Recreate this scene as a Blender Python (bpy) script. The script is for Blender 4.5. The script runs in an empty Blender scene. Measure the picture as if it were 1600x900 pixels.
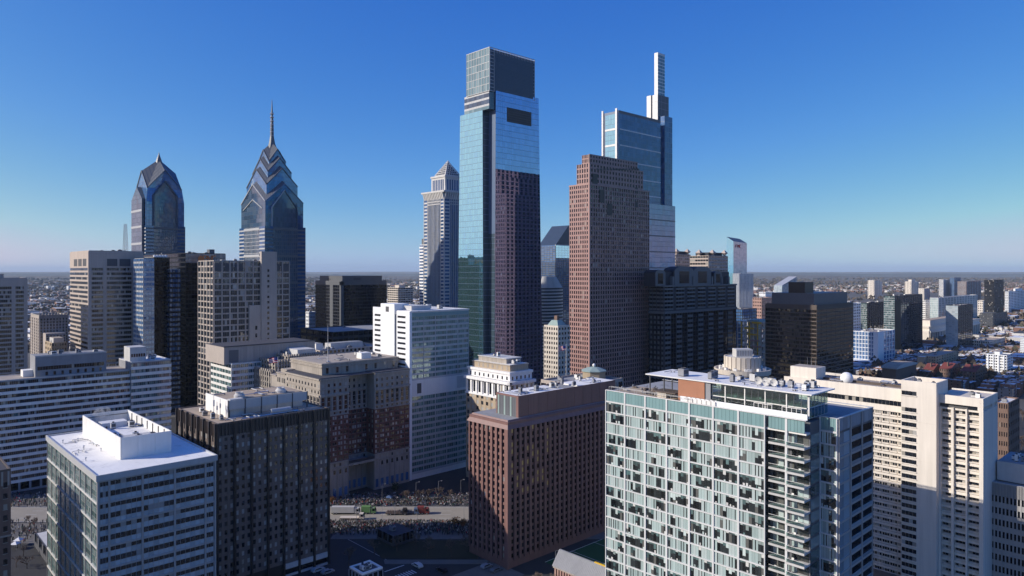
import bpy, math, random
import numpy as np
from mathutils import Vector, Matrix
R = math.radians
random.seed(7)
scene = bpy.context.scene
COL = scene.collection

# ------------------------------------------------------------------ camera
F = 1110.0          # focal length in pixels of a 1600 wide frame
EY = 424.0          # eye level row
H = 115.0           # camera height, metres
cam_d = bpy.data.cameras.new('camera')
cam = bpy.data.objects.new('camera', cam_d)
COL.objects.link(cam)
cam.location = (0, 0, H)
cam.rotation_euler = (R(90), 0, 0)
cam_d.sensor_width = 36.0
cam_d.lens = 36.0 * F / 1600.0
cam_d.shift_y = -(450.0 - EY) / 1600.0
cam_d.clip_start = 1.0
cam_d.clip_end = 120000.0
scene.camera = cam
scene.render.resolution_x, scene.render.resolution_y = 1024, 576

# ------------------------------------------------------------------ world, sun, exposure
SUN_AZ = R(260.0)   # clockwise from +Y : sun stands to the left, a little behind the camera
SUN_EL = R(26.0)
world = bpy.data.worlds.new('World')
scene.world = world
world.use_nodes = True
wn = world.node_tree.nodes
wl = world.node_tree.links
wn.clear()
sky = wn.new('ShaderNodeTexSky')
sky.sky_type = 'NISHITA'
sky.sun_disc = False
sky.sun_elevation = SUN_EL
sky.sun_rotation = SUN_AZ
sky.altitude = 100.0
sky.air_density = 0.5
sky.dust_density = 0.7
sky.ozone_density = 3.0
bg = wn.new('ShaderNodeBackground')
bg.inputs['Strength'].default_value = 0.1
wo = wn.new('ShaderNodeOutputWorld')
# colour response of the camera, the same over the whole sky: one power and gain per channel
lim = wn.new('ShaderNodeVectorMath'); lim.operation = 'MINIMUM'; lim.inputs[1].default_value = (4.3, 4.3, 4.3)
sep_ = wn.new('ShaderNodeSeparateColor'); com_ = wn.new('ShaderNodeCombineColor')
wl.new(sky.outputs[0], lim.inputs[0]); wl.new(lim.outputs[0], sep_.inputs[0])
for ci, (pw_, gn_) in enumerate(((1.62, 0.70), (1.0, 1.42), (0.37, 4.3))):
    p_ = wn.new('ShaderNodeMath'); p_.operation = 'POWER'; p_.inputs[1].default_value = pw_
    g_ = wn.new('ShaderNodeMath'); g_.operation = 'MULTIPLY'; g_.inputs[1].default_value = gn_
    wl.new(sep_.outputs[ci], p_.inputs[0]); wl.new(p_.outputs[0], g_.inputs[0]); wl.new(g_.outputs[0], com_.inputs[ci])
wl.new(com_.outputs[0], bg.inputs[0])
wl.new(bg.outputs[0], wo.inputs[0])
sun_d = bpy.data.lights.new('sun', 'SUN')
sun_d.energy = 4.8
sun_d.angle = R(0.53)
sun_d.color = (1.0, 0.94, 0.85)
sun = bpy.data.objects.new('sun', sun_d)
COL.objects.link(sun)
SD = Vector((math.sin(SUN_AZ) * math.cos(SUN_EL), math.cos(SUN_AZ) * math.cos(SUN_EL), math.sin(SUN_EL)))
sun.rotation_euler = SD.to_track_quat('Z', 'Y').to_euler()
scene.view_settings.view_transform = 'Standard'
scene.view_settings.look = 'None'
scene.view_settings.gamma = 1.0
scene.view_settings.exposure = 0.0
scene.view_settings.use_curve_mapping = False
scene.render.engine = 'CYCLES'
scene.cycles.use_denoising = True
scene.cycles.max_bounces = 6
scene.cycles.glossy_bounces = 4
scene.cycles.transmission_bounces = 4
scene.cycles.transparent_max_bounces = 8
scene.cycles.volume_bounces = 0
scene.cycles.caustics_reflective = False
scene.cycles.caustics_refractive = False

# ------------------------------------------------------------------ materials
MATS = {}

def new_mat(name):
    m = bpy.data.materials.new(name)
    m.use_nodes = True
    nt = m.node_tree
    b = nt.nodes['Principled BSDF']
    return m, nt, b

def wall(name, col, rough=0.8, var=0.22, scale=0.12, streak=0.25, spec=0.3, rnd=0.12, metal=0.0, stain=0.0):
    """plain weathered surface: world-space blotches, vertical rain streaks, per-piece tone"""
    m, nt, b = new_mat(name)
    N, L = nt.nodes, nt.links
    geo = N.new('ShaderNodeNewGeometry')
    oi = N.new('ShaderNodeObjectInfo')
    n1 = N.new('ShaderNodeTexNoise'); n1.inputs['Scale'].default_value = scale; n1.inputs['Detail'].default_value = 5; n1.inputs['Roughness'].default_value = 0.65
    mp = N.new('ShaderNodeVectorMath'); mp.operation = 'MULTIPLY'; mp.inputs[1].default_value = (0.9, 0.9, 0.05)
    n2 = N.new('ShaderNodeTexNoise'); n2.inputs['Scale'].default_value = 1.0; n2.inputs['Detail'].default_value = 3
    L.new(geo.outputs['Position'], n1.inputs['Vector'])
    L.new(geo.outputs['Position'], mp.inputs[0]); L.new(mp.outputs[0], n2.inputs['Vector'])
    def ma(op, a, c):
        x = N.new('ShaderNodeMath'); x.operation = op
        for i, v in enumerate((a, c)):
            if isinstance(v, (int, float)): x.inputs[i].default_value = v
            else: L.new(v, x.inputs[i])
        return x.outputs[0]
    f = ma('ADD', ma('MULTIPLY', ma('SUBTRACT', n1.outputs['Fac'], 0.5), var * 2.0), ma('MULTIPLY', ma('SUBTRACT', n2.outputs['Fac'], 0.5), streak * 1.6))
    f = ma('ADD', f, ma('MULTIPLY', ma('SUBTRACT', ma('FRACT', ma('ADD', oi.outputs['Random'], ma('MULTIPLY', geo.outputs['Random Per Island'], 1.7)), 0), 0.5), rnd))
    f = ma('ADD', f, 1.0)
    if stain:
        n3 = N.new('ShaderNodeTexNoise'); n3.inputs['Scale'].default_value = .16; n3.inputs['Detail'].default_value = 7; n3.inputs['Roughness'].default_value = .72; n3.inputs['Distortion'].default_value = .6
        L.new(geo.outputs['Position'], n3.inputs['Vector'])
        mr = N.new('ShaderNodeMapRange'); mr.inputs['From Min'].default_value = .56; mr.inputs['From Max'].default_value = .70; mr.inputs['To Min'].default_value = 1.0; mr.inputs['To Max'].default_value = 1.0 - stain
        L.new(n3.outputs['Fac'], mr.inputs['Value'])
        br = N.new('ShaderNodeTexBrick'); br.inputs['Color1'].default_value = br.inputs['Color2'].default_value = (1, 1, 1, 1); br.inputs['Mortar'].default_value = (.86, .86, .86, 1); br.inputs['Scale'].default_value = .12; br.inputs['Mortar Size'].default_value = .006; br.offset = 0
        rot = N.new('ShaderNodeVectorRotate'); rot.rotation_type = 'Z_AXIS'; rot.inputs['Angle'].default_value = -.755; L.new(geo.outputs['Position'], rot.inputs['Vector']); L.new(rot.outputs[0], br.inputs['Vector'])
        f = ma('MULTIPLY', ma('MULTIPLY', f, mr.outputs[0]), br.outputs['Color'])
    mx = N.new('ShaderNodeVectorMath'); mx.operation = 'SCALE'; mx.inputs[0].default_value = col
    L.new(f, mx.inputs['Scale'])
    L.new(mx.outputs[0], b.inputs['Base Color'])
    b.inputs['Roughness'].default_value = rough
    b.inputs['Specular IOR Level'].default_value = spec
    b.inputs['Metallic'].default_value = metal
    MATS[name] = m
    return m

def glass(name, dark, light=(0.5, 0.48, 0.42), p=0.12, f0=0.1, rough=0.04, wob=0.006, wave=0.003, tone=0.5, metal=0.0, wscale=0.25, tint=None, emit=0.0):
    """window pane: dark room or drawn blind behind a reflecting sheet; every pane sits a hair out of true"""
    m, nt, b = new_mat(name)
    N, L = nt.nodes, nt.links
    geo = N.new('ShaderNodeNewGeometry')
    oi = N.new('ShaderNodeObjectInfo')
    def ma(op, a, c=0.0):
        x = N.new('ShaderNodeMath'); x.operation = op
        for i, v in enumerate((a, c)):
            if isinstance(v, (int, float)): x.inputs[i].default_value = v
            else: L.new(v, x.inputs[i])
        return x.outputs[0]
    r = ma('FRACT', ma('ADD', ma('MULTIPLY', oi.outputs['Random'], 13.37), ma('MULTIPLY', geo.outputs['Random Per Island'], 5.13)))
    wnz = N.new('ShaderNodeTexWhiteNoise'); wnz.noise_dimensions = '1D'
    L.new(ma('MULTIPLY', r, 977.0), wnz.inputs['W'])
    sep = N.new('ShaderNodeSeparateColor'); L.new(wnz.outputs['Color'], sep.inputs[0])
    isl = ma('LESS_THAN', sep.outputs[0], p)
    sc = N.new('ShaderNodeVectorMath'); sc.operation = 'SCALE'; sc.inputs[0].default_value = dark
    L.new(ma('ADD', 1.0 - tone, ma('MULTIPLY', sep.outputs[1], 2 * tone)), sc.inputs['Scale'])
    mx = N.new('ShaderNodeMix'); mx.data_type = 'RGBA'
    L.new(isl, mx.inputs[0]); L.new(sc.outputs[0], mx.inputs[6]); mx.inputs[7].default_value = (*light, 1)
    L.new(mx.outputs[2], b.inputs['Base Color'])
    # normal : pane tilt + slow pillowing
    v1 = N.new('ShaderNodeVectorMath'); v1.operation = 'SUBTRACT'; L.new(wnz.outputs['Color'], v1.inputs[0]); v1.inputs[1].default_value = (0.5, 0.5, 0.5)
    v2 = N.new('ShaderNodeVectorMath'); v2.operation = 'SCALE'; L.new(v1.outputs[0], v2.inputs[0]); v2.inputs['Scale'].default_value = wob * 2
    nz = N.new('ShaderNodeTexNoise'); nz.inputs['Scale'].default_value = wscale; nz.inputs['Detail'].default_value = 1
    L.new(geo.outputs['Position'], nz.inputs['Vector'])
    v3 = N.new('ShaderNodeVectorMath'); v3.operation = 'SUBTRACT'; L.new(nz.outputs['Color'], v3.inputs[0]); v3.inputs[1].default_value = (0.5, 0.5, 0.5)
    v4 = N.new('ShaderNodeVectorMath'); v4.operation = 'SCALE'; L.new(v3.outputs[0], v4.inputs[0]); v4.inputs['Scale'].default_value = wave * 2
    a1 = N.new('ShaderNodeVectorMath'); a1.operation = 'ADD'; L.new(geo.outputs['Normal'], a1.inputs[0]); L.new(v2.outputs[0], a1.inputs[1])
    a2 = N.new('ShaderNodeVectorMath'); a2.operation = 'ADD'; L.new(a1.outputs[0], a2.inputs[0]); L.new(v4.outputs[0], a2.inputs[1])
    nn = N.new('ShaderNodeVectorMath'); nn.operation = 'NORMALIZE'; L.new(a2.outputs[0], nn.inputs[0])
    L.new(nn.outputs[0], b.inputs['Normal'])
    s = math.sqrt(f0)
    b.inputs['IOR'].default_value = (1 + s) / (1 - s)
    b.inputs['Roughness'].default_value = rough
    b.inputs['Metallic'].default_value = metal
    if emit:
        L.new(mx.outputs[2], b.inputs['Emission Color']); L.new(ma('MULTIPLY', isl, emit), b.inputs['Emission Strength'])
    if tint: b.inputs['Specular Tint'].default_value = (*tint, 1)
    MATS[name] = m
    return m

def clear_glass(name, col=(0.75, 0.9, 0.86), refl=0.16):
    m, nt, b = new_mat(name)
    N, L = nt.nodes, nt.links
    N.remove(b)
    t = N.new('ShaderNodeBsdfTransparent'); t.inputs[0].default_value = (*col, 1)
    g = N.new('ShaderNodeBsdfGlossy'); g.inputs['Roughness'].default_value = 0.02
    lw = N.new('ShaderNodeLayerWeight'); lw.inputs['Blend'].default_value = 0.35
    ad = N.new('ShaderNodeMath'); ad.operation = 'ADD'; ad.inputs[1].default_value = refl; ad.use_clamp = True
    ml = N.new('ShaderNodeMath'); ml.operation = 'MULTIPLY'; ml.inputs[1].default_value = 0.5
    L.new(lw.outputs['Fresnel'], ml.inputs[0]); L.new(ml.outputs[0], ad.inputs[0])
    mx = N.new('ShaderNodeMixShader')
    L.new(ad.outputs[0], mx.inputs[0]); L.new(t.outputs[0], mx.inputs[1]); L.new(g.outputs[0], mx.inputs[2])
    L.new(mx.outputs[0], nt.nodes['Material Output'].inputs['Surface'])
    MATS[name] = m
    return m

# stone, paint, metal
wall('white_paint', (0.80, 0.80, 0.79), 0.6, 0.06, 0.1, 0.08)
wall('white_panel', (0.78, 0.755, 0.705), 0.5, 0.07, 0.2, 0.12)
wall('white_roof', (0.77, 0.75, 0.71), 0.8, 0.12, 0.11, 0.0, stain=0.45)
wall('pale_grey', (0.52, 0.505, 0.48), 0.7, 0.16, 0.2, 0.16)
wall('frame_white', (0.62, 0.62, 0.605), 0.5, 0.08, 0.2, 0.12)
wall('mid_grey', (0.27, 0.27, 0.28), 0.8, 0.2, 0.2, 0.15)
wall('dark_grey', (0.09, 0.09, 0.095), 0.7, 0.2, 0.2, 0.1)
wall('black_metal', (0.012, 0.013, 0.018), 0.5, 0.2, 0.2, 0.1, 0.2)
wall('steel', (0.55, 0.56, 0.58), 0.35, 0.12, 0.4, 0.1, 0.5, metal=0.6)
wall('gravel_roof', (0.36, 0.31, 0.26), 0.95, 0.3, 0.2, 0.0, stain=0.4)
wall('grey_roof', (0.30, 0.30, 0.30), 0.95, 0.3, 0.15, 0.0, stain=0.5)
wall('tan_roof', (0.42, 0.33, 0.24), 0.95, 0.25, 0.12, 0.0, stain=0.4)
wall('tar_roof', (0.07, 0.07, 0.08), 0.9, 0.3, 0.2, 0.0)
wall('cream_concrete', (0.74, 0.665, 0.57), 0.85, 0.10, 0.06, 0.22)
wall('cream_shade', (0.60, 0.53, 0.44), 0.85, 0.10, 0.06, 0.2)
wall('limestone', (0.36, 0.315, 0.265), 0.85, 0.3, 0.15, 0.5)
wall('white_terracotta', (0.82, 0.80, 0.77), 0.6, 0.1, 0.2, 0.2)
wall('pale_stone', (0.60, 0.575, 0.54), 0.7, 0.12, 0.2, 0.2)
wall('tan_brick', (0.42, 0.33, 0.23), 0.9, 0.2, 0.3, 0.2)
wall('red_brick', (0.16, 0.070, 0.055), 0.9, 0.25, 0.3, 0.15)
wall('brown_brick', (0.20, 0.13, 0.10), 0.9, 0.2, 0.3, 0.15)
wall('orange_brick', (0.40, 0.19, 0.115), 0.9, 0.18, 0.3, 0.1)
wall('rose_granite', (0.205, 0.108, 0.092), 0.55, 0.2, 0.12, 0.25, 0.5)
wall('pink_granite', (0.36, 0.208, 0.182), 0.45, 0.14, 0.1, 0.16, 0.5)
wall('bronze_panel', (0.165, 0.128, 0.110), 0.5, 0.18, 0.3, 0.15, 0.5)
wall('bronze_dark', (0.030, 0.026, 0.026), 0.45, 0.2, 0.3, 0.1, 0.5)
wall('beige_precast', (0.47, 0.39, 0.33), 0.85, 0.12, 0.1, 0.2)
wall('taupe_precast', (0.42, 0.36, 0.31), 0.85, 0.14, 0.1, 0.22)
wall('brown_band', (0.115, 0.088, 0.072), 0.6, 0.15, 0.2, 0.12)
wall('charcoal_band', (0.036, 0.038, 0.048), 0.6, 0.15, 0.2, 0.1, 0.3)
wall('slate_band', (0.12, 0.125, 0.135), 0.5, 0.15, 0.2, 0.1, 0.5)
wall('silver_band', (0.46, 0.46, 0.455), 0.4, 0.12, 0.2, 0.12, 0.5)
wall('lilac_frame', (0.375, 0.355, 0.335), 0.45, 0.12, 0.2, 0.14, 0.5)
wall('teal_panel', (0.19, 0.31, 0.31), 0.35, 0.1, 0.2, 0.06, 0.5)
wall('blue_metal', (0.10, 0.15, 0.24), 0.35, 0.1, 0.2, 0.1, 0.5)
wall('slate_blue', (0.045, 0.065, 0.10), 0.35, 0.15, 0.2, 0.1, 0.5)
wall('copper_green', (0.28, 0.36, 0.33), 0.8, 0.2, 0.2, 0.2)
wall('copper_brown', (0.34, 0.27, 0.18), 0.7, 0.2, 0.2, 0.2)
wall('red_tile', (0.22, 0.06, 0.045), 0.8, 0.25, 0.3, 0.1)
wall('salmon_brick', (0.40, 0.25, 0.20), 0.9, 0.2, 0.3, 0.1)
wall('sign_red', (0.55, 0.02, 0.04), 0.5, 0.05, 0.3, 0.0)
wall('sign_orange', (0.65, 0.20, 0.06), 0.5, 0.05, 0.3, 0.0)
wall('yellow_paint', (0.70, 0.42, 0.04), 0.6, 0.1, 0.3, 0.05)
wall('truck_white', (0.52, 0.51, 0.48), 0.4, 0.1, 0.3, 0.1)
wall('truck_green', (0.13, 0.25, 0.09), 0.5, 0.1, 0.3, 0.05)
wall('truck_red', (0.20, 0.045, 0.04), 0.5, 0.1, 0.3, 0.05)
wall('tyre', (0.02, 0.02, 0.02), 0.9, 0.1, 0.3, 0.0)
wall('bark', (0.10, 0.075, 0.06), 0.95, 0.25, 2.0, 0.0)
wall('twig', (0.15, 0.11, 0.085), 0.95, 0.25, 0.5, 0.0, rnd=0.3)
wall('leaf_brown', (0.22, 0.10, 0.03), 0.9, 0.3, 0.5, 0.0, rnd=0.5)
wall('evergreen', (0.028, 0.045, 0.02), 0.9, 0.3, 0.5, 0.0, rnd=0.5)
# glass
glass('glass_dark', (0.012, 0.014, 0.018), (0.34, 0.31, 0.26), 0.07, 0.07, wob=0.01)
glass('glass_office', (0.022, 0.028, 0.034), (0.30, 0.30, 0.29), 0.07, 0.10, wob=0.012)
glass('glass_mid', (0.15, 0.21, 0.21), (0.22, 0.28, 0.27), 0.3, 0.12, 0.05, wob=0.012, tone=0.2)
glass('glass_blind', (0.03, 0.032, 0.034), (0.42, 0.40, 0.36), 0.42, 0.07, wob=0.01)
glass('glass_black', (0.004, 0.005, 0.009), (0.010, 0.011, 0.018), 0.1, 0.018, 0.08, wob=0.008)
glass('glass_mirror', (0.46, 0.94, 1.0), (0.44, 0.90, 1.0), 0.15, 0.2, 0.015, wob=0.0018, wave=0.0016, tone=0.05, metal=0.94, wscale=0.05)  # tint lifted to stand for bright sky reflected on the left side
glass('glass_mirror_deep_sky', (0.27, 0.37, 0.62), (0.25, 0.35, 0.58), 0.15, 0.2, 0.015, wob=0.0018, wave=0.0016, tone=0.07, metal=0.92, wscale=0.05)  # same mirror glass, darkened to stand for the deeper sky it reflects
glass('glass_sea', (0.11, 0.20, 0.19), (0.26, 0.34, 0.32), 0.15, 0.20, wob=0.014, wave=0.006, tone=0.4, tint=(0.8, 1.0, 0.95))
glass('glass_slate', (0.018, 0.024, 0.036), (0.05, 0.06, 0.07), 0.1, 0.13, 0.03, wob=0.02, wave=0.012, tone=0.4, wscale=0.03)
glass('glass_curtain', (0.52, 0.60, 0.57), (0.62, 0.62, 0.58), 0.4, 0.06, 0.06, wob=0.01, tone=0.15)
glass('glass_room', (0.020, 0.024, 0.025), (0.12, 0.12, 0.11), 0.12, 0.08, wob=0.012, tone=0.7)
glass('glass_mirror_dark', (0.05, 0.075, 0.09), (0.06, 0.085, 0.10), 0.1, 0.10, 0.03, wob=0.004, wave=0.002, tone=0.1, metal=0.0)
glass('glass_crown', (0.14, 0.24, 0.27), (0.22, 0.32, 0.34), 0.3, 0.08, 0.08, wob=0.01, tone=0.15)
glass('glass_blue', (0.065, 0.15, 0.31), (0.10, 0.20, 0.38), 0.2, 0.17, 0.03, wob=0.010, wave=0.004, tone=0.25, tint=(0.65, 0.84, 1.0))
glass('glass_ctc', (0.036, 0.095, 0.22), (0.07, 0.15, 0.30), 0.2, 0.085, 0.02, wob=0.006, wave=0.003, tone=0.25, tint=(0.6, 0.82, 1.0))
glass('glass_sky', (0.10, 0.20, 0.33), (0.14, 0.25, 0.38), 0.3, 0.16, 0.03, wob=0.008, wave=0.004, tone=0.2, tint=(0.7, 0.86, 1.0))
glass('glass_liberty', (0.030, 0.078, 0.18), (0.05, 0.11, 0.24), 0.2, 0.12, 0.03, wob=0.010, wave=0.005, tone=0.3, tint=(0.6, 0.82, 1.0))
glass('glass_liberty_grey', (0.048, 0.085, 0.135), (0.08, 0.12, 0.17), 0.2, 0.10, 0.06, wob=0.010, wave=0.004, tone=0.25)
glass('glass_green', (0.085, 0.145, 0.14), (0.28, 0.34, 0.32), 0.2, 0.18, wob=0.012)
glass('glass_teal', (0.37, 0.46, 0.44), (0.45, 0.52, 0.50), 0.3, 0.08, 0.05, wob=0.01, tone=0.16)
glass('glass_aqua', (0.38, 0.45, 0.48), (0.46, 0.51, 0.53), 0.3, 0.10, 0.05, wob=0.01, tone=0.18)
glass('glass_brown', (0.016, 0.013, 0.011), (0.03, 0.025, 0.02), 0.1, 0.16, 0.02, wob=0.016, wave=0.006, tint=(1.0, 0.86, 0.68))
glass('glass_reflection_glow', (0.020, 0.016, 0.012), (0.40, 0.30, 0.13), 0.62, 0.05, 0.03, wob=0.01, tint=(1.0, 0.85, 0.6), emit=0.11)  # warm emission stands in for the sunlit apartments reflected in these panes
glass('glass_silver', (0.30, 0.36, 0.40), (0.4, 0.45, 0.48), 0.3, 0.25, 0.05, wob=0.006, tone=0.15)
clear_glass('clear_glass')

# ------------------------------------------------------------------ mesh helpers
class MB:
    def __init__(s):
        s.v = []; s.f = []; s.m = []; s.mats = []
    def mi(s, mat):
        if mat not in s.mats: s.mats.append(mat)
        return s.mats.index(mat)
    def poly(s, pts, mat):
        n = len(s.v); s.v.extend([tuple(p) for p in pts]); s.f.append(tuple(range(n, n + len(pts)))); s.m.append(s.mi(mat))
    def box(s, x0, x1, y0, y1, z0, z1, mat):
        n = len(s.v)
        s.v.extend([(x0, y0, z0), (x1, y0, z0), (x1, y1, z0), (x0, y1, z0), (x0, y0, z1), (x1, y0, z1), (x1, y1, z1), (x0, y1, z1)])
        k = s.mi(mat)
        for q in ((0, 3, 2, 1), (4, 5, 6, 7), (0, 1, 5, 4), (1, 2, 6, 5), (2, 3, 7, 6), (3, 0, 4, 7)):
            s.f.append(tuple(n + i for i in q)); s.m.append(k)
    def prism(s, pts, z0, z1, mat, top=None):
        """vertical prism over a counter-clockwise outline"""
        n = len(s.v); m = len(pts)
        s.v.extend([(p[0], p[1], z0) for p in pts]); s.v.extend([(p[0], p[1], z1) for p in pts])
        k = s.mi(mat); kt = s.mi(top or mat)
        s.f.append(tuple(n + i for i in reversed(range(m)))); s.m.append(k)
        s.f.append(tuple(n + m + i for i in range(m))); s.m.append(kt)
        for i in range(m):
            j = (i + 1) % m
            s.f.append((n + i, n + j, n + m + j, n + m + i)); s.m.append(k)
    def hexa(s, b, t, mat):
        """solid between two quads (bottom b, top t), both counter-clockwise from above"""
        n = len(s.v); s.v.extend([tuple(p) for p in b]); s.v.extend([tuple(p) for p in t]); k = s.mi(mat)
        for q in ((0, 3, 2, 1), (4, 5, 6, 7), (0, 1, 5, 4), (1, 2, 6, 5), (2, 3, 7, 6), (3, 0, 4, 7)):
            s.f.append(tuple(n + i for i in q)); s.m.append(k)
    def tube(s, p0, p1, r0, r1, mat, n=6, cap=True):
        p0 = Vector(p0); p1 = Vector(p1); d = (p1 - p0)
        if d.length < 1e-6: return
        d.normalize()
        a = d.orthogonal().normalized(); b = d.cross(a)
        base = len(s.v); k = s.mi(mat)
        for p, r in ((p0, r0), (p1, r1)):
            for i in range(n):
                t = 2 * math.pi * i / n
                s.v.append(tuple(p + a * (r * math.cos(t)) + b * (r * math.sin(t))))
        for i in range(n):
            j = (i + 1) % n
            s.f.append((base + i, base + j, base + n + j, base + n + i)); s.m.append(k)
        if cap:
            s.f.append(tuple(base + n + i for i in range(n))); s.m.append(k)
            s.f.append(tuple(base + i for i in reversed(range(n)))); s.m.append(k)
    def lathe(s, prof, mat, n=24, cx=0, cy=0, a0=0.0):
        base = len(s.v); k = s.mi(mat)
        for r, z in prof:
            for i in range(n):
                t = a0 + 2 * math.pi * i / n
                s.v.append((cx + r * math.cos(t), cy + r * math.sin(t), z))
        for j in range(len(prof) - 1):
            for i in range(n):
                i2 = (i + 1) % n
                s.f.append((base + j * n + i, base + j * n + i2, base + (j + 1) * n + i2, base + (j + 1) * n + i)); s.m.append(k)
        s.f.append(tuple(base + (len(prof) - 1) * n + i for i in range(n))); s.m.append(k)
    def mesh(s, name):
        me = bpy.data.meshes.new(name)
        me.from_pydata(s.v, [], s.f)
        for m in s.mats: me.materials.append(MATS[m])
        if len(s.mats) > 1: me.polygons.foreach_set('material_index', s.m)
        me.update()
        return me
    def obj(s, name, parent=None, loc=(0, 0, 0), rz=0.0, smooth=False):
        me = s.mesh(name)
        if smooth: me.polygons.foreach_set('use_smooth', [True] * len(me.polygons))
        o = bpy.data.objects.new(name, me); COL.objects.link(o)
        o.location = loc; o.rotation_euler = (0, 0, rz)
        if parent: o.parent = parent
        return o

def tag(o, label=None, cat=None, group=None, kind=None):
    if label: o['label'] = label
    if cat: o['category'] = cat
    if group: o['group'] = group
    if kind: o['kind'] = kind
    return o

def empty(name, loc, rz=0.0):
    o = bpy.data.objects.new(name, None); COL.objects.link(o)
    o.location = loc; o.rotation_euler = (0, 0, rz); o.empty_display_size = 1.0
    return o

_cubes = {}
def cube_mesh(mat):
    if mat not in _cubes:
        b = MB(); b.box(-.5, .5, -.5, .5, -.5, .5, mat); _cubes[mat] = b.mesh('block_' + mat)
    return _cubes[mat]

def copy_tree(o, parent=None):
    c = o.copy(); COL.objects.link(c); c.parent = parent
    for k in ('label',):
        if parent is None and k in c: del c[k]
    for ch in o.children: copy_tree(ch, c)
    return c

# the street grid: faces that recede to the right run along (GX, GY)
GRID = math.atan2(1110.0, 1180.0)

FOOT = []   # footprints, so that crowds and trees keep out of the buildings

class Bld:
    """a building whose nearest corner stands on the street grid; local x runs along the face that recedes to the
    right, local y along the face that recedes to the left"""
    def __init__(s, name, label, cat, xc, D, rot=0.0, group=None, z0=0.0):
        s.ang = GRID + R(rot)
        s.e = Vector((math.cos(s.ang), math.sin(s.ang))); s.l = Vector((-s.e.y, s.e.x))
        s.D = D; s.C = Vector(((xc - 800) / F * D, D))
        s.root = empty(name, (s.C.x, s.C.y, z0), s.ang)
        tag(s.root, label, cat, group)
        s.acc = {}; s.n = {}; s.sub = {}
    def w(s, u, v): return s.C + s.e * u + s.l * v
    def u(s, px, v=0.0):
        k = (px - 800) / F; c = s.w(0, v); return (k * c.y - c.x) / (s.e.x - k * s.e.y)
    def v(s, px, u=0.0):
        k = (px - 800) / F; c = s.w(u, 0); return (k * c.y - c.x) / (s.l.x - k * s.l.y)
    def z(s, py, u=0.0, v=0.0): return H + (EY - py) / F * s.w(u, v).y
    def foot(s, x0, x1, y0, y1): FOOT.append((s.C.copy(), s.e.copy(), s.l.copy(), x0, x1, y0, y1))
    def mb(s, name, kind=None):
        if name not in s.acc: s.acc[name] = (MB(), kind)
        return s.acc[name][0]
    def box(s, name, mat, x0, x1, y0, y1, z0, z1, parent=None):
        o = bpy.data.objects.new(name, cube_mesh(mat)); COL.objects.link(o)
        o.location = ((x0 + x1) / 2, (y0 + y1) / 2, (z0 + z1) / 2); o.scale = (abs(x1 - x0), abs(y1 - y0), abs(z1 - z0))
        o.parent = parent or s.root
        return o
    def solid(s, name, mat, x0, x1, y0, y1, z0, z1, parent=None):
        b = MB(); b.box(x0, x1, y0, y1, z0, z1, mat); return b.obj(name, parent or s.root)
    @staticmethod
    def fb(face, off, a0, a1, d0, d1):
        if face == 'R': return (a0, a1, off - d1, off - d0)
        if face == 'L': return (off - d1, off - d0, a0, a1)
        if face == 'B': return (a0, a1, off + d0, off + d1)
        return (off + d0, off + d1, a0, a1)
    def piece(s, name, mat, face, off, a0, a1, d0, d1, z0, z1, px, cap=300, quad=False):
        """one facade piece: its own object when it shows large enough, else joined"""
        x0, x1, y0, y1 = s.fb(face, off, a0, a1, d0, d1)
        if px and s.n.get(name, 0) < cap:
            s.n[name] = s.n.get(name, 0) + 1
            return s.box(name, mat, x0, x1, y0, y1, z0, z1)
        b = s.mb(name + 's', 'stuff')
        if quad:
            if face == 'R': b.poly([(a0, off - d1, z0), (a1, off - d1, z0), (a1, off - d1, z1), (a0, off - d1, z1)], mat)
            elif face == 'L': b.poly([(off - d1, a1, z0), (off - d1, a0, z0), (off - d1, a0, z1), (off - d1, a1, z1)], mat)
            elif face == 'B': b.poly([(a1, off + d1, z0), (a0, off + d1, z0), (a0, off + d1, z1), (a1, off + d1, z1)], mat)
            else: b.poly([(off + d1, a0, z0), (off + d1, a1, z0), (off + d1, a1, z1), (off + d1, a0, z1)], mat)
        else: b.box(x0, x1, y0, y1, z0, z1, mat)
    def facade(s, face, off, a0, a1, z0, z1, nf, nb, wall_m, glass_m, sp=0.4, pw=0.15, dsp=0.25, dpi=0.35, sub=1, gap=0.08,
               pier_m=None, cap=300, first=0.0, pick=None, minpx=8.0, ends=True, sparts=True):
        """storeys of spandrels, piers and panes on one face"""
        fh = (z1 - z0) / nf; bw = (a1 - a0) / nb; k = F / s.D
        front = face in 'RL'
        pier_m = pier_m or wall_m
        if sp > 0:
            h = fh * sp
            for i in range(nf):
                zz = z0 + i * fh
                s.piece('spandrel', wall_m, face, off, a0, a1, 0.0, dsp, zz, zz + h, front and sparts and h * k > 1.4, cap)
        if pw > 0:
            hw = bw * pw / 2
            for j in range(nb + 1):
                if not ends and j in (0, nb): continue
                c = a0 + j * bw
                l = max(a0, c - hw); r_ = min(a1, c + hw)
                s.piece('pier', pier_m, face, off, l, r_, 0.0, dpi, z0, z1 + 0.01, front and sparts and (r_ - l) * k > 1.2, cap)
        pwid = bw * (1 - pw) / sub
        g = min(gap, pwid * 0.15)
        px = front and max(pwid * k, fh * (1 - sp) * k) >= minpx and min(pwid * k, fh * (1 - sp) * k) >= 3.0
        for i in range(nf):
            zb = z0 + i * fh + fh * sp + (0.04 if sp else g / 2); zt = z0 + (i + 1) * fh - g / 2
            for j in range(nb):
                for q in range(sub):
                    l = a0 + j * bw + bw * pw / 2 + q * pwid + g / 2; r_ = l + pwid - g
                    gm = pick(i, j, q) if pick else glass_m
                    if gm: s.piece('window', gm, face, off, l, r_, 0.02, 0.07, zb, zt, px, cap, True)
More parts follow.
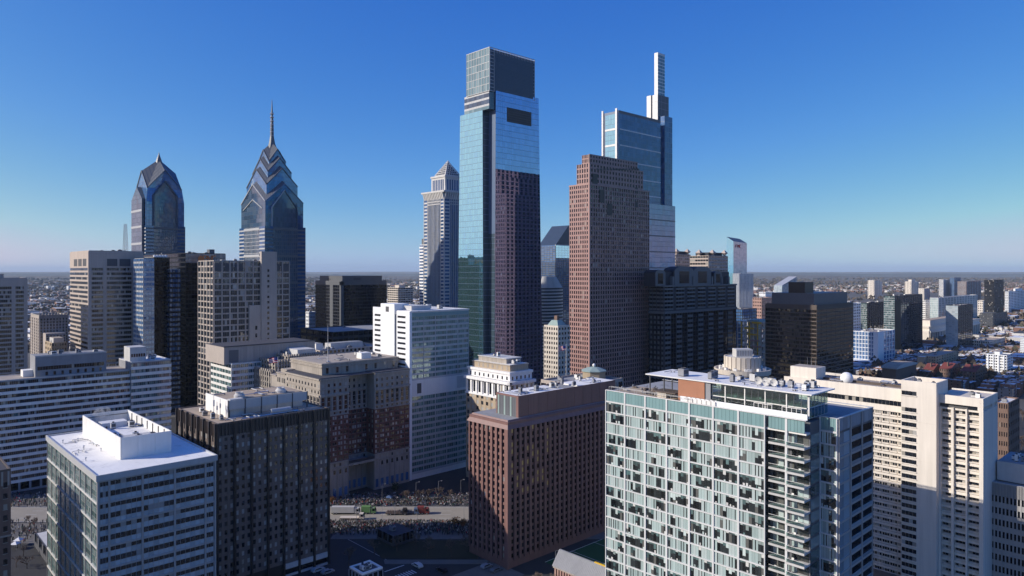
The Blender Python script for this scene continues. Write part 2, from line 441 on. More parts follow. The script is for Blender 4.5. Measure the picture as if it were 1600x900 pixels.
    def mass(s, U, V, z0, z1, mat, name='wall', x0=0.0, y0=0.0):
        s.solid(name, mat, x0, U, y0, V, z0, z1)
        if z0 < 1: s.foot(x0, U, y0, V)
    def around(s, U, V, z0, z1, nf, nu, nv, wm, gm, x0=0.0, y0=0.0, back=True, **k):
        s.facade('R', y0, x0, U, z0, z1, nf, nu, wm, gm, **k)
        s.facade('L', x0, y0, V, z0, z1, nf, nv, wm, gm, **k)
        if back:
            s.facade('B', V, x0, U, z0, z1, nf, nu, wm, gm, **k)
            s.facade('K', U, y0, V, z0, z1, nf, nv, wm, gm, **k)
    def flat_roof(s, U, V, z, mat='gravel_roof', para=1.0, pm='mid_grey', x0=0.0, y0=0.0, t=0.5, out=0.0):
        s.solid('roof', mat, x0 + 0.02, U - 0.02, y0 + 0.02, V - 0.02, z, z + 0.15)
        a, b, c, d = x0 - out, U + out, y0 - out, V + out
        s.box('parapet', pm, a, b, c, c + t, z - out, z + para); s.box('parapet', pm, a, b, d - t, d, z - out, z + para)
        s.box('parapet', pm, a, a + t, c + t, d - t, z - out, z + para - 0.01); s.box('parapet', pm, b - t, b, c + t, d - t, z - out, z + para - 0.01)
    def units(s, n, x0, x1, y0, y1, z, seed=1, size=(2.0, 4.5), mats=('pale_grey', 'steel', 'white_panel', 'mid_grey')):
        """rooftop machines: casing, fan cowl, louvre"""
        r = random.Random(seed)
        for i in range(n):
            w = r.uniform(*size); d = r.uniform(*size) * 0.7; h = r.uniform(1.0, 2.4)
            x = r.uniform(x0, max(x0 + .1, x1 - w)); y = r.uniform(y0, max(y0 + .1, y1 - d))
            b = MB(); m = r.choice(mats)
            b.box(x, x + w, y, y + d, z + 0.25, z + h, m)
            b.box(x + .1, x + w - .1, y + .1, y + d - .1, z, z + 0.25, 'dark_grey')
            b.box(x + w * .1, x + w * .9, y - .03, y, z + h * .35, z + h * .85, 'dark_grey')
            b.lathe([(min(w, d) * .36, z + h), (min(w, d) * .40, z + h + .35), (min(w, d) * .34, z + h + .36), (min(w, d) * .3, z + h + .2)], 'dark_grey', 10, x + w / 2, y + d / 2)
            b.obj('rooftop_unit', s.root)
    def skin(s, name, quad, nf, nb, mat, gap=0.1, out=0.06, mats=None):
        """panes over any flat quad given as lower-left, lower-right, upper-right, upper-left seen from outside"""
        p = [Vector(q) for q in quad]
        n = (p[1] - p[0]).cross(p[3] - p[0])
        if n.length < 1e-6: n = (p[1] - p[0]).cross(p[2] - p[0])
        n.normalize()
        b = s.mb(name, 'stuff')
        for i in range(nf):
            for j in range(nb):
                g0, g1 = gap * 0.5, 1 - gap * 0.5
                s0, s1 = (j + g0) / nb, (j + g1) / nb; t0, t1 = (i + g0) / nf, (i + g1) / nf
                def at(a, t): return (p[0] * (1 - a) + p[1] * a) * (1 - t) + (p[3] * (1 - a) + p[2] * a) * t + n * out
                b.poly([at(s0, t0), at(s1, t0), at(s1, t1), at(s0, t1)], mats(i, j) if mats else mat)
    def done(s):
        for nm, (b, kind) in s.acc.items():
            if b.f:
                o = b.obj(nm, s.root)
                if kind: o['kind'] = kind
        return s.root
# ================================================================== GROUND, ROADS, HORIZON
def ground_mat():
    m, nt, b = new_mat('city_ground'); N, L = nt.nodes, nt.links
    geo = N.new('ShaderNodeNewGeometry')
    def noise(s, d=4):
        x = N.new('ShaderNodeTexNoise'); x.inputs['Scale'].default_value = s; x.inputs['Detail'].default_value = d; x.inputs['Roughness'].default_value = .7; L.new(geo.outputs['Position'], x.inputs['Vector']); return x
    n1, n2 = noise(.0012, 6), noise(.02, 5)
    v = N.new('ShaderNodeTexVoronoi'); v.inputs['Scale'].default_value = .045; L.new(geo.outputs['Position'], v.inputs['Vector'])
    r1 = N.new('ShaderNodeValToRGB'); e = r1.color_ramp.elements
    e[0].position = .35; e[0].color = (.045, .042, .035, 1); e[1].position = .66; e[1].color = (.16, .15, .14, 1)
    x = r1.color_ramp.elements.new(.5); x.color = (.085, .075, .06, 1)
    L.new(n1.outputs['Fac'], r1.inputs[0])
    r2 = N.new('ShaderNodeValToRGB'); e = r2.color_ramp.elements
    e[0].position = .3; e[0].color = (.05, .045, .04, 1); e[1].position = .75; e[1].color = (.20, .19, .18, 1)
    L.new(n2.outputs['Fac'], r2.inputs[0])
    mx = N.new('ShaderNodeMix'); mx.data_type = 'RGBA'; mx.inputs[0].default_value = .5; L.new(r1.outputs[0], mx.inputs[6]); L.new(r2.outputs[0], mx.inputs[7])
    L.new(mx.outputs[2], b.inputs['Base Color']); b.inputs['Roughness'].default_value = .95
    MATS['city_ground'] = m
ground_mat()
wall('asphalt', (0.045, 0.044, 0.044), .9, .25, .25, 0)
wall('asphalt_worn', (0.30, 0.27, 0.22), .9, .16, .12, 0)
wall('paving', (0.17, 0.155, 0.135), .9, .3, .3, 0)
wall('kerb_stone', (0.36, 0.35, 0.33), .9, .2, .2, 0)
wall('road_paint', (0.62, 0.61, 0.57), .8, .2, .4, 0)
wall('lawn', (0.040, 0.038, 0.020), .95, .35, .12, 0)
wall('turf', (0.020, 0.085, 0.030), .95, .2, .1, 0)
wall('woods', (0.125, 0.098, 0.074), .95, .35, .004, 0, rnd=.4)
wall('wood_green', (0.075, 0.072, 0.05), .95, .35, .004, 0, rnd=.4)

def slab(name, pts, z0, z1, mat, parent=None, kind='structure'):
    m = MB(); m.prism(pts, z0, z1, mat); o = m.obj(name, parent)
    if kind and not parent: o['kind'] = kind
    return o
m = MB()
S = 60000
m.poly([(-S, -S, 0), (S, -S, 0), (S, S, 0), (-S, S, 0)], 'city_ground'); tag(m.obj('ground'), kind='structure')

def quad(c, d, l, w):
    """rectangle centred on c, long side along unit d"""
    c = Vector(c); d = Vector(d).normalized(); n = Vector((-d.y, d.x))
    return [c - d * l / 2 - n * w / 2, c + d * l / 2 - n * w / 2, c + d * l / 2 + n * w / 2, c - d * l / 2 + n * w / 2]
EX, EYV = Vector((math.cos(GRID), math.sin(GRID))), Vector((-math.sin(GRID), math.cos(GRID)))
# city floor under the near blocks, the parkway and the streets
slab('city_floor', [(-420, 60), (520, 60), (520, 560), (-420, 560)], .002, .006, 'asphalt')
pk = slab('parkway_road', [(-420, 325.5), (300, 325.5), (300, 346.5), (-420, 346.5)], .006, .012, 'asphalt_worn')
for k in range(30):
    x = -300 + k * 14
    for y in (331, 336, 341): slab('lane_marking', [(x, y - .08), (x + 5, y - .08), (x + 5, y + .08), (x, y + .08)], .016, .02, 'road_paint', pk)
for y in (326.3, 345.7): slab('edge_marking', [(-420, y - .1), (300, y - .1), (300, y + .1), (-420, y + .1)], .016, .02, 'road_paint', pk)
p1 = slab('pavement_far', [(-420, 347), (140, 347), (140, 366), (-420, 366)], .006, .13, 'paving')
slab('kerb', [(-420, 346.6), (140, 346.6), (140, 346.98), (-420, 346.98)], .006, .16, 'kerb_stone')
p2 = slab('pavement_near', [(-78, 305), (60, 305), (60, 325), (-78, 325)], .006, .13, 'paving')
slab('kerb', [(-78, 325.02), (60, 325.02), (60, 325.4), (-78, 325.4)], .006, .16, 'kerb_stone')
slab('park_lawn', [(-52, 284), (-14, 284), (-10, 303), (-62, 304)], .006, .16, 'lawn')
slab('park_path', [(-50, 279), (-8, 279), (-10, 283), (-51, 283)], .006, .14, 'paving')
slab('pavement_block', quad((-16, 262), EX, 40, 18), .006, .14, 'paving')
slab('pavement_left', [(-330, 300), (-150, 300), (-150, 324), (-330, 324)], .006, .13, 'paving')
# the grid street and its crossing
st = slab('side_street', quad((-58, 292), EYV, 90, 11), .008, .014, 'asphalt')
for k in range(9): slab('crossing_stripe', quad(Vector((-41, 269)) + EX * (k * 1.2 - 5), EYV, 3.6, .55), .018, .022, 'road_paint', st)
slab('stop_line', quad(Vector((-45.5, 275)), EX, 9, .5), .018, .022, 'road_paint', st)
slab('lane_marking', quad(Vector((-62, 296)), EYV, 44, .18), .018, .022, 'road_paint', st)
# playing field beside the granite tower
fd = slab('playing_field', quad((45.6, 290), EX, 60, 32), .008, .05, 'turf')
for t in (-14, 0, 14): slab('field_line', quad(Vector((45.6, 290)) + EX * t, EYV, 32, .22), .055, .06, 'road_paint', fd)
slab('field_line', quad(Vector((45.6, 290)) + EYV * 15.6, EX, 60, .25), .055, .06, 'road_paint', fd)
slab('field_line', quad(Vector((45.6, 290)) - EYV * 15.6, EX, 60, .25), .055, .06, 'road_paint', fd)

# wooded rise on the horizon
def hills():
    m = MB(); rh = random.Random(3); n = 160
    for (d, hmin, hmax, mat) in ((9000, 4, 26, 'woods'), (13500, 14, 52, 'woods'), (20000, 40, 92, 'wood_green'), (30000, 84, 116, 'woods')):
        prev = None; ph = [rh.uniform(0, 6.28) for _ in range(5)]
        for i in range(n + 1):
            t = -1.15 + 2.3 * i / n; x = d * math.sin(t) * 1.0; y = d * math.cos(t)
            h = hmin + (hmax - hmin) * (.5 + .5 * (math.sin(t * 7 + ph[0]) * .5 + math.sin(t * 19 + ph[1]) * .3 + math.sin(t * 53 + ph[2]) * .2))
            f = (d * .92 * math.sin(t), d * .92 * math.cos(t), -2); k = (x, y, h); bk = (d * 1.25 * math.sin(t), d * 1.25 * math.cos(t), -2)
            if prev: m.poly([prev[0], f, k, prev[1]], mat); m.poly([prev[1], k, bk, prev[2]], mat)
            prev = (f, k, bk)
    tag(m.obj('hills'), kind='structure')
hills()
# ================================================================== FOREGROUND BUILDINGS
rg = random.Random(11)

def ducts(b, x0, x1, y0, y1, z, seed, n, r=.28):
    """pipe and duct runs with elbows and feet"""
    q = random.Random(seed)
    for k in range(n):
        m = MB(); x, y = q.uniform(x0, x1), q.uniform(y0, y1); rr_ = r * q.uniform(.5, 1.3); h = z + rr_ + q.uniform(.15, .5); mt = q.choice(('steel', 'pale_grey', 'mid_grey'))
        for s_ in range(q.randint(2, 4)):
            if (k + s_) % 2: nx, ny = min(max(x + q.uniform(-8, 8), x0), x1), y
            else: nx, ny = x, min(max(y + q.uniform(-8, 8), y0), y1)
            m.tube((x, y, h), (nx, ny, h), rr_, rr_, mt, 6); m.box(nx - rr_ * .6, nx + rr_ * .6, ny - rr_ * .6, ny + rr_ * .6, z, h, 'dark_grey'); x, y = nx, ny
        m.obj('duct', b.root)

# ---- white-roofed glass office, bottom left
def white_roofed_office():
    b = Bld('office_building', 'glass office block with bright white flat roof and white open-topped plant screen', 'building', 153, 205)
    U, V, Z = b.u(336), b.v(75), b.z(742.6)
    b.mass(U, V, 0, Z - 1.6, 'lilac_frame')
    zt = Z - 1.9; fl = 3.2; nf = int(zt / fl) // 2 * 2; zb = zt - nf * fl
    def pick(i, j, q):
        if i % 2 == 0: return 'glass_aqua'
        return 'glass_office'
    ends = [b.u(170.5), b.u(222.5), b.u(273), b.u(320.7)]
    segs = [(0.35, ends[0], 3), (ends[0], ends[1], 6), (ends[1], ends[2], 6), (ends[2], ends[3], 6), (ends[3], U - 0.35, 3)]
    for a0, a1, n in segs:
        b.facade('R', 0, a0 + .18, a1 - .18, zb, zt, nf * 2, n, 'lilac_frame', None, sp=0, pw=0, pick=pick, gap=0.14, minpx=7)
    for e in [0.0] + ends + [U]:
        l, r = max(-.25, e - .28), min(U + .25, e + .28)
        b.box('pier', 'lilac_frame', l, r, -.38, 0, 0, Z - 1.6)
    for i in range(0, nf + 1, 2):
        b.box('band', 'lilac_frame', -.2, U + .2, -.30, 0, zb + i * fl - .32, zb + i * fl + .28)
    nb = 10
    def pickL(i, j, q): return 'glass_mid' if i % 2 == 0 else 'glass_green'
    b.facade('L', 0, 0.35, V - .35, zb, zt, nf * 2, nb * 5, 'lilac_frame', None, sp=0, pw=0, pick=pickL, gap=0.14, minpx=40)
    for j in range(nb + 1):
        y = V * j / nb; b.box('pier', 'lilac_frame', -.30, 0, max(0, y - .2), min(V, y + .2), 0, Z - 1.6)
    for i in range(0, nf + 1, 2):
        b.box('band', 'pale_grey', -.34, 0, 0, V, zb + i * fl - .32, zb + i * fl + .28)
    b.facade('B', V, 0, U, zb, zt, nf, 12, 'lilac_frame', 'glass_office'); b.facade('K', U, 0, V, zb, zt, nf, 20, 'lilac_frame', 'glass_office')
    # roof edge and deck
    b.solid('roof', 'white_roof', -.5, U + .5, -.5, V + .5, Z - 1.6, Z - .5)
    for (x0, x1, y0, y1) in ((-.6, U + .6, -.6, -.2), (-.6, U + .6, V + .2, V + .6), (-.6, -.2, -.2, V + .2), (U + .2, U + .6, -.2, V + .2)):
        b.box('roof_edge', 'silver_band', x0, x1, y0, y1, Z - 1.75, Z)
    # plant screen : four panelled walls round an open deck
    zr = Z - .5
    pu0 = 8.0
    # near corner of the screen at px 188
    best = min(((b.C + b.e * x + b.l * y, x, y) for x in np.arange(2, 20, .5) for y in np.arange(4, 40, .5)), key=lambda t: (800 + F * t[0].x / t[0].y - 188) ** 2 + (EY + F * (H - zr) / t[0].y - 719) ** 2)
    x0, y0 = best[1], best[2]
    x1 = min(b.u(268, y0), U - 1.5); y1 = b.v(129, x0); zs = b.z(684.5, x0, y0)
    t = .3
    n = 8
    for i in range(n):
        ya, yb = y0 + (y1 - y0) * i / n, y0 + (y1 - y0) * (i + 1) / n
        b.box('screen_panel', 'white_panel', x0, x0 + t, ya + .06, yb - .06, zr, zs)
        b.box('screen_panel', 'white_panel', x1 - t, x1, ya + .06, yb - .06, zr, zs)
    for i in range(3):
        xa, xb = x0 + (x1 - x0) * i / 3, x0 + (x1 - x0) * (i + 1) / 3
        b.box('screen_panel', 'white_panel', xa + (.31 if i == 0 else .03), xb - (.31 if i == 2 else .03), y0, y0 + t, zr, zs)
        b.box('screen_panel', 'white_panel', xa + (.31 if i == 0 else .03), xb - (.31 if i == 2 else .03), y1 - t, y1, zr, zs)
    for i in range(1, n):
        y = y0 + (y1 - y0) * i / n
        for xx in (x0 + t, x1 - t - .25): b.box('screen_post', 'dark_grey', xx, xx + .25, y - .12, y + .12, zr, zs - .4)
    for zz in (zs - 1.2, zs - 4):
        b.box('rail', 'dark_grey', x0 + t, x1 - t, y1 - t - .2, y1 - t, zz, zz + .2)
    zd = zs - 3.2
    b.solid('plant_deck', 'white_roof', x0 + t, x1 - t, y0 + t, y1 - 6, zr, zd)
    b.solid('plant_block', 'pale_grey', x0 + 3, x1 - 3, y0 + 7, y0 + 12, zd, zd + 1.4)
    b.solid('plant_block', 'white_panel', x0 + 3, x1 - 4, y1 - 14, y1 - 9, zd, zd + 1.8)
    b.units(9, x0 + 1, x1 - 2, y0 + 1, y0 + 8, zd, 3, (1.5, 3))
    b.units(5, x0 + 1, x1 - 2, y0 + 12, y1 - 10, zd, 5, (1.2, 2.2))
    ducts(b, x0 + 1, x1 - 1, y0 + 1, y1 - 7, zd, 15, 12)
    ducts(b, 1, x0 - 1, 3, V - 3, zr, 16, 4, .12)
    for k in range(7):
        xx, yy = rg.uniform(1, x0 - 1), rg.uniform(3, V - 3)
        m = MB(); m.tube((xx, yy, zr), (xx, yy, zr + .9), .14, .14, 'steel'); m.lathe([(.3, zr + .9), (.3, zr + 1.1), (.05, zr + 1.25)], 'steel', 8, xx, yy); m.obj('vent_pipe', b.root)
    b.done(); return b
WRO = white_roofed_office()

# ---- dark bronze office
def bronze_office():
    b = Bld('office_building', 'dark bronze office slab with black vertical piers and tan roof with plant boxes', 'building', 339, 250)
    U, V, Z = b.u(513), b.v(278), b.z(662)
    b.mass(U, V, 0, Z - .6, 'bronze_dark')
    za = Z - 5.0
    nf = 17; zb = 5.0
    b.facade('R', 0, 0, U, zb, za, nf, 21, 'bronze_panel', 'glass_dark', sp=.48, pw=.52, dsp=.14, dpi=.20, gap=.05, minpx=6, sparts=False,
             pick=lambda i, j, q: 'glass_blind' if rg.random() < .55 else 'glass_dark')
    b.facade('L', 0, 0, V, zb, za, nf, 18, 'bronze_panel', 'glass_blind', sp=.35, pw=.4, dsp=.14, dpi=.20, minpx=6, sparts=False)
    b.facade('B', V, 0, U, zb, za, nf, 21, 'bronze_panel', 'glass_dark'); b.facade('K', U, 0, V, zb, za, nf, 18, 'bronze_panel', 'glass_dark')
    for j in range(8):
        x = U * j / 7; b.box('pier', 'bronze_dark', max(-.3, x - .38), min(U + .3, x + .38), -.85, 0, 0 if j else 0, Z)
        y = V * j / 7; b.box('pier', 'bronze_dark', -.85, 0, max(-.3, y - .38), min(V + .3, y + .38), 0, Z)
    for j in range(35):
        x = U * (j + .5) / 35; b.box('attic_fin', 'brown_band', x - .14, x + .14, -.35, 0, za, Z - .6)
    for j in range(28):
        y = V * (j + .5) / 28; b.box('attic_fin', 'brown_band', -.35, 0, y - .14, y + .14, za, Z - .6)
    b.box('attic_band', 'bronze_panel', 0, U, -.3, 0, za - .3, za + .3)
    # white podium bays at street level
    for j in (4, 5, 6):
        x0, x1 = U * j / 7 + .5, U * (j + 1) / 7 - .5
        b.box('podium_panel', 'pale_grey', x0, x1, -.5, 0, 2.9, 4.9); b.box('podium_panel', 'pale_grey', x0, x1, -.5, 0, 0, .8)
        b.box('shop_window', 'glass_dark', x0 + .3, x1 - .3, -.2, -.1, .9, 2.8)
    b.flat_roof(U, V, Z - .6, 'tan_roof', .55, 'brown_band')
    # plant house
    y0 = 9.0
    x0 = b.u(357, y0); x1 = b.u(480, y0); y1 = min(b.v(322.6, x0), V - 2); z1 = b.z(627, x0, y0); zr = Z - .45
    b.solid('plant_house', 'pale_grey', x0, x1, y0 + 4, y1, zr, z1 - .5)
    b.solid('plant_wall', 'white_panel', x0 - .25, x0, y0, y1 + .2, zr, z1 + .4)
    for j in range(5):
        xa, xb = x0 + (x1 - x0) * j / 5, x0 + (x1 - x0) * (j + 1) / 5
        b.box('screen_panel', 'silver_band', xa + .2, xb - .2, y0, y0 + .25, z1 - 3.3, z1)
        b.box('screen_post', 'dark_grey', xa - .2, xa + .2, y0 - .1, y0 + .35, zr, z1 + .1)
    b.box('screen_post', 'dark_grey', x1 - .2, x1 + .2, y0 - .1, y0 + .35, zr, z1 + .1)
    b.solid('roof', 'tan_roof', x0, x1, y0 + 4, y1, z1 - .5, z1 - .3)
    for (a, yy) in ((.22, y0 + 7), (.75, y0 + 7)):
        xx = x0 + (x1 - x0) * a
        m = MB(); m.lathe([(2.0, z1 - .3), (2.0, z1 + .7), (1.5, z1 + 1.1), (1.5, z1 + 1.7), (1.2, z1 + 1.7), (1.1, z1 + 1.0)], 'pale_grey', 20, xx, yy); m.obj('cooling_fan', b.root, smooth=False)
    b.solid('plant_unit', 'pale_grey', x0 + 1, x0 + 6, y0 + 1, y0 + 3.6, zr, z1 + .3)
    m = MB(); m.tube((U * .50, 4.2, zr + 1.2), (U * .68, 4.2, zr + 1.2), 1.0, 1.0, 'silver_band', 12); m.box(U * .52, U * .54, 3.4, 5, zr, zr + .6, 'dark_grey'); m.box(U * .64, U * .66, 3.4, 5, zr, zr + .6, 'dark_grey'); m.obj('tank', b.root)
    m = MB()
    for k in range(9): m.tube((U * .2 + k * 1.1, 3, zr + .3 + .12 * (k % 3)), (U * .75, 3 + .25 * k, zr + .4), .08, .08, 'steel', 5)
    m.obj('pipework', b.root)
    for (px, h) in ((334, 9), (339, 6), (344, 7)):
        xx = b.u(px, y0 + 3); m = MB(); m.tube((xx, y0 + 3, zr), (xx, y0 + 3, zr + h), .16, .08, 'pale_grey', 6); m.box(xx - .25, xx + .25, y0 + 2.8, y0 + 3.2, zr + h * .5, zr + h * .75, 'pale_grey'); m.obj('antenna', b.root)
    b.units(5, 2, x0 - 2, 4, V - 4, zr, 8, (1, 2)); ducts(b, 2, U - 3, 1.5, 8, zr, 18, 8, .2); ducts(b, x0 + 1, x1 - 1, y0 + 5, y1 - 1, z1 - .3, 19, 7, .2)
    b.done(); return b
BRZ = bronze_office()

# ---- rose granite tower
def granite_tower():
    b = Bld('office_tower', 'reddish brown granite office tower with deep punched windows and boxed rooftop plant', 'building', 793.4, 274)
    U, V, Z = b.u(966), b.v(733.5), b.z(658)
    b.mass(U, V, 0, Z - .6, 'rose_granite')
    nf = 19; zt = Z - 3.2; zb = 3.0
    b.facade('L', 0, 0.6, V - .4, zb, zt, nf, 8, 'rose_granite', 'glass_dark', sp=.36, pw=.44, dsp=.25, dpi=.75, minpx=5,
             pick=lambda i, j, q: 'glass_blind' if rg.random() < .07 else 'glass_dark')
    glow_panes = lambda i, j: (i > nf - 11 and j < 8 and rg.random() < .62) or (i in (7, 8, 9) and 9 < j < 13 and rg.random() < .3)  # panes whose glow imitates sunlit reflections
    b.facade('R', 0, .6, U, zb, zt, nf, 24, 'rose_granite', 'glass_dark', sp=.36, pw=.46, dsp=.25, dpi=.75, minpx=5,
             pick=lambda i, j, q: 'glass_reflection_glow' if glow_panes(i, j) else 'glass_black')
    b.facade('B', V, 0, U, zb, zt, nf, 24, 'rose_granite', 'glass_dark', sp=.3, pw=.5); b.facade('K', U, 0, V, zb, zt, nf, 8, 'rose_granite', 'glass_dark', sp=.3, pw=.5)
    b.box('corner_pier', 'rose_granite', -.75, .6, -.75, .6, 0, zt + .02)
    # sloped coping
    m = MB(); m.hexa([(-.85, -.85, zt), (U + .8, -.85, zt), (U + .8, V + .8, zt), (-.85, V + .8, zt)], [(.9, .9, Z), (U - .9, .9, Z), (U - .9, V - .9, Z), (.9, V - .9, Z)], 'rose_granite'); m.obj('coping', b.root)
    b.solid('roof', 'grey_roof', 1.1, U - 1.1, 1.1, V - 1.1, Z - .1, Z + .03)
    # rooftop plant box
    y0 = 1.8
    x0 = b.u(809.8, y0); x1 = b.u(961, y0); y1 = min(b.v(776, x0), V - 2); z1 = b.z(619, x0, y0)
    b.solid('plant_box', 'bronze_dark', x0 + .2, x1, y0 + .2, y1, Z, z1 - .9)
    n = 11
    for j in range(n):
        xa, xb = x0 + (x1 - x0) * j / n, x0 + (x1 - x0) * (j + 1) / n
        b.box('plant_panel', 'rose_granite', xa + (.9 if j == 0 else .05), xb - .05, y0 - .1, y0 + .2, Z + .02, z1)
    b.box('plant_panel', 'rose_granite', x0 - .1, x0 + .88, y0 - .12, y0 + 1.2, Z + .02, z1 + .02)
    b.box('plant_panel', 'rose_granite', x0 - .1, x0 + .2, y1 - .5, y1, Z + .02, z1 + .02)
    b.box('plant_panel', 'rose_granite', x0 - .1, x0 + .2, y0 + 1.2, y1 - .5, z1 - .7, z1 + .01)
    for j in range(12):
        ya = y0 + 1.25 + (y1 - y0 - 1.8) * j / 12; b.box('louvre', 'copper_green' if j % 4 == 3 else 'slate_band', x0, x0 + .2, ya, ya + (y1 - y0 - 1.8) / 12 - .08, Z + .02, z1 - .72)
    b.solid('roof', 'white_roof', x0 + .2, x0 + (x1 - x0) * .45, y0 + .2, y1, z1 - .9, z1 - .12)
    b.solid('roof', 'white_roof', x0 + (x1 - x0) * .62, x1, y0 + .2, y1, z1 - .9, z1 - .13)
    b.solid('roof', 'grey_roof', x0 + (x1 - x0) * .45, x0 + (x1 - x0) * .62, y0 + .2, y1, z1 - .9, z1 - .75)
    b.box('plant_panel', 'rose_granite', x0, x1, y1, y1 + .25, Z, z1)
    m = MB(); m.lathe([(1.4, z1 - .12), (3.0, z1 + .05), (3.0, z1 + .2), (.3, z1 + .1)], 'mid_grey', 20, x0 + 7, y0 + 5.5); m.obj('fan_grille', b.root)
    b.units(8, x0 + 3, x1 - 4, y0 + 2, y1 - 2, z1 - .12, 9, (.9, 2.0)); ducts(b, x0 + 2, x1 - 3, y0 + 2, y1 - 2, z1 - .12, 20, 9, .2)
    for px in (822, 826, 878): 
        xx = b.u(px, y0 + 6); m = MB(); m.tube((xx, y0 + 6, z1), (xx, y0 + 6, z1 + 4), .07, .04, 'pale_grey', 5); m.obj('antenna', b.root)
    b.done(); return b
GRN = granite_tower()

# ---- pale green glass apartment slab
def green_apartments():
    b = Bld('apartment_building', 'pale green glass apartment slab with white frame, balconies and glazed rooftop lounge', 'building', 1309, 185)
    Z = b.z(654.5); U = b.u(1362); W = -8.5
    v1 = b.v(1272, 0); v2 = b.v(1259, W); v3 = b.v(1199, W); v4 = b.v(947, W)
    U2 = U
    fl = 3.38; nf = 21; zt = Z - 3.6; zb = zt - nf * fl
    b.solid('wall', 'slate_band', 0, U, 0, v4, 0, Z - .8); b.solid('wall', 'slate_band', W, 0.0, v3 + .5, v4, 0, Z - .81); b.foot(W, U, 0, v4)
    b.solid('wall', 'slate_band', W + 2.6, -.003, v2, v3 + .5, 0, Z - .82)
    gl = 'glass_teal'
    rr = random.Random(5)
    def flat_face(off, a0, a1, nb, subs, face='L', zt_=None):
        """white frame; in each bay a run of narrow panes: pale green panels or dark open windows in groups"""
        bw = (a1 - a0) / nb; n8 = subs
        for i in range(nf):
            z0 = zb + i * fl; z1 = z0 + fl
            x = b.fb(face, off, a0, a1, 0, .34); b.box('floor_edge', 'frame_white', x[0], x[1], x[2], x[3], z0 - .22, z0 + .16)
            for j in range(nb):
                l = a0 + j * bw + .26; w = (bw - .52) / n8
                q = 0; bays = rr.random() < .16
                while q < n8:
                    run = min(rr.choice((1, 2, 2, 3, 4)), n8 - q)
                    dark = rr.random() < (.14 if bays else .52)
                    base = rr.choice((.14, .14, .18, .24, .34))
                    for e in range(q, q + run):
                        p0, p1 = l + e * w + .025, l + (e + 1) * w - .025
                        zb_, zt_ = z0 + .2, z1 - .27
                        if dark:
                            cut = zt_ - (zt_ - zb_) * (base if rr.random() < .7 else min(.8, base + rr.uniform(.1, .45)))
                            b.piece('window', 'glass_room', face, off, p0, p1, .02, .08, zb_, cut - .03, i > 6, 300, True)
                            b.piece('window', rr.choice(('glass_green', 'glass_curtain', 'glass_green')), face, off, p0, p1, .02, .085, cut + .03, zt_, False, 300, True)
                            if rr.random() < .3: b.piece('furniture', rr.choice(('glass_curtain', 'glass_green', 'pale_grey')), face, off, p0 + w * rr.uniform(0, .3), p1 - w * rr.uniform(0, .4), .09, .1, zb_ + .02, zb_ + rr.uniform(.3, .9), False, 300, True)
                        else:
                            slit = rr.random() < .45
                            pm = p1 - (w * .3 if slit else 0)
                            b.piece('window', gl, face, off, p0, pm, .02, .09, zb_, zt_, i > 6, 300, True)
                            if slit: b.piece('window', 'glass_room', face, off, pm + .02, p1, .02, .07, zb_, zt_, False, 300, True)
                    q += run
        for j in range(nb + 1):
            c = a0 + j * bw; l, r = max(a0, c - .28), min(a1, c + .28)
            x = b.fb(face, off, l, r, 0, .42); b.box('mullion', 'frame_white', *x, 0, Z)
        for j in range(nb):
            n = 6; w = (bw - .56) / n
            for e in range(n):
                x = b.fb(face, off, a0 + j * bw + .28 + e * w + .03, a0 + j * bw + .28 + (e + 1) * w - .03, .02, .2); b.box('parapet_panel', 'teal_panel', *x, zt + .25, Z - .05)
        x = b.fb(face, off, a0, a1, 0, .34); b.box('floor_edge', 'frame_white', *x, zt - .28, zt + .22)
    vs = [947, 981.5, 1017.5, 1054, 1093.5, 1135, 1180, 1199]
    flat_face(W, v3 + .5, v4, 7, 8)
    # balcony bays
    nbal = 2; bw = (v3 - v2) / nbal
    for i in range(nf):
        z0 = zb + i * fl
        for j in range(nbal):
            a0, a1 = v2 + j * bw, v2 + (j + 1) * bw
            o = b.box('balcony_slab', 'pale_grey', W - (.9 if j == 0 else .1), W + 2.6, a0 + (.0 if j == 0 else .3), a1 - .3, z0 - .55, z0)
            b.box('balcony_rail', 'white_panel', W - (.85 if j == 0 else .05), W - (.78 if j == 0 else -.02), a0 + .1, a1 - .35, z0 + .95, z0 + 1.03)
            b.box('balcony_glass', 'clear_glass', W - (.83 if j == 0 else .03), W - (.80 if j == 0 else .0), a0 + .1, a1 - .35, z0 + .12, z0 + .94)
            for e in range(3):
                w = (a1 - a0 - .6) / 3
                b.piece('window', 'glass_room' if rr.random() < .75 else gl, 'L', W + 2.6, a0 + .3 + e * w + .05, a0 + .3 + (e + 1) * w - .05, .02, .08, z0 + .05, z0 + fl - .65, False, 300, True)
            if rr.random() < .6:
                m = MB(); y = rr.uniform(a0 + 1, a1 - 1.6); m.box(W + .3, W + .9, y, y + .6, z0 + .35, z0 + .45, 'white_panel'); m.box(W + .8, W + .9, y, y + .6, z0 + .45, z0 + .9, 'white_panel')
                for dx in (.32, .8):
                    for dy in (.02, .5): m.box(W + dx, W + dx + .06, y + dy, y + dy + .06, z0, z0 + .35, 'mid_grey')
                m.obj('balcony_chair', b.root)
    b.box('mullion', 'frame_white', W - .1, W + .6, v2 + bw - .3, v2 + bw + .3, 0, Z)
    for j in range(nbal):
        a0, a1 = v2 + j * bw, v2 + (j + 1) * bw
        for e in range(5):
            w = (a1 - a0 - .6) / 5; b.box('parapet_panel', 'teal_panel', W, W + .3, a0 + .3 + e * w + .03, a0 + .3 + (e + 1) * w - .03, zt + .25, Z - .05)
    b.solid('roof_edge', 'white_panel', W + .3, W + 2.7, v2, v3 + .5, zt - .3, zt + .2)
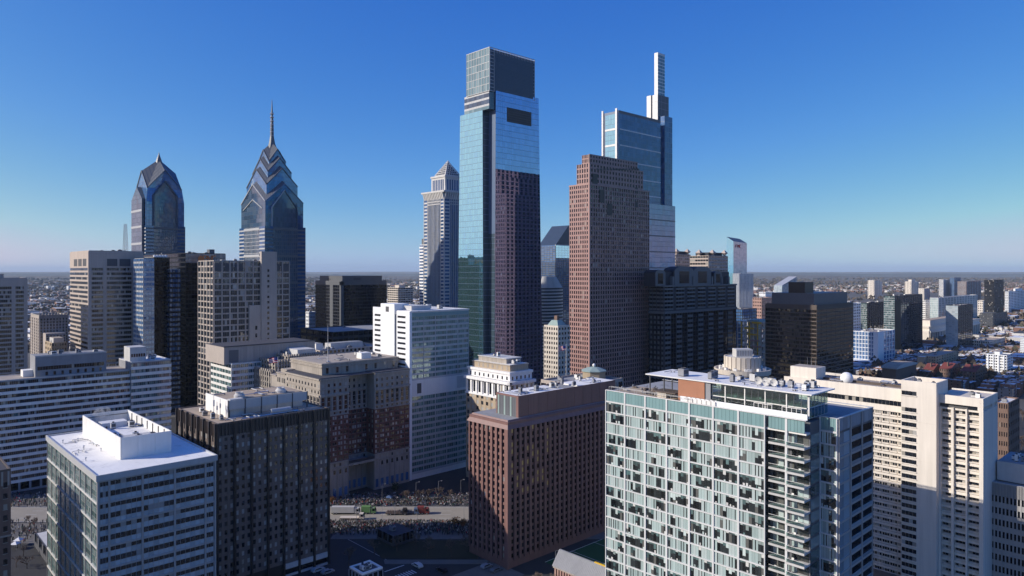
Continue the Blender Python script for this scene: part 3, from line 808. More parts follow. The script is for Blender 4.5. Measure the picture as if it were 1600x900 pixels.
    # right block facing left
    flat_face(0, 0, v2 - .0, 1, 6)
    # return wall of the protruding part (faces right-front)
    for i in range(nf):
        z0 = zb + i * fl
        b.piece('window', 'glass_green', 'R', v2, W + 2.7, -.2, .02, .08, z0 + .2, z0 + fl - .5, False, 300, True)
        b.piece('window', 'glass_room', 'R', v3 + .5, W + .1, W + 2.5, .02, .08, z0 + .2, z0 + fl - .3, False, 300, True)
    # right end : dark loggias
    nb = 3; bw = U / nb
    for i in range(nf):
        z0 = zb + i * fl
        b.box('floor_edge', 'lilac_frame', 0, U, -.3, 0, z0 - .35, z0 + .2)
        for j in range(nb):
            wgl = j == 2
            l, r = j * bw + .3, (j + 1) * bw - .3
            if j == 0: l, r = .3, bw * .45
            b.piece('window', 'glass_silver' if j == 0 else 'glass_black', 'R', 0, l, r, .02, .08, z0 + .22, z0 + fl - .38, i > 8, 300, True)
            if j: b.box('loggia_glass', 'glass_silver', l, r, -.28, -.2, z0 + .2, z0 + 1.15)
            if j == 0: b.piece('window', 'glass_aqua', 'R', 0, bw * .47, bw - .3, .02, .08, z0 + .22, z0 + fl - .38, False, 300, True)
    for j in range(nb + 1):
        c = j * bw; b.box('mullion', 'lilac_frame', max(0, c - .3), min(U, c + .3), -.42, 0, 0, Z)
    for j in range(8):
        b.box('parapet_panel', 'glass_silver', U * j / 8 + .04, U * (j + 1) / 8 - .04, -.2, 0, zt + .25, Z - .05)
    b.facade('K', U, 0, v4, zb, zt, nf, 22, 'white_panel', 'glass_teal', sp=.15, pw=.1); b.facade('B', v4, W, U, zb, zt, nf, 6, 'white_panel', 'glass_teal', sp=.15, pw=.1)
    # ---- roof
    b.solid('roof', 'grey_roof', .3, U - .3, .3, v4 - .3, Z - .8, Z - .35); b.solid('roof', 'grey_roof', W + .35, .28, v3 + .8, v4 - .3, Z - .81, Z - .36)
    b.box('coping', 'silver_band', -.3, 0.3, -.3, v2, Z - .05, Z + .12); b.box('coping', 'silver_band', -.3, U + .3, -.4, .3, Z - .04, Z + .13)
    b.box('coping', 'white_panel', W - .4, W + .3, v2 - .2, v4, Z - .05, Z + .1); b.box('coping', 'silver_band', U - .3, U + .3, .3, v4, Z - .05, Z + .12)
    b.solid('terrace_wall', 'white_paint', W + 2.0, W + 2.3, v2 + .5, v4 * .62, Z - .35, Z + 1.2)
    # lounge
    lx = W + 3.4
    ly0 = b.v(1264, lx); zl = b.z(615, lx, ly0)
    lx1 = b.u(1297, ly0); ly1 = b.v(1104, lx); ly2 = b.v(1062, lx); ly3 = b.v(1012, lx)
    zf = Z - .3; zm = zf + (zl - zf) * .42
    b.solid('lounge_floor', 'pale_grey', lx - .6, lx1 - .8, ly0 + .3, ly1, zf, zf + .15)
    b.solid('lounge_mezzanine', 'white_panel', lx + .15, lx1 - 1.2, ly0 + .7, ly1, zm - .25, zm + .1)
    b.solid('lounge_core', 'mid_grey', lx + (lx1 - lx) * .62, lx1 - 1.5, ly0 + 8, ly1, zf + .15, zl - .8)
    b.solid('lounge_roof', 'white_roof', lx - 1.2, lx1 + .3, ly0 - 1.2, ly3, zl - .32, zl)
    n = 5
    for j in range(n + 1):
        y = ly0 + (ly1 - ly0) * j / n; b.box('lounge_column', 'white_panel', lx - .1, lx + .2, y - .15, y + .15, zf + .15, zl - .45)
    for j in range(15):
        ya, yb = ly0 + (ly1 - ly0) * j / 15, ly0 + (ly1 - ly0) * (j + 1) / 15
        for (za, zc) in ((zf + .15, zm - .25), (zm + .1, zl - .45)):
            b.box('lounge_pane', 'clear_glass', lx - .02, lx + .02, ya + .06, yb - .06, za, zc)
            b.box('lounge_mullion', 'slate_band', lx - .06, lx + .06, ya - .05, ya + .05, za, zc)
    for j in range(6):
        xa, xb = lx + (lx1 - .8 - lx) * j / 6, lx + (lx1 - .8 - lx) * (j + 1) / 6
        for (za, zc) in ((zf + .15, zm - .25), (zm + .1, zl - .45)):
            b.box('lounge_pane', 'clear_glass', xa + .06, xb - .06, ly0 + .3, ly0 + .34, za, zc)
            b.box('lounge_mullion', 'pale_grey', xa - .05, xa + .05, ly0 + .25, ly0 + .39, za, zc)
    for j in range(16):
        y = ly0 + 1.2 + j * 2.0
        if y > ly1 - 2: break
        m = MB(); x = lx + rr.uniform(.8, 3.5); z0 = rr.choice((zf + .15, zm + .1))
        m.box(x, x + .7, y, y + 1.1, z0, z0 + .45, rr.choice(('mid_grey', 'white_panel', 'brown_band'))); m.box(x + .55, x + .7, y, y + 1.1, z0 + .45, z0 + .95, 'mid_grey'); m.obj('lounge_sofa', b.root)
    b.solid('brick_wall', 'orange_brick', lx - .8, lx + .2, ly1 + .2, ly2, zf + .1, zl - .46)
    b.solid('lounge_end', 'mid_grey', lx - .5, lx + .4, ly1 - 1.6, ly1 + .2, zf + .1, zl - .46)
    for j in range(3):
        y = ly2 + .4 + (ly3 - ly2 - 1.2) * j / 2; b.box('pavilion_post', 'dark_grey', lx + .2, lx + .5, y, y + .3, zf, zl - .45); b.box('pavilion_post', 'dark_grey', lx1 - .8, lx1 - .5, y, y + .3, zf, zl - .45)
    # white-framed wind screens in front of the lounge
    for (pa, pb) in ((1222, 1252), (1178, 1206)):
        ya, yb = b.v(pb, lx - 1.2), b.v(pa, lx - 1.2); n = 4; m = MB(); x = lx - 1.2
        for j in range(n + 1): y = ya + (yb - ya) * j / n; m.box(x - .06, x + .06, y - .06, y + .06, zf, zf + 2.6, 'white_panel')
        m.box(x - .06, x + .06, ya - .06, yb + .06, zf + 2.6, zf + 2.75, 'white_panel'); m.box(x - .05, x + .05, ya, yb, zf + 1.1, zf + 1.2, 'white_panel')
        m.box(x - .06, x + 1.1, ya - .06, ya + .06, zf + 2.6, zf + 2.75, 'white_panel'); m.obj('wind_screen', b.root)
    # dishes, masts and boxes on the lounge roof
    for (px, r_) in ((1185, 1.15), (1197, 1.2), (1209, 1.05)):
        x = lx + 3.0; y = b.v(px, x); m = MB()
        prof = [(r_ * a, zl + 1.6 + r_ * .42 * a * a) for a in (.02, .3, .6, .85, 1.0)]
        base = len(m.v); nn = 16; k = m.mi('pale_grey')
        cx, cy, cz = x, y, zl + 1.3
        rows = []
        for a in (.02, .35, .7, 1.0):
            row = []
            for i in range(nn):
                t = 2 * math.pi * i / nn; row.append(len(m.v)); m.v.append((cx - r_ * .45 * a * a + .5, cy + r_ * a * math.cos(t), cz + r_ * a * math.sin(t)))
            rows.append(row)
        for A_, B_ in zip(rows, rows[1:]):
            for i in range(nn): m.f.append((A_[i], A_[(i + 1) % nn], B_[(i + 1) % nn], B_[i])); m.m.append(k)
        m.tube((cx + .6, cy, zl), (cx + .6, cy, cz), .14, .14, 'steel'); m.tube((cx, cy, cz), (cx - 1.3, cy, cz + .1), .05, .05, 'steel'); m.lathe([(.28, cz), (.28, cz + .3), (.1, cz + .4)], 'mid_grey', 8, cx - 1.3, cy); m.obj('satellite_dish', b.root)
    b.units(9, lx + 1, lx1 - 2, ly0 + 2, ly1 - 4, zl, 21, (1.0, 2.4)); b.units(3, lx + 1, lx1 - 3, ly1, ly3 - 4, zl, 23, (1.0, 3.0))
    for k in range(9):
        x = lx + rr.uniform(.5, 4); y = ly0 + rr.uniform(2, 14); m = MB(); h = rr.uniform(1.2, 2.8); m.tube((x, y, zl), (x, y, zl + h), .05, .03, 'white_panel', 4); m.box(x - .03, x + .03, y - .5, y + .5, zl + h * .7, zl + h * .74, 'white_panel'); m.obj('aerial', b.root)
    ducts(b, lx + 1, lx1 - 2, ly0 + 2, ly3 - 2, zl, 22, 9, .16)
    # terrace : air handlers, deck, loungers, hedge
    tx = W + 1.0
    ya, yb = b.v(1120, tx + 1.5), b.v(1070, tx + 1.5); n = 7
    for j in range(n):
        for q in range(2):
            y = ya + (yb - ya) * j / n; x = tx + .6 + q * 2.0; m = MB(); m.box(x, x + 1.7, y, y + (yb - ya) / n * .8, Z - .36, Z + 1.0, 'white_panel'); m.lathe([(.55, Z + 1.0), (.6, Z + 1.25), (.5, Z + 1.25), (.45, Z + 1.1)], 'pale_grey', 10, x + .85, y + (yb - ya) / n * .4); m.obj('air_handler', b.root)
    y = b.v(1046, tx + 3); b.solid('stair_house', 'cream_shade', tx + 1.2, tx + 5, y, y + 3.2, Z - .36, Z + 1.4); b.solid('stair_roof', 'brown_band', tx + .8, tx + 6.5, y - 3.5, y + 4.5, Z + 1.41, Z + 1.75)
    b.solid('terrace_deck', 'tan_brick', tx, lx1 - 2, ly2 + 1, v4 - 2, Z - .34, Z - .2)
    for k in range(16):
        x, y = rr.uniform(tx + 1, lx + 9), rr.uniform(ly2 + 6, v4 - 3); m = MB()
        if k % 3: m.box(x, x + .7, y, y + 1.7, Z - .1, Z + .25, rr.choice(('mid_grey', 'brown_band', 'dark_grey', 'pale_grey'))); m.box(x, x + .7, y + 1.4, y + 1.7, Z + .25, Z + .75, 'mid_grey'); m.obj('terrace_seat', b.root)
        else:
            m.box(x, x + 1.8, y, y + .7, Z - .2, Z + .4, 'brown_band')
            for q in range(30):
                p = Vector((x + rr.random() * 1.8, y + rr.random() * .7, Z + .4 + rr.random() * .7)); d = Vector((rr.uniform(-.3, .3), rr.uniform(-.3, .3), rr.uniform(-.1, .4))); e = Vector((rr.uniform(-.2, .2), rr.uniform(-.2, .2), rr.uniform(-.1, .2)))
                m.poly([p, p + d, p + d + e], 'twig' if q % 3 else 'evergreen')
            m.obj('planter', b.root)
    for j in range(2):
        m = MB(); yy0, yy1 = v4 * .56, v4 - .5; x = W + .9 + j * 1.2
        m.tube((x, yy0, Z + 1.0), (x, yy1, Z + 1.0), .06, .06, 'pale_grey', 5)
        for q in range(10): yq = yy0 + (yy1 - yy0) * q / 9; m.tube((x, yq, Z - .4), (x, yq, Z + 1.0), .05, .05, 'pale_grey', 5)
        m.obj('terrace_rail', b.root)
    b.done(); return b
APT = green_apartments()

# ---- cream concrete hotel
def cream_hotel():
    b = Bld('hotel', 'long cream concrete hotel slab with stair tower, ribbed end wing and white roof dome', 'building', 1534, 238)
    Z = b.z(623); U = b.u(1556)
    va = b.v(1463, 0)
    nf = 24; fl = 2.62
    zc = Z - 5.0; zb = zc - nf * fl
    c = 'cream_concrete'
    # right wing
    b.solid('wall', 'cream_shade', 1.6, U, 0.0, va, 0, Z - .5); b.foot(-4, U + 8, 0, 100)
    bays = [(b.v(1530, 0), b.v(1511, 0)), (b.v(1508.5, 0), b.v(1490, 0)), (b.v(1486, 0), b.v(1470, 0))]
    edges = [0] + [x for q in bays for x in q] + [va]
    for i in range(0, len(edges), 2):
        b.box('rib', c, -.3 if i == 0 else -.05, 1.62, edges[i], edges[i + 1], 0, Z - 4.2 if i else Z - .49)
    for (y0, y1) in bays:
        n = 4
        for i in range(nf):
            z0 = zb + i * fl
            b.box('spandrel', c, .9, 1.6, y0, y1, z0 - .1, z0 + .85)
            b.box('ledge', c, .7, 1.6, y0 + .3, y1 - .2, z0 + 1.05, z0 + 1.35)
            w = (y1 - y0 - .5) / 3
            for q in range(3): b.piece('window', 'glass_blind' if rg.random() < .5 else 'glass_dark', 'L', 1.6, y0 + .3 + q * w + .04, y0 + .3 + (q + 1) * w - .04, .02, .1, z0 + 1.5, z0 + fl - .15, i > 6, 300, True)
            b.piece('vent', 'dark_grey', 'L', 1.6, y0 + .3, y1 - .2, .02, .06, z0 + .88, z0 + 1.03, False, 300, True)
        b.box('bay_head', c, .5, 1.6, y0, y1, zc + .02, Z - 4.4)
    b.box('attic_wall', c, -.3, .3, 0, va, Z - 2.9, Z); b.solid('attic_slot', 'dark_grey', .9, 1.6, 0.3, va, Z - 4.2, Z - 2.9)
    b.box('attic_wall', c, -.28, .9, bays[0][0], bays[0][0] + .4, Z - 4.2, Z - 2.9); b.box('attic_window', 'glass_dark', .6, .7, .8, bays[0][1], Z - 4.15, Z - 2.95)
    b.box('end_wall', c, -.28, U + .3, -.5, -.003, 0, Z - 4.4); b.box('end_wall', c, -.3, U + .3, -.5, -.003, Z - 2.9, Z)
    for (x0, x1) in ((-.28, .8), (U * .62, U * .72), (U - .6, U + .28)): b.box('end_wall', c, x0, x1, -.48, -.003, Z - 4.4, Z - 2.9)
    b.solid('attic_slot', 'mid_grey', .8, U - .6, .9, 1.2, Z - 4.4, Z - 2.9)
    b.solid('roof', 'gravel_roof', .3, U, 0, va, Z - 1.6, Z - 1.5); b.box('parapet', c, U - .3, U + .3, 0, va, Z - 2.9, Z)
    # tower
    T = -3.2
    t0, t1 = b.v(1463, T), b.v(1408, T)
    ZT = b.z(599, T, t0); tU = T + 9
    tU = min(b.u(1481, t0), U)
    b.solid('stair_tower', c, T, tU, t0, t1, 0, ZT - 2.2)
    for (x0, x1, y0, y1) in ((T, tU, t0, t0 + .5), (T, tU, t1 - .5, t1), (T, T + .5, t0 + .5, t1 - .5), (tU - .5, tU, t0 + .5, t1 - .5)): b.box('parapet', c, x0, x1, y0, y1, ZT - 2.2, ZT)
    b.solid('roof', 'gravel_roof', T + .5, tU - .5, t0 + .5, t1 - .5, ZT - 2.2, ZT - 1.9)
    w0, w1 = b.v(1432, T), t1 - .15
    for i in range(nf + 1):
        z0 = zb + i * fl + (3.2 if i == nf else 0)
        for q in range(4):
            w = (w1 - w0) / 4; b.piece('window', 'glass_dark' if rg.random() < .85 else 'glass_blind', 'L', T, w0 + q * w + .05, w0 + (q + 1) * w - .05, .02, .1, z0 + .7, z0 + fl - .5, i > 5, 300, True)
        b.box('sill', c, T - .25, T, w0 - .1, w1 + .1, z0 + .35, z0 + .68)
    for k in range(5):
        b.box('joint', 'cream_shade', T - .012, T, t0 + .02, w0 - .3, 8 + k * 13.5, 8.06 + k * 13.5)
    # long left wing, set back
    s0 = 1.2
    e0, e1 = t1, b.v(1226, s0)
    ZW = b.z(608.5, s0, e0)
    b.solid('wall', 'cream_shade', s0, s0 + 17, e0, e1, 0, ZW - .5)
    b.box('attic_wall', c, s0 - .5, s0, e0, e1, ZW - 4.6, ZW)
    nfw = 24; zcw = ZW - 8.6; zbw = zcw - nfw * fl
    b.box('attic_wall', c, s0 - .5, s0, e0, e1, zcw, ZW - 6.4)
    n = 34
    for j in range(n):
        w = (e1 - e0) / n; b.piece('window', 'glass_dark', 'L', s0, e0 + j * w + .06, e0 + (j + 1) * w - .06, .02, .1, ZW - 6.35, ZW - 4.65, True, 300, True)
    nb = 17; w = (e1 - e0) / nb
    for i in range(nfw):
        z0 = zbw + i * fl
        b.box('spandrel', c, s0 - .5, s0, e0, e1, z0 - .05, z0 + .75)
        for j in range(nb):
            l = e0 + j * w; dz = .32 if j % 2 else 0
            b.piece('ledge', c, 'L', s0, l + .1, l + w * .94, 0, .45, z0 + .95, z0 + 1.45, j < 9, 300)
            for q in range(3): b.piece('window', 'glass_blind' if rg.random() < .45 else 'glass_dark', 'L', s0, l + .15 + q * w * .3, l + w * .28 + q * w * .3, .02, .1, z0 + 1.5, z0 + fl - .1, False, 300, True)
            b.piece('vent', 'dark_grey', 'L', s0, l + .2, l + w * .9, .02, .06, z0 + .77, z0 + .93, False, 300, True)
    b.facade('K', s0 + 17, e0, e1, 4, ZW - 5, 19, 34, c, 'glass_dark', sp=.5, pw=.3)
    b.solid('roof', 'gravel_roof', s0, s0 + 17, e0, e1, ZW - .5, ZW - .35); b.box('parapet', c, s0 + 16.5, s0 + 17, e0, e1, ZW - .36, ZW + .9); b.box('roof_rail', 'brown_band', s0 + 5, s0 + 5.4, e0, e0 + (e1 - e0) * .7, ZW - .35, ZW + .6)
    # roof blocks
    p0 = b.v(1278, s0 + 2); p1 = b.v(1238, s0 + 2); zp = b.z(575, s0 + 2, p0)
    b.solid('lift_house', c, s0 + .3, s0 + 9, p0, p1, ZW - .35, zp); b.solid('roof', 'gravel_roof', s0 + .8, s0 + 8.5, p0 + .5, p1 - .5, zp, zp + .06)
    for k in range(3): m = MB(); m.tube((s0 + 2 + k * 2, p0 + 1 + k * 2.5, zp), (s0 + 2 + k * 2, p0 + 1 + k * 2.5, zp + 3.5), .07, .04, 'mid_grey', 5); m.obj('aerial', b.root)
    x = s0 + 4.2; y = b.v(1323, x); zc_ = b.z(591, x, y); r_ = 9.5 / F * b.w(x, y).y
    m = MB(); prof = [(r_ * math.cos(R(t)), zc_ + r_ * math.sin(R(t))) for t in range(-80, 90, 10)]; m.lathe(prof, 'white_paint', 20, x, y)
    d = m.obj('radome', b.root, smooth=True)
    m = MB(); m.lathe([(r_ * .6, ZW - .35), (r_ * .5, zc_ - r_ * .7)], 'mid_grey', 16, x, y); m.obj('base', d)
    ducts(b, s0 + 2, s0 + 15, e0 + 3, e1 - 6, ZW - .35, 24, 10, .22); b.units(7, s0 + 7, s0 + 15, e0 + 3, e1 - 4, ZW - .35, 25, (1.2, 2.6)); b.units(2, T + 2, tU - 3, t0 + 2, t1 - 3, ZT - 1.9, 26, (1.2, 2)); b.units(3, 2, U - 3, 1, va - 3, Z - 1.5, 27, (1.2, 2.2))
    # podium
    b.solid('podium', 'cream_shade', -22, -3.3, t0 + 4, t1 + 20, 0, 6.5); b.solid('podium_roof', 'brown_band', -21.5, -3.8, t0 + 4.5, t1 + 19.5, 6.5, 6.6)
    b.done(); return b
HOT = cream_hotel()

# ---- grey block at the right edge and the brown sliver at the left edge
def edge_blocks():
    b = Bld('office_building', 'grey office block with blue-grey roof at the lower right picture edge', 'building', 1620, 236)
    V = b.v(1548); Z = b.z(765)
    b.mass(26, V, 0, Z - .5, 'mid_grey')
    b.facade('L', 0, 0, V, 2, Z - 4.5, 9, 12, 'lilac_frame', 'glass_black', sp=.45, pw=.4, dsp=.2, dpi=.3, minpx=5)
    b.facade('R', 0, 0, 26, 2, Z - 4.5, 9, 10, 'lilac_frame', 'glass_black', sp=.45, pw=.4, dsp=.2, dpi=.3, minpx=5)
    for j in range(30):
        y = V * j / 30; b.box('attic_fin', 'lilac_frame', -.35, 0, y, y + V / 60, Z - 4.4, Z)
    b.flat_roof(26, V, Z - .5, 'grey_roof', .5, 'pale_grey')
    b.solid('plant_house', 'pale_grey', 4, 22, 3, V - 1, Z, Z + 6.5); b.solid('roof', 'grey_roof', 4.3, 21.7, 3.3, V - 1.3, Z + 6.5, Z + 6.7)
    b.units(4, 6, 20, 5, V - 4, Z + 6.7, 4, (1, 2)); b.done()
    b = Bld('brick_building', 'brown brick building sliver with one window column at the left picture edge', 'building', -40, 212)
    U = b.u(17); Z = b.z(732, U, 0)
    b.mass(U, 30, 0, Z - .6, 'brown_brick')
    nf = 15
    for i in range(nf):
        z0 = 1 + i * (Z - 4) / nf
        for j in range(3):
            x = U - 1.9 - j * 3.4; b.box('window', 'glass_dark', x, x + 1.0, -.06, .02, z0 + .8, z0 + 2.4); b.box('sill', 'limestone', x - .15, x + 1.15, -.16, 0, z0 + .62, z0 + .8)
    for k in range(6): x = U - .35 - k * 1.6; b.box('attic_panel', 'limestone', x - .5, x, -.12, 0, Z - 5, Z - .7)
    b.box('band', 'limestone', 0, U + .1, -.14, 0, Z * .62, Z * .62 + .5); b.flat_roof(U, 30, Z - .6, 'tar_roof', .6, 'brown_band'); b.done()
edge_blocks()
# ================================================================== MIDDLE GROUND
# ---- long white ribbon office behind the white-roofed one
def ribbon_office():
    D = 372.0
    b = Bld('office_building', 'long low office slab with white and dark window ribbons and grey attic storey', 'building', -60, 354)
    U = b.u(231); Z = b.z(575, U, 0)
    Vd = 22
    b.mass(U, Vd, 0, Z - .4, 'mid_grey')
    nf = 16; zb = 5
    b.facade('R', 0, 0, U, zb, Z - .8, nf, 24, 'white_panel', 'glass_office', sp=.46, pw=0, dsp=.35, sub=4, gap=.2, minpx=99,
             pick=lambda i, j, q: 'glass_green' if rg.random() < .2 else 'glass_dark')
    b.facade('K', U, 0, Vd, zb, Z - .8, nf, 6, 'white_panel', 'glass_green', sp=.46, pw=0, sub=3)
    b.facade('R', 0, 0, U, 0.2, zb, 1, 18, 'mid_grey', 'glass_black', sp=.2, pw=.2)
    b.flat_roof(U, Vd, Z - .4, 'gravel_roof', .5, 'pale_grey')
    # attic storey
    x0, x1 = b.u(55, 3), b.u(166, 3); z1 = b.z(557, x0, 3)
    b.solid('attic_storey', 'mid_grey', x0, x1, 3, 17, Z - .3, z1); b.solid('roof', 'grey_roof', x0, x1, 3, 17, z1, z1 + .1)
    for i, zz in enumerate((Z + .4, Z + 3.4)):
        for j in range(26):
            if i == 0 and j % 3: continue
            xx = x0 + 1 + (x1 - x0 - 2) * j / 26; b.piece('attic_window', 'glass_dark', 'R', 3, xx, xx + 1.1, .02, .08, zz, zz + 1.9, i == 1 and j > 10, 300)
    b.box('attic_band', 'pale_grey', x0 - .1, x1 + .1, 2.8, 3, z1 - .5, z1 + .3)
    b.solid('stair_house', 'white_panel', b.u(36, 9), x0, 9, 16, Z - .3, Z + 3.2)
    b.units(8, x0 + 2, x1 - 3, 5, 14, z1, 31, (1.5, 3))
    b.done()
    # wing beyond, seen at its right end
    b = Bld('office_building', 'pale ribbon-windowed wing with sunlit greenish glass beside the black glass tower', 'building', 205, 405)
    U = b.u(267); Z = b.z(566)
    b.mass(U, 25, 0, Z - .4, 'mid_grey')
    b.facade('R', 0, 0, U, 4, Z - .8, 16, 5, 'white_panel', 'glass_green', sp=.46, pw=0, dsp=.35, sub=4, gap=.15, minpx=99)
    b.facade('K', U, 0, 25, 4, Z - .8, 16, 6, 'white_panel', 'glass_green', sp=.46, pw=0, sub=3)
    b.flat_roof(U, 25, Z - .4, 'white_roof', .5, 'pale_grey')
    b.solid('plant_house', 'pale_grey', U * .02, U * .42, 4, 16, Z - .3, Z + 8.0)
    for j in range(6): b.box('plant_window', 'glass_dark', U * .05 + j * U * .06, U * .05 + j * U * .06 + .9, 3.9, 4, Z + 2.4, Z + 4.2)
    b.units(6, U * .5, U - 2, 4, 18, Z - .3, 33, (1.2, 3)); b.done()
ribbon_office()

# ---- classical hotel : limestone over brick
def classic_hotel():
    b = Bld('hotel', 'old limestone and red brick hotel with stepped top and recessed court facing the parade', 'building', 500, 352)
    U, V = b.u(639.5), b.v(447)
    Zt = b.z(593); s = 'limestone'
    zc1, zc2, zb1, zb2 = b.z(621), b.z(646), b.z(653), b.z(727)
    xa, xb = U * .30, U * .585      # court between the wings
    dep = 7.5
    def seg(x0, x1, y0, zt):
        b.solid('wall', 'red_brick', x0, x1, y0, V, zb2, zb1); b.solid('wall', s, x0, x1, y0, V, 0, zb2); b.solid('wall', s, x0, x1, y0, V, zb1, zt)
    seg(0, xa, 0, Zt); seg(xa, xb, dep, Zt - 1); seg(xb, U, 0, b.z(585, U, 0) if False else Zt)
    b.foot(0, U, 0, V)
    def rows(x0, x1, y0, face='R'):
        n = max(2, round((x1 - x0) / 3.3))
        f = lambda *a: b.piece(*a)
        w = (x1 - x0) / n
        nr = 9
        for i in range(nr):
            z0 = zb2 + (zb1 - zb2) * i / nr
            for j in range(n):
                c = x0 + (j + .5) * w
                for dx in (-.62, .62):
                    f('window', 'glass_blind' if rg.random() < .8 else 'glass_dark', face, y0, c + dx - .42, c + dx + .42, .02, .07, z0 + .7, z0 + 2.1, True, 300, True)
                f('sill', s, face, y0, c - 1.15, c + 1.15, 0, .16, z0 + .55, z0 + .68, False, 300)
        # colonnade storeys with tall dark windows between pilasters
        for j in range(n):
            c = x0 + (j + .5) * w
            f('window', 'glass_dark', face, y0, c - .75, c + .75, .02, .08, zc2 + .6, zc1 - .6, True, 300, True)
            for q in (.33, .66): f('transom', s, face, y0, c - .75, c + .75, .08, .16, zc2 + (zc1 - zc2) * q - .15, zc2 + (zc1 - zc2) * q + .15, False, 300)
            f('window', 'glass_dark', face, y0, c - .45, c + .45, .02, .08, zb1 + .7, zb1 + 2.0, False, 300, True)
            for zz in (zc1 + 1.4, zc1 + 4.6):
                if zz + 1.5 < Zt: f('window', 'glass_dark' if rg.random() < .6 else 'glass_blind', face, y0, c - .5, c + .5, .02, .08, zz, zz + 1.5, True, 300, True)
            # ground floors
            f('window', 'glass_dark', face, y0, c - .55, c + .55, .02, .08, zb2 - 6.2, zb2 - 4.2, True, 300, True)
            f('arched_window', 'glass_blue', face, y0, c - .85, c + .85, .02, .08, 1.4, 5.6, True, 300)
            f('window', 'glass_blind', face, y0, c - .5, c + .5, .02, .08, zb2 - 2.4, zb2 - .9, True, 300, True)
        for j in range(n + 1):
            c = x0 + j * w; f('pilaster', s, face, y0, max(x0, c - .4), min(x1, c + .4), 0, .35, zc2, zc1, True, 300)
            f('pilaster', s, face, y0, max(x0, c - .3), min(x1, c + .3), 0, .22, 0.6, zb2 - 3.2, True, 300)
        for (z, h, d) in ((zb2 - .5, .6, .5), (zb2 - 3.2, .5, .35), (zb1, .5, .4), (zc2 - .3, .6, .5), (zc1, .9, .7), (zc1 + 3.4, .4, .35), (Zt - .7, .8, .6)):
            f('cornice', s, face, y0, x0, x1, 0, d, z, z + h, True, 300)
    rows(0, xa, 0); rows(xa, xb, dep); rows(xb, U, 0)
    rows(0, V, 0, 'L'); rows(0, V, U, 'K')
    # court side walls
    for (x, fc) in ((xa, 'K'), (xb, 'L')):
        for i in range(9):
            z0 = zb2 + (zb1 - zb2) * i / 9
            for j in range(2): b.piece('window', 'glass_blind', fc, x, 1.4 + j * 3, 2.3 + j * 3, .02, .08, z0 + .7, z0 + 2.2, False, 300, True)
    # roof-garden canopy low in the court
    b.solid('court_roof', s, xa, xb, -.6, dep, zb2 - 3.4, zb2 - 2.2); b.box('court_rail', 'charcoal_band', xa, xb, -.4, -.2, zb2 - 2.2, zb2 - .7)
    b.solid('roof', 'tar_roof', .4, U - .4, .4, V - .4, Zt + .1, Zt + .2)
    b.solid('roof_ledge', 'tar_roof', -.4, xa + .3, -.4, V, Zt + .1, Zt + .5); b.solid('roof_ledge', 'tar_roof', xb - .3, U + .4, -.4, V, Zt + .11, Zt + .51)
    # stepped left terraces (sunlit ends)
    b.solid('terrace_block', s, 0, 9, V, V + 11, 0, b.z(598)); b.box('cornice', s, -.5, 9, V + .2, V + 11.4, b.z(598), b.z(598) + .5)
    b.solid('terrace_block', s, 1, 8, V + 1, V + 8, b.z(598) + .5, b.z(590)); b.solid('terrace_block', s, 0, 9, V + 11, V + 18, 0, b.z(604)); b.box('cornice', s, -.5, 9, V + 11.5, V + 18.3, b.z(604), b.z(604) + .5)
    for j in range(5): b.box('window', 'glass_dark', -.07, .02, V + 1.2 + j * 2, V + 2.2 + j * 2, b.z(613), b.z(605))
    # attic
    ya = 8.5; x0 = b.u(503, ya); x1 = b.u(622, ya); za = b.z(570, x0, ya)
    b.solid('attic', s, x0, x1, ya, V + 6, Zt, za); b.box('cornice', s, x0 - .5, x1 + .5, ya - .5, V + 6.5, za - 1.8, za - 1.2); b.box('cornice', s, x0 - .35, x1 + .35, ya - .35, V + 6.35, za - .3, za + .4)
    b.solid('roof', 'gravel_roof', x0 + .6, x1 - .6, ya + .6, V + 5.4, za + .4, za + .5); ducts(b, x0 + 2, x1 - 2, ya + 2, V + 3, za + .5, 28, 8, .2)
    for j in range(8):
        c = x0 + 3 + (x1 - x0 - 6) * j / 7; b.box('attic_window', 'glass_blind' if j % 2 else 'glass_dark', c - .65, c + .65, ya - .08, ya + .02, Zt + 1.2, Zt + 4.2)
    b.solid('chiller', 'white_panel', x0 + (x1 - x0) * .55, x0 + (x1 - x0) * .68, ya + 4, ya + 9, za + .5, za + 3.6); b.units(6, x0 + (x1 - x0) * .6, x1 - 3, ya + 2, V, za + .5, 41, (1.5, 3))
    m = MB(); m.tube((x0 + 5, ya + 3, za + .4), (x0 + 5, ya + 3, za + 20), .22, .08, 'pale_grey', 6); m.obj('flagpole', b.root)
    b.done()
classic_hotel()

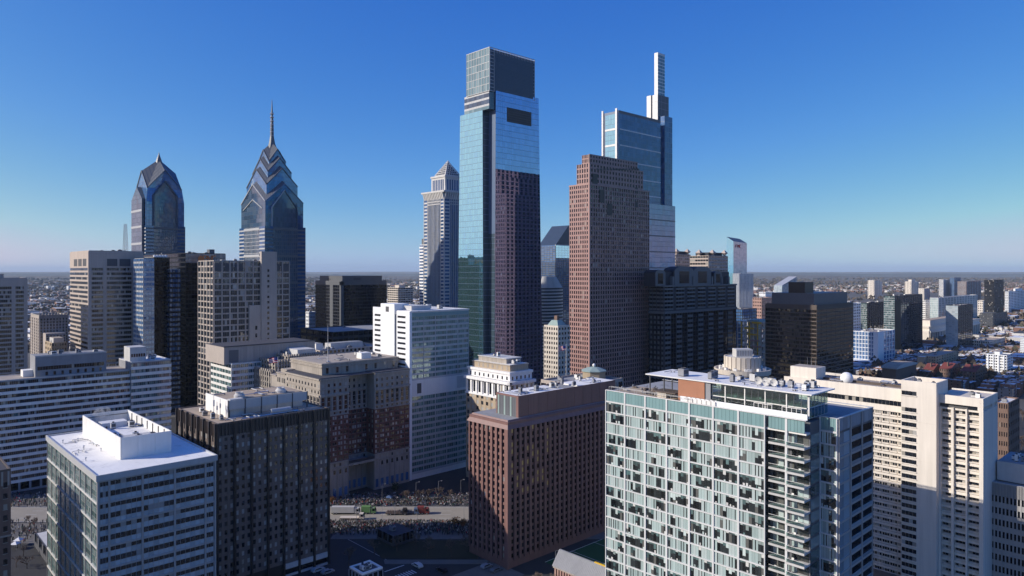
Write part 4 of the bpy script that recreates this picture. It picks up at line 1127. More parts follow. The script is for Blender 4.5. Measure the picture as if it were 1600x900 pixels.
# ---- white modern tower
def white_tower():
    b = Bld('office_tower', 'bright white tower with blank sunlit side and green-glass front above the parkway', 'building', 641.5, 391)
    U, V = b.u(732), b.v(585); Z = b.z(487); w = 'white_paint'
    b.mass(U, V, 0, Z - .4, 'white_panel')
    # sunlit left side : stair shaft between two strip-windowed bays
    y0, y1, y2 = b.v(622), b.v(620), b.v(598.5)
    zs = b.z(475, 0, y1)
    b.solid('stair_shaft', w, -1.6, 8, y1, y2, 0, zs)
    b.box('shaft_vent', 'dark_grey', -1.68, -1.6, y1 + (y2 - y1) * .40, y1 + (y2 - y1) * .62, zs - 4.6, zs - 1.6)
    b.box('gap', 'slate_band', -.9, 0, y0, y1, 0, Z - 2)
    fl = 2.93; nf = 31
    for (a0, a1, zt, fr) in ((0.0, y0, Z, (.28, .92)), (y2, V, b.z(480, 0, y2), (.12, .78))):
        b.solid('side_bay', w, -1.0, 0, a0, a1, 0, zt)
        for i in range(24):
            z0 = Z - 2.6 - i * fl
            b.box('window', 'glass_dark', -1.06, -.99, a0 + (a1 - a0) * fr[0], a0 + (a1 - a0) * fr[1], z0 - 1.15, z0)
    # front
    zt = Z - 3.0; bands = [(zt - 12 * fl, zt, 12), (3.0, zt - 12 * fl - 9, 13)]
    b.box('teal_band', 'teal_panel', 0.4, U - .1, -.4, 0, Z - 2.9, Z - .9)
    for (z0, z1, n) in bands:
        b.facade('R', 0, 0.6, U, z0, z1, n, 5, 'silver_band', 'glass_sea', sp=.36, pw=.05, dsp=.3, dpi=.3, sub=5, gap=.1, minpx=5)
    b.box('blank_band', 'white_panel', .6, U, -.32, 0, zt - 12 * fl - 9, zt - 12 * fl)
    b.box('vent_slot', 'dark_grey', U * .10, U * .17, -.36, -.3, zt - 12 * fl - 7.4, zt - 12 * fl - 1.8); b.box('vent_slot', 'pale_grey', U * .78, U * .98, -.36, -.3, zt - 12 * fl - 7.4, zt - 12 * fl - .6)
    b.box('corner_fin', w, -1.0, .6, -.5, 0, 0, Z)
    b.facade('K', U, 0, V, 3, Z - 4, 28, 5, 'silver_band', 'glass_green', sub=4)
    b.solid('roof', 'white_roof', -.4, U + .4, -.5, V, Z - .4, Z + .25)
    b.solid('plant_house', 'pale_grey', U * .1, U * .42, 5, V - 2, Z + .25, zs - 1.0); b.units(6, U * .4, U * .75, 3, V - 4, Z + .25, 51, (1.5, 3.2))
    b.done()
white_tower()

# ---- white-topped classical tower
def terracotta_tower():
    b = Bld('office_tower', 'old tan brick tower with white terracotta colonnade crown behind the reddish brown tower', 'building', 796.6, 372)
    U, V = b.u(834), b.v(728.5); Zc = b.z(600.5); w = 'white_terracotta'
    b.mass(U, V, 0, Zc - 8.2, 'tan_brick')
    zl = Zc - 8.2
    nf = 14
    for fc, L_ in (('L', V), ('R', U)):
        n = 9 if fc == 'L' else 5
        b.facade(fc, 0, 0, L_, 2, zl - .2, nf, n, 'tan_brick', 'glass_blind', sp=.40, pw=.5, dsp=.1, dpi=.2, minpx=6)
    b.solid('crown', w, .3, U - .3, .3, V - .3, zl, Zc)
    for fc, L_ in (('L', V), ('R', U)):
        n = 8 if fc == 'L' else 5; bw = L_ / n
        for j in range(n):
            c = (j + .5) * bw; b.piece('crown_window', 'glass_dark', fc, .3, c - .75, c + .75, .02, .1, zl + 1.0, Zc - 1.2, True, 300)
        for j in range(n + 1): b.piece('column', w, fc, .3, max(0, j * bw - .65), min(L_, j * bw + .65), 0, .65, zl + .3, Zc - .4, True, 300)
        b.piece('cornice', w, fc, .3, -.6, L_ + .3, 0, .9, zl - .5, zl + .4, True); b.piece('cornice', w, fc, .3, -1.6, L_ + .3, 0, 1.9, Zc - .3, Zc + 1.2, True)
    z = Zc + 1.2
    b.solid('upper_storey', w, .8, U - .6, .8, V - .6, z, z + 3.6)
    for fc, L_ in (('L', V), ('R', U)):
        n = 9 if fc == 'L' else 5
        for j in range(n): c = 1.2 + (j + .5) * (L_ - 2.4) / n; b.piece('window', 'glass_dark', fc, .8, c - .5, c + .5, .02, .08, z + .6, z + 2.4, True, 300)
    b.box('cornice', w, .2, U - .2, .2, V - .2, z + 3.6, z + 4.9)
    z += 4.9
    b.solid('attic', 'tan_brick', 2.2, U - 2, 2.2, V - 3.0, z, z + 3.0)
    for j in range(7): b.box('attic_panel', 'limestone', 2.1, 2.2, 4 + j * (V - 9) / 7, 5.2 + j * (V - 9) / 7, z + .5, z + 2.6)
    b.box('cornice', 'limestone', 1.9, U - 1.7, 1.9, V - 2.7, z + 3.0, z + 3.5); b.solid('roof', 'white_roof', 2.4, U - 2.2, 2.4, V - 3.2, z + 3.5, z + 3.6)
    b.solid('penthouse', 'limestone', 4, U - 3, 7, V - 6, z + 3.6, z + 6.0); b.box('cornice', 'pale_grey', 3.6, U - 2.6, 6.6, V - 5.6, z + 6.0, z + 6.4)
    b.units(5, 3, U - 4, 2.6, 7, z + 3.6, 61, (1, 2)); b.units(3, 5, U - 4, 8, V - 8, z + 6.4, 62, (1, 2)); b.done()
terracotta_tower()

# ---- generic prism towers of the middle ground
def tower(label, xc, D, xl, xr, yt, wm, gm, nf, nu, nv, name='office_tower', cat='building', sp=.4, pw=.2, dsp=.3, dpi=.35, sub=1, roof='gravel_roof', para=1.0, pent=None, z0=0, minpx=8, rot=0, back=True, core=None, corner=None, topband=0.0, V=None, U=None, units=4, seed=1, bm=None, gap=.12, sparts=True, pier_m=None, group=None):
    b = Bld(name, label, cat, xc, D, rot, group)
    U = b.u(xr) if U is None else U
    V = b.v(xl) if V is None else V
    Z = b.z(yt)
    b.mass(U, V, 0, Z - .3, core or wm)
    b.around(U, V, 0.5, Z - topband, nf, nu, nv, wm, gm, back=back, sp=sp, pw=pw, dsp=dsp, dpi=dpi, sub=sub, minpx=minpx, gap=gap, sparts=sparts, pier_m=pier_m)
    if topband:
        for fc, L_ in (('R', U), ('L', V)): b.piece('top_band', bm or wm, fc, 0, 0, L_, 0, max(dsp, dpi) + .02, Z - topband, Z, True)
    if corner:
        c = max(dsp, dpi); b.box('corner_pier', bm or wm, -c - .02, corner, -c - .02, corner, 0, Z)
    b.flat_roof(U, V, Z - .3, roof, para, bm or wm)
    if pent:
        for (fx0, fx1, fy0, fy1, ph, pm) in pent:
            b.solid('penthouse', pm, U * fx0, U * fx1, V * fy0, V * fy1, Z - .2, Z + ph); b.solid('roof', roof, U * fx0 + .2, U * fx1 - .2, V * fy0 + .2, V * fy1 - .2, Z + ph, Z + ph + .15)
    if units: b.units(units, U * .1, U * .9, V * .1, V * .9, Z - .15, seed, (1.5, 4))
    b.U, b.V, b.Z = U, V, Z
    return b

# left edge tower
b = tower('beige tower with dark window strips at the left picture edge', -30, 545, -60, 42, 436, 'beige_precast', 'glass_dark', 30, 7, 4, sp=.36, pw=0, dsp=.4, sub=3, topband=6, V=30, bm='beige_precast')
for px in (21, 40): u = b.u(px); b.box('pier', 'beige_precast', u - 1.3, u + 1.3, -.6, 0, 0, b.Z)
b.solid('penthouse', 'beige_precast', 0, b.u(7), 4, 20, b.Z, b.Z + 4); b.done()
# beige ribbon tower
b = tower('beige concrete tower with horizontal window ribbons and two square vents near its top', 139, 577, 110, 224, 392.5, 'beige_precast', 'glass_dark', 31, 10, 6, sp=.42, pw=0, dsp=.45, sub=3, topband=13.5, bm='beige_precast', units=7, seed=3)
for px in (139.5, 143, 160, 166, 205, 210): pass
for (p0, p1) in ((139, 143), (161, 166.5), (205.5, 210.5)):
    u0, u1 = b.u(p0), b.u(p1); b.box('pier', 'beige_precast', u0, u1, -.62, 0, 0, b.Z)
b.box('pier', 'beige_precast', -.62, 0, -.62, 1.2, 0, b.Z)
for (p0, p1) in ((167, 183), (186.5, 203.5)): b.box('vent', 'dark_grey', b.u(p0), b.u(p1), -.7, -.4, b.Z - 12, b.Z - 6)
for k in range(3): b.box('vent', 'dark_grey', -.56, -.4, b.V * (.10 + .24 * k), b.V * (.28 + .24 * k), b.Z - 12, b.Z - 6)
b.done()
# brown gridded tower
b = tower('brown-grey concrete gridded tower with tall blank lift shaft in front of the spired skyscraper', 334, 540, 310, 452, 408, 'taupe_precast', 'glass_office', 27, 10, 5, sp=.24, pw=.16, dsp=.3, dpi=.6, sub=3, topband=0, minpx=99, units=5, seed=5, gap=.1)
U, V, Z = b.U, b.V, b.Z
b.box('lift_shaft', 'taupe_precast', b.u(406), b.u(430), -3.2, 0, 0, b.z(393, b.u(406), 0)); b.box('lift_shaft', 'taupe_precast', b.u(388), b.u(406), -2.2, 0, 0, b.z(477, b.u(390), 0))
for i in range(14): b.box('shaft_window', 'glass_dark', b.u(415), b.u(418), -3.28, -3.2, 60 + i * 4.2, 62 + i * 4.2)
for i in range(5): b.box('shaft_window', 'glass_dark', b.u(397), b.u(400), -2.28, -2.2, 45 + i * 6, 48 + i * 6)
for j in range(8):
    u0 = U * j / 8; 
    if not (b.u(386) < u0 + U / 16 < b.u(430)): b.box('louvre', 'dark_grey', u0 + .5, u0 + U / 8 - .5, -.55, -.3, Z - 7.5, Z - 1.5)
b.done()

# ---- black glass complex with sign
def black_complex():
    b = Bld('office_tower', 'black glass tower cluster with notched corners and small roof sign', 'building', 290, 600)
    g = 'glass_black'; fl = 3.9
    U = b.u(352); V = b.v(222); Z = b.z(396)
    b.mass(U, V, 0, Z - .3, 'bronze_dark')
    n = int(Z / fl)
    b.facade('R', 0, 0, U, 1, Z - 8, n - 2, 14, 'black_metal', g, sp=.28, pw=.05, dsp=.03, dpi=.1, sub=1, minpx=9)
    b.facade('R', 0, 0, U, Z - 8, Z, 2, 14, 'slate_band', 'glass_liberty_grey', sp=.1, pw=.05, dsp=.1, dpi=.1, minpx=9)
    b.facade('L', 0, 0, V, 1, Z, n, 10, 'black_metal', g, sp=.28, pw=.05, dsp=.03, dpi=.1, minpx=9); b.facade('K', U, 0, V, 1, Z, n, 10, 'black_metal', g, sp=.28, pw=.05)
    b.flat_roof(U, V, Z - .3, 'tar_roof', .8, 'black_metal'); b.units(6, 2, U - 3, 2, V - 4, Z, 71, (2, 4))
    b.solid('penthouse', 'slate_band', b.u(330), b.u(338), 4, 10, Z, Z + 4)
    # sign : a disc and four letters
    txt(b, 'PNC', b.u(317), b.u(338), Z - 6.6, Z - 1.8, -.25, 'sign_orange', disc=b.u(309))
    # front slabs stepping to the left
    for (pl, pn, pr, yt, dd, m, gl, strp) in ((265, 268, 282, 421, -13, 'black_metal', 'glass_liberty', True), (240, 242, 265, 402, -6, 'black_metal', g, False), (224, 226, 241, 404, -10, 'silver_band', 'glass_blue', True)):
        y = 0
        # place by pixel along a line set forward of the main face
        x0, x1 = b.u(pl, dd), b.u(pr, dd)
        zt = b.z(yt, x0, dd)
        b.solid('wing', 'black_metal', x0, x1, dd, dd + 26, 0, zt)
        nn = int(zt / fl)
        b.facade('R', dd, x0, x1, 1, zt, nn, 4, m, gl, sp=.42 if strp else .2, pw=0.04, dsp=.08, minpx=99)
        b.facade('L', x0, dd, dd + 26, 1, zt, nn, 6, m, gl, sp=.42 if strp else .2, pw=.04, dsp=.08, minpx=99)
        b.solid('roof', 'pale_grey', x0 + .3, x1 - .3, dd + .3, dd + 25, zt, zt + .3)
    for k in range(5):
        x = b.u(244 + k * 4.4, -4); m = MB(); m.lathe([(1.0, b.z(402, x, -4)), (1.2, b.z(402, x, -4) + 1.6), (.7, b.z(402, x, -4) + 2)], 'white_panel', 10, x, 0); m.obj('cooling_fan', b.root)
    b.done()

def txt(b, s, x0, x1, z0, z1, y, mat, disc=None, ang=None):
    """raised sign letters from little bars, on a face of constant local y"""
    G = {'P': [(0, 0, 0, 1), (0, 1, 1, 1), (0, .5, 1, .5), (1, .5, 1, 1)], 'N': [(0, 0, 0, 1), (1, 0, 1, 1), (0, 1, 1, 0)], 'C': [(0, 0, 0, 1), (0, 1, 1, 1), (0, 0, 1, 0)],
         'F': [(0, 0, 0, 1), (0, 1, 1, 1), (0, .55, .8, .55)], 'M': [(0, 0, 0, 1), (1, 0, 1, 1), (0, 1, .5, .4), (.5, .4, 1, 1)]}
    n = len(s); w = (x1 - x0) / n; t = (z1 - z0) * .10
    for i, ch in enumerate(s):
        m = MB(); ox = x0 + i * w + w * .12; sw = w * .72
        for (a, c, d, e) in G[ch]:
            m.tube((ox + a * sw, y, z0 + c * (z1 - z0)), (ox + d * sw, y, z0 + e * (z1 - z0)), t, t, mat, 4)
        m.obj('sign_letter', b.root)
    if disc is not None:
        m = MB(); zc = (z0 + z1) / 2; r = (z1 - z0) * .5
        m.tube((disc + r, y + .15, zc), (disc + r, y - .15, zc), r, r, mat, 16); o = m.obj('sign_disc', b.root)
black_complex()

# ---- low blocks between the towers and the old hotel
b = tower('low office block with pale green ribbons under a big windowless concrete box', 362, 440, 330, 420, 570, 'white_panel', 'glass_green', 15, 9, 7, sp=.42, pw=.06, dsp=.3, dpi=.3, sub=2, minpx=5, units=0)
zc = b.z(528, 10, 6); b.solid('concrete_box', 'taupe_precast', b.u(350, 3), b.u(492, 3), 3, b.V, b.Z - .1, b.z(543, b.u(350, 3), 3))
bx0, bx1, bz1 = b.u(350, 3), b.u(492, 3), b.z(543, b.u(350, 3), 3)
for j in range(30): x = bx0 + (bx1 - bx0) * j / 30; b.box('panel', 'taupe_precast', x + .06, x + (bx1 - bx0) / 30 - .06, 2.88, 3, b.Z, bz1)
b.box('louvre', 'slate_band', bx0 + 3, bx0 + 9, 2.8, 2.9, b.Z + 1, bz1 - 2); b.box('cornice', 'dark_grey', bx0 - .3, bx1 + .3, 2.6, 3, bz1, bz1 + .7)
b.solid('wall', 'white_panel', b.U, bx1, 3.05, b.V - .05, 0, b.Z - .2); b.solid('roof', 'tar_roof', bx0, bx1, 3, b.V, bz1, bz1 + .2); b.done()

def deco_block():
    b = Bld('office_building', 'stepped art deco limestone building with crenellated parapet and flag on its front', 'building', 424, 432)
    s = 'limestone'
    U, V = b.u(520), b.v(388); Z = b.z(581)
    def tier(x0, x1, y0, y1, zb, zt, n1, n2, nf, cren=True):
        b.solid('wall', s, x0, x1, y0, y1, zb, zt)
        for fc, off, a0, a1, n in (('L', x0, y0, y1, n2), ('R', y0, x0, x1, n1)):
            w = (a1 - a0) / n
            for j in range(n):
                c = a0 + (j + .5) * w
                for i in range(nf):
                    z0 = zb + (zt - zb) * i / nf
                    b.piece('window', 'glass_dark', fc, off, c - w * .24, c + w * .24, .02, .08, z0 + .6, z0 + (zt - zb) / nf - .5, False, 300, True)
            for j in range(n + 1): c = a0 + j * w; b.piece('pilaster', s, fc, off, max(a0, c - w * .2), min(a1, c + w * .2), 0, .4, zb, zt, True, 300)
            if cren:
                for j in range(n): c = a0 + (j + .5) * w; b.piece('merlon', s, fc, off, c - w * .22, c + w * .22, -.5, .3, zt, zt + 1.2, True, 300)
    tier(0, U, 0, V, 0, Z, 22, 11, 16); b.foot(0, U, 0, V)
    b.solid('roof', 'tar_roof', .2, U - .2, .2, V - .2, Z, Z + .2)
    tier(5, U, 5, V - 1, Z, b.z(566, 5, 5), 20, 7, 2); z2 = b.z(566, 5, 5)
    b.solid('roof', 'tar_roof', 5.2, U - .2, 5.2, V - 1.2, z2, z2 + .2)
    tier(16, U, 10, V - 2, z2, b.z(557, 16, 10), 16, 5, 1); z3 = b.z(557, 16, 10)
    x0 = b.u(466, 10); b.solid('plant_house', 'pale_grey', x0, b.u(494, 10), 11, V - 3, z3, z3 + 3.6); b.units(5, 18, U - 5, 12, V - 4, z3, 81, (1, 2.5))
    b.done()
    # flag on its pole in front
    D = 424.0; x = (436 - 800) / F * D
    m = MB(); zt = H + (EY - 556) / F * D; m.tube((x, D - 2, 0), (x, D - 2, zt), .22, .1, 'white_panel', 6)
    e = empty('flag', (0, 0, 0)); tag(e, 'stars and stripes flag flying on a white pole before the art deco building', 'flag'); m.obj('pole', e)
    flag_cloth(e, x, D - 2, zt - .6, 5.4, 3.2, -1)

def flag_cloth(par, x, y, z, w, h, sgn):
    wall_ok = 'flag_white' in MATS
    if not wall_ok:
        wall('flag_white', (0.75, 0.72, 0.72), .8, .05); wall('flag_red', (0.42, 0.05, 0.07), .8, .05); wall('flag_blue', (0.03, 0.05, 0.22), .8, .05)
    nx, nz = 12, 7
    m = MB()
    def pt(i, k): t = i / nx; return (x + sgn * w * t, y - .45 * math.sin(t * 7) * t, z - h * (1 - k / nz) - .9 * t * t)
    for i in range(nx):
        for k in range(nz):
            mat = 'flag_blue' if (i < 5 and k >= 3) else ('flag_red' if k % 2 == 0 else 'flag_white')
            m.poly([pt(i, k), pt(i + 1, k), pt(i + 1, k + 1), pt(i, k + 1)], mat)
    o = m.obj('cloth', par)
    md = o.modifiers.new('thick', 'SOLIDIFY'); md.thickness = .04
    return o
deco_block()

# plant-roofed low block behind the old hotel
b = tower('low grey-brown block with white chillers along its roof behind the old hotel', 500, 520, 470, 600, 549, 'taupe_precast', 'glass_dark', 14, 16, 6, sp=.5, pw=.4, minpx=6, roof='grey_roof', units=9, seed=12, pent=[(.25, .75, .3, .6, 4, 'pale_grey'), (.0, .1, .2, .6, 5, 'white_panel')]); b.done()
b = tower('dark podium block at the foot of the black square office', 520, 640, 470, 640, 520, 'charcoal_band', 'glass_black', 10, 16, 5, sp=.4, pw=.1, units=2, seed=14, roof='grey_roof'); b.done()
# black square office
b = tower('square black office block with set-back crown left of the white tower', 533, 800, 493, 604, 440, 'charcoal_band', 'glass_black', 26, 26, 15, sp=.20, pw=.10, dsp=.25, dpi=.15, sub=1, topband=4, roof='tar_roof', units=3, seed=15, bm='slate_band', corner=3.2, minpx=99)
for px in (520, 530): pass
for (a, m_) in ((.22, 'slate_band'),): b.box('pier', m_, -.4, 0, b.V * .30, b.V * .42, 0, b.Z - 4); 
b.solid('crown', 'slate_band', 3.5, b.U - 4, 3.5, b.V - 4, b.Z, b.z(431)); b.box('crown_vent', 'dark_grey', b.U * .3, b.U * .45, 3.4, 3.5, b.Z + 1.5, b.Z + 4); b.box('crown_vent', 'dark_grey', 3.4, 3.5, b.V * .5, b.V * .6, b.Z + 1.5, b.Z + 3.5); b.done()
b = tower('pale apartment tower with balcony ribbons just right of the black square office', 622, 1100, 606, 645, 450, 'cream_shade', 'glass_dark', 26, 6, 5, sp=.45, pw=.12, dsp=.6, minpx=99, pent=[(.2, .6, .2, .6, 4, 'cream_shade')]); b.done()
b = tower('small white block with square windows left of the black square office', 484, 880, 478, 494, 488, 'white_paint', 'glass_dark', 14, 5, 3, sp=.45, pw=.5, minpx=6, units=1); b.done()
# gothic cluster between the left towers
def gothic_cluster():
    b = Bld('office_building', 'grey gothic office block with pinnacled roofline between the two beige towers', 'building', 62, 720)
    s = 'pale_grey'
    U, V = b.u(106), b.v(48); Z = b.z(495)
    b.mass(U, V, 0, Z, 'taupe_precast'); b.around(U, V, 1, Z - 2, 22, 9, 5, 'taupe_precast', 'glass_dark', sp=.4, pw=.5, dsp=.2, dpi=.6, minpx=6)
    for j in range(10): 
        x = U * j / 9; m = MB(); m.box(x - .7, x + .7, -.8, .6, Z - 6, Z + 2, 'limestone'); m.poly([(x - .7, -.8, Z + 2), (x + .7, -.8, Z + 2), (x, -.1, Z + 5)], 'limestone'); m.poly([(x + .7, -.8, Z + 2), (x + .7, .6, Z + 2), (x, -.1, Z + 5)], 'limestone'); m.poly([(x + .7, .6, Z + 2), (x - .7, .6, Z + 2), (x, -.1, Z + 5)], 'limestone'); m.poly([(x - .7, .6, Z + 2), (x - .7, -.8, Z + 2), (x, -.1, Z + 5)], 'limestone'); m.obj('pinnacle', b.root)
    b.flat_roof(U, V, Z, 'tar_roof', 1.5, 'limestone'); b.solid('lower_block', 'taupe_precast', U * .1, U * .8, -16, -.01, 0, b.z(520)); b.facade('R', -16, U * .1, U * .8, 1, b.z(520) - 2, 20, 6, 'taupe_precast', 'glass_dark', sp=.4, pw=.5, minpx=6)
    b.done()
gothic_cluster()
b = tower('small tan block with water-tank penthouse above the grey attic storey', 81, 600, 71, 104, 537, 'tan_brick', 'glass_dark', 13, 6, 3, sp=.5, pw=.5, minpx=6, units=3, seed=17, pent=[(.2, .9, .2, .8, 4, 'pale_grey')]); b.done()
# lattice mast behind the beige tower
def lattice_mast():
    D = 900.0; e = empty('lattice_mast', ((196 - 800) / F * D, D, 0)); tag(e, 'slender lattice radio mast rising behind the beige ribbon tower', 'mast')
    zt = H + (EY - 350) / F * D; z0 = 120.0; m = MB(); n = 12
    m.box(-5, 5, -5, 5, 0, z0, 'mid_grey'); m.obj('base', e); m = MB()
    for k in range(n):
        za, zb_ = z0 + (zt - z0) * k / n, z0 + (zt - z0) * (k + 1) / n; w0, w1 = 2.8 * (1 - .6 * k / n), 2.8 * (1 - .6 * (k + 1) / n)
        P0 = [(-w0, -w0), (w0, -w0), (w0, w0), (-w0, w0)]; P1 = [(-w1, -w1), (w1, -w1), (w1, w1), (-w1, w1)]
        for i in range(4):
            m.tube((*P0[i], za), (*P1[i], zb_), .22, .22, 'pale_grey', 4, False); m.tube((*P0[i], za), (*P1[(i + 1) % 4], zb_), .14, .14, 'pale_grey', 4, False); m.tube((*P0[i], za), (*P0[(i + 1) % 4], za), .14, .14, 'pale_grey', 4, False)
    m.obj('lattice', e)
lattice_mast()
# ================================================================== SKYSCRAPERS
# ---- mirror-glass obelisk with notched corner
def mirror_tower():
    b = Bld('skyscraper', 'tallest mirror-glass skyscraper with notched corner, reflecting the pink granite tower', 'skyscraper', 765, 577)
    g = 'glass_mirror'
    Zc = b.z(73.3)
    v4, u4 = b.v(728.8), b.u(835.5)
    # main shaft, slightly tapering
    def ring(pl, pn_l, pn_r, pr): return b.v(pl), b.v(pn_l), b.u(pn_r), b.u(pr)
    Vb, vnb, unb, Ub = ring(714.0, 755.5, 772.5, 848.5)
    Vt, vnt, unt, Ut = ring(719.0, 754.0, 774.7, 841.5)
    zL = b.z(172, 0, vnt); zR = b.z(138, unt, 0)
    # left slab (u from 0), right slab (v from 0), core behind the notch
    m = MB()
    m.hexa([(0, vnb, 0), (Ub, vnb, 0), (Ub, Vb, 0), (0, Vb, 0)], [(0, vnt, zL), (Ut, vnt, zL), (Ut, Vt, zL), (0, Vt, zL)], 'blue_metal')
    m.obj('left_slab', b.root)
    m = MB()
    m.hexa([(unb, 0, 0), (Ub + .01, 0, 0), (Ub + .01, vnb + 8, 0), (unb, vnb + 8, 0)], [(unt, 0, zR), (Ut + .01, 0, zR), (Ut + .01, vnt + 8, zR), (unt, vnt + 8, zR)], 'blue_metal'); m.obj('right_slab', b.root)
    b.foot(0, Ub, 0, Vb)
    nf = 52
    def lines(i, j): return g
    b.skin('left_panes', [(0, Vb, 0), (0, vnb, 0), (0, vnt, zL), (0, Vt, zL)], nf, 14, g, .05)
    b.skin('right_panes', [(unb, 0, 0), (Ub, 0, 0), (Ut, 0, zR), (unt, 0, zR)], nf + 4, 20, 'glass_mirror_deep_sky', .05)
    b.skin('notch_panes', [(0, vnb, 0), (unb, vnb, 0), (unt, vnt, zL), (0, vnt, zL)], nf, 5, 'glass_mirror_dark', .08)
    b.skin('notch_panes', [(unb, vnb, 0), (unb, 0, 0), (unt, 0, zL), (unt, vnt, zL)], nf, 5, 'glass_mirror_dark', .08)
    b.skin('back_panes', [(Ub, 0, 0), (Ub, Vb, 0), (Ut, Vt, zL), (Ut, 0, zL)], nf, 14, g, .05)
    b.skin('back_panes', [(Ub, Vb, 0), (0, Vb, 0), (0, Vt, zL), (Ut, Vt, zL)], nf, 14, g, .05)
    # dark slot near the top of the right face
    x0, x1 = b.u(792), b.u(830); z0, z1 = b.z(190, x0, 0), b.z(167.5, x0, 0)
    b.box('louvre_slot', 'bronze_dark', x0, x1, -.25, 0.05, z0, z1)
    for k in range(6): zz = z0 + (z1 - z0) * (k + .3) / 6; b.box('louvre', 'dark_grey', x0, x1, -.34, -.25, zz, zz + .5)
    # stepped tiers under the crown
    vt, ut = b.v(724.8), b.u(838)
    zA = b.z(141, 0, 0)
    b.solid('tier', 'blue_metal', .6, ut, 1.2, vt, zL, zA)
    for k, (m_, h) in enumerate((('glass_crown', 3.6), ('white_panel', 2.2), ('glass_liberty_grey', 3.4), ('white_panel', 1.8), ('glass_crown', 4.2))):
        pass
    zz = zL
    seq = [('glass_crown', .18), ('silver_band', .12), ('glass_liberty_grey', .24), ('silver_band', .12), ('glass_liberty_grey', .22), ('silver_band', .12)]
    for m_, f_ in seq:
        z2 = zz + (zA - zL) * f_
        b.skin('tier_panes', [(.6, vt, zz), (.6, 1.2, zz), (.6, 1.2, z2), (.6, vt, z2)], 1, 10, m_, .03)
        b.skin('tier_panes', [(.6, 1.2, zz), (unt, 1.2, zz), (unt, 1.2, z2), (.6, 1.2, z2)], 1, 4, 'glass_mirror_dark', .05); zz = z2
    # crown : lattice of glass on the left, dark louvred screen on the right
    b.solid('crown', 'slate_blue', .3, u4, .3, v4, zA, Zc - 1.0)
    n1, n2 = 9, 6
    b.skin('crown_panes', [(.3, v4, zA), (.3, .3, zA), (.3, .3, Zc), (.3, v4, Zc)], 6, 9, 'glass_crown', .10, .25)
    for i in range(7): zz = zA + (Zc - zA) * i / 6; b.box('crown_rail', 'silver_band', -.12, .1, .0, v4, zz - .22, zz + .22)
    for j in range(10): y = v4 * j / 9; b.box('crown_mullion', 'silver_band', -.16, .1, max(0, y - .18), min(v4, y + .18), zA, Zc)
    x0 = b.u(772.5)
    b.solid('crown_screen', 'slate_blue', x0, u4 - 2.2, -.1, .3, b.z(139), Zc - 3.4)
    k = 26
    for i in range(k):
        zz = b.z(139) + (Zc - 3.6 - b.z(139)) * i / k; b.box('screen_blade', 'slate_blue', x0, u4 - 2.2, -.32, -.1, zz, zz + 1.1)
    for i in range(13): zz = zA + (Zc - zA) * i / 12; b.box('corner_rung', 'silver_band', .0, x0, -.15, .28, zz - .25, zz + .25); b.box('corner_rung', 'silver_band', u4 - 2.2, u4, -.15, .28, zz - .2, zz + .2)
    for x in (.05, x0 - .4, u4 - .4): b.box('corner_post', 'silver_band', x, x + .4, -.2, .28, zA, Zc)
    for j in range(26): x = x0 + (u4 - x0) * j / 26; b.box('top_rung', 'silver_band', x, x + .35, -.15, .28, Zc - 3.4, Zc)
    b.box('top_rail', 'silver_band', 0, u4, -.2, .3, Zc - .3, Zc + .2); b.box('top_rail', 'silver_band', -.2, .1, .3, v4, Zc - .3, Zc + .2)
    b.done()
mirror_tower()

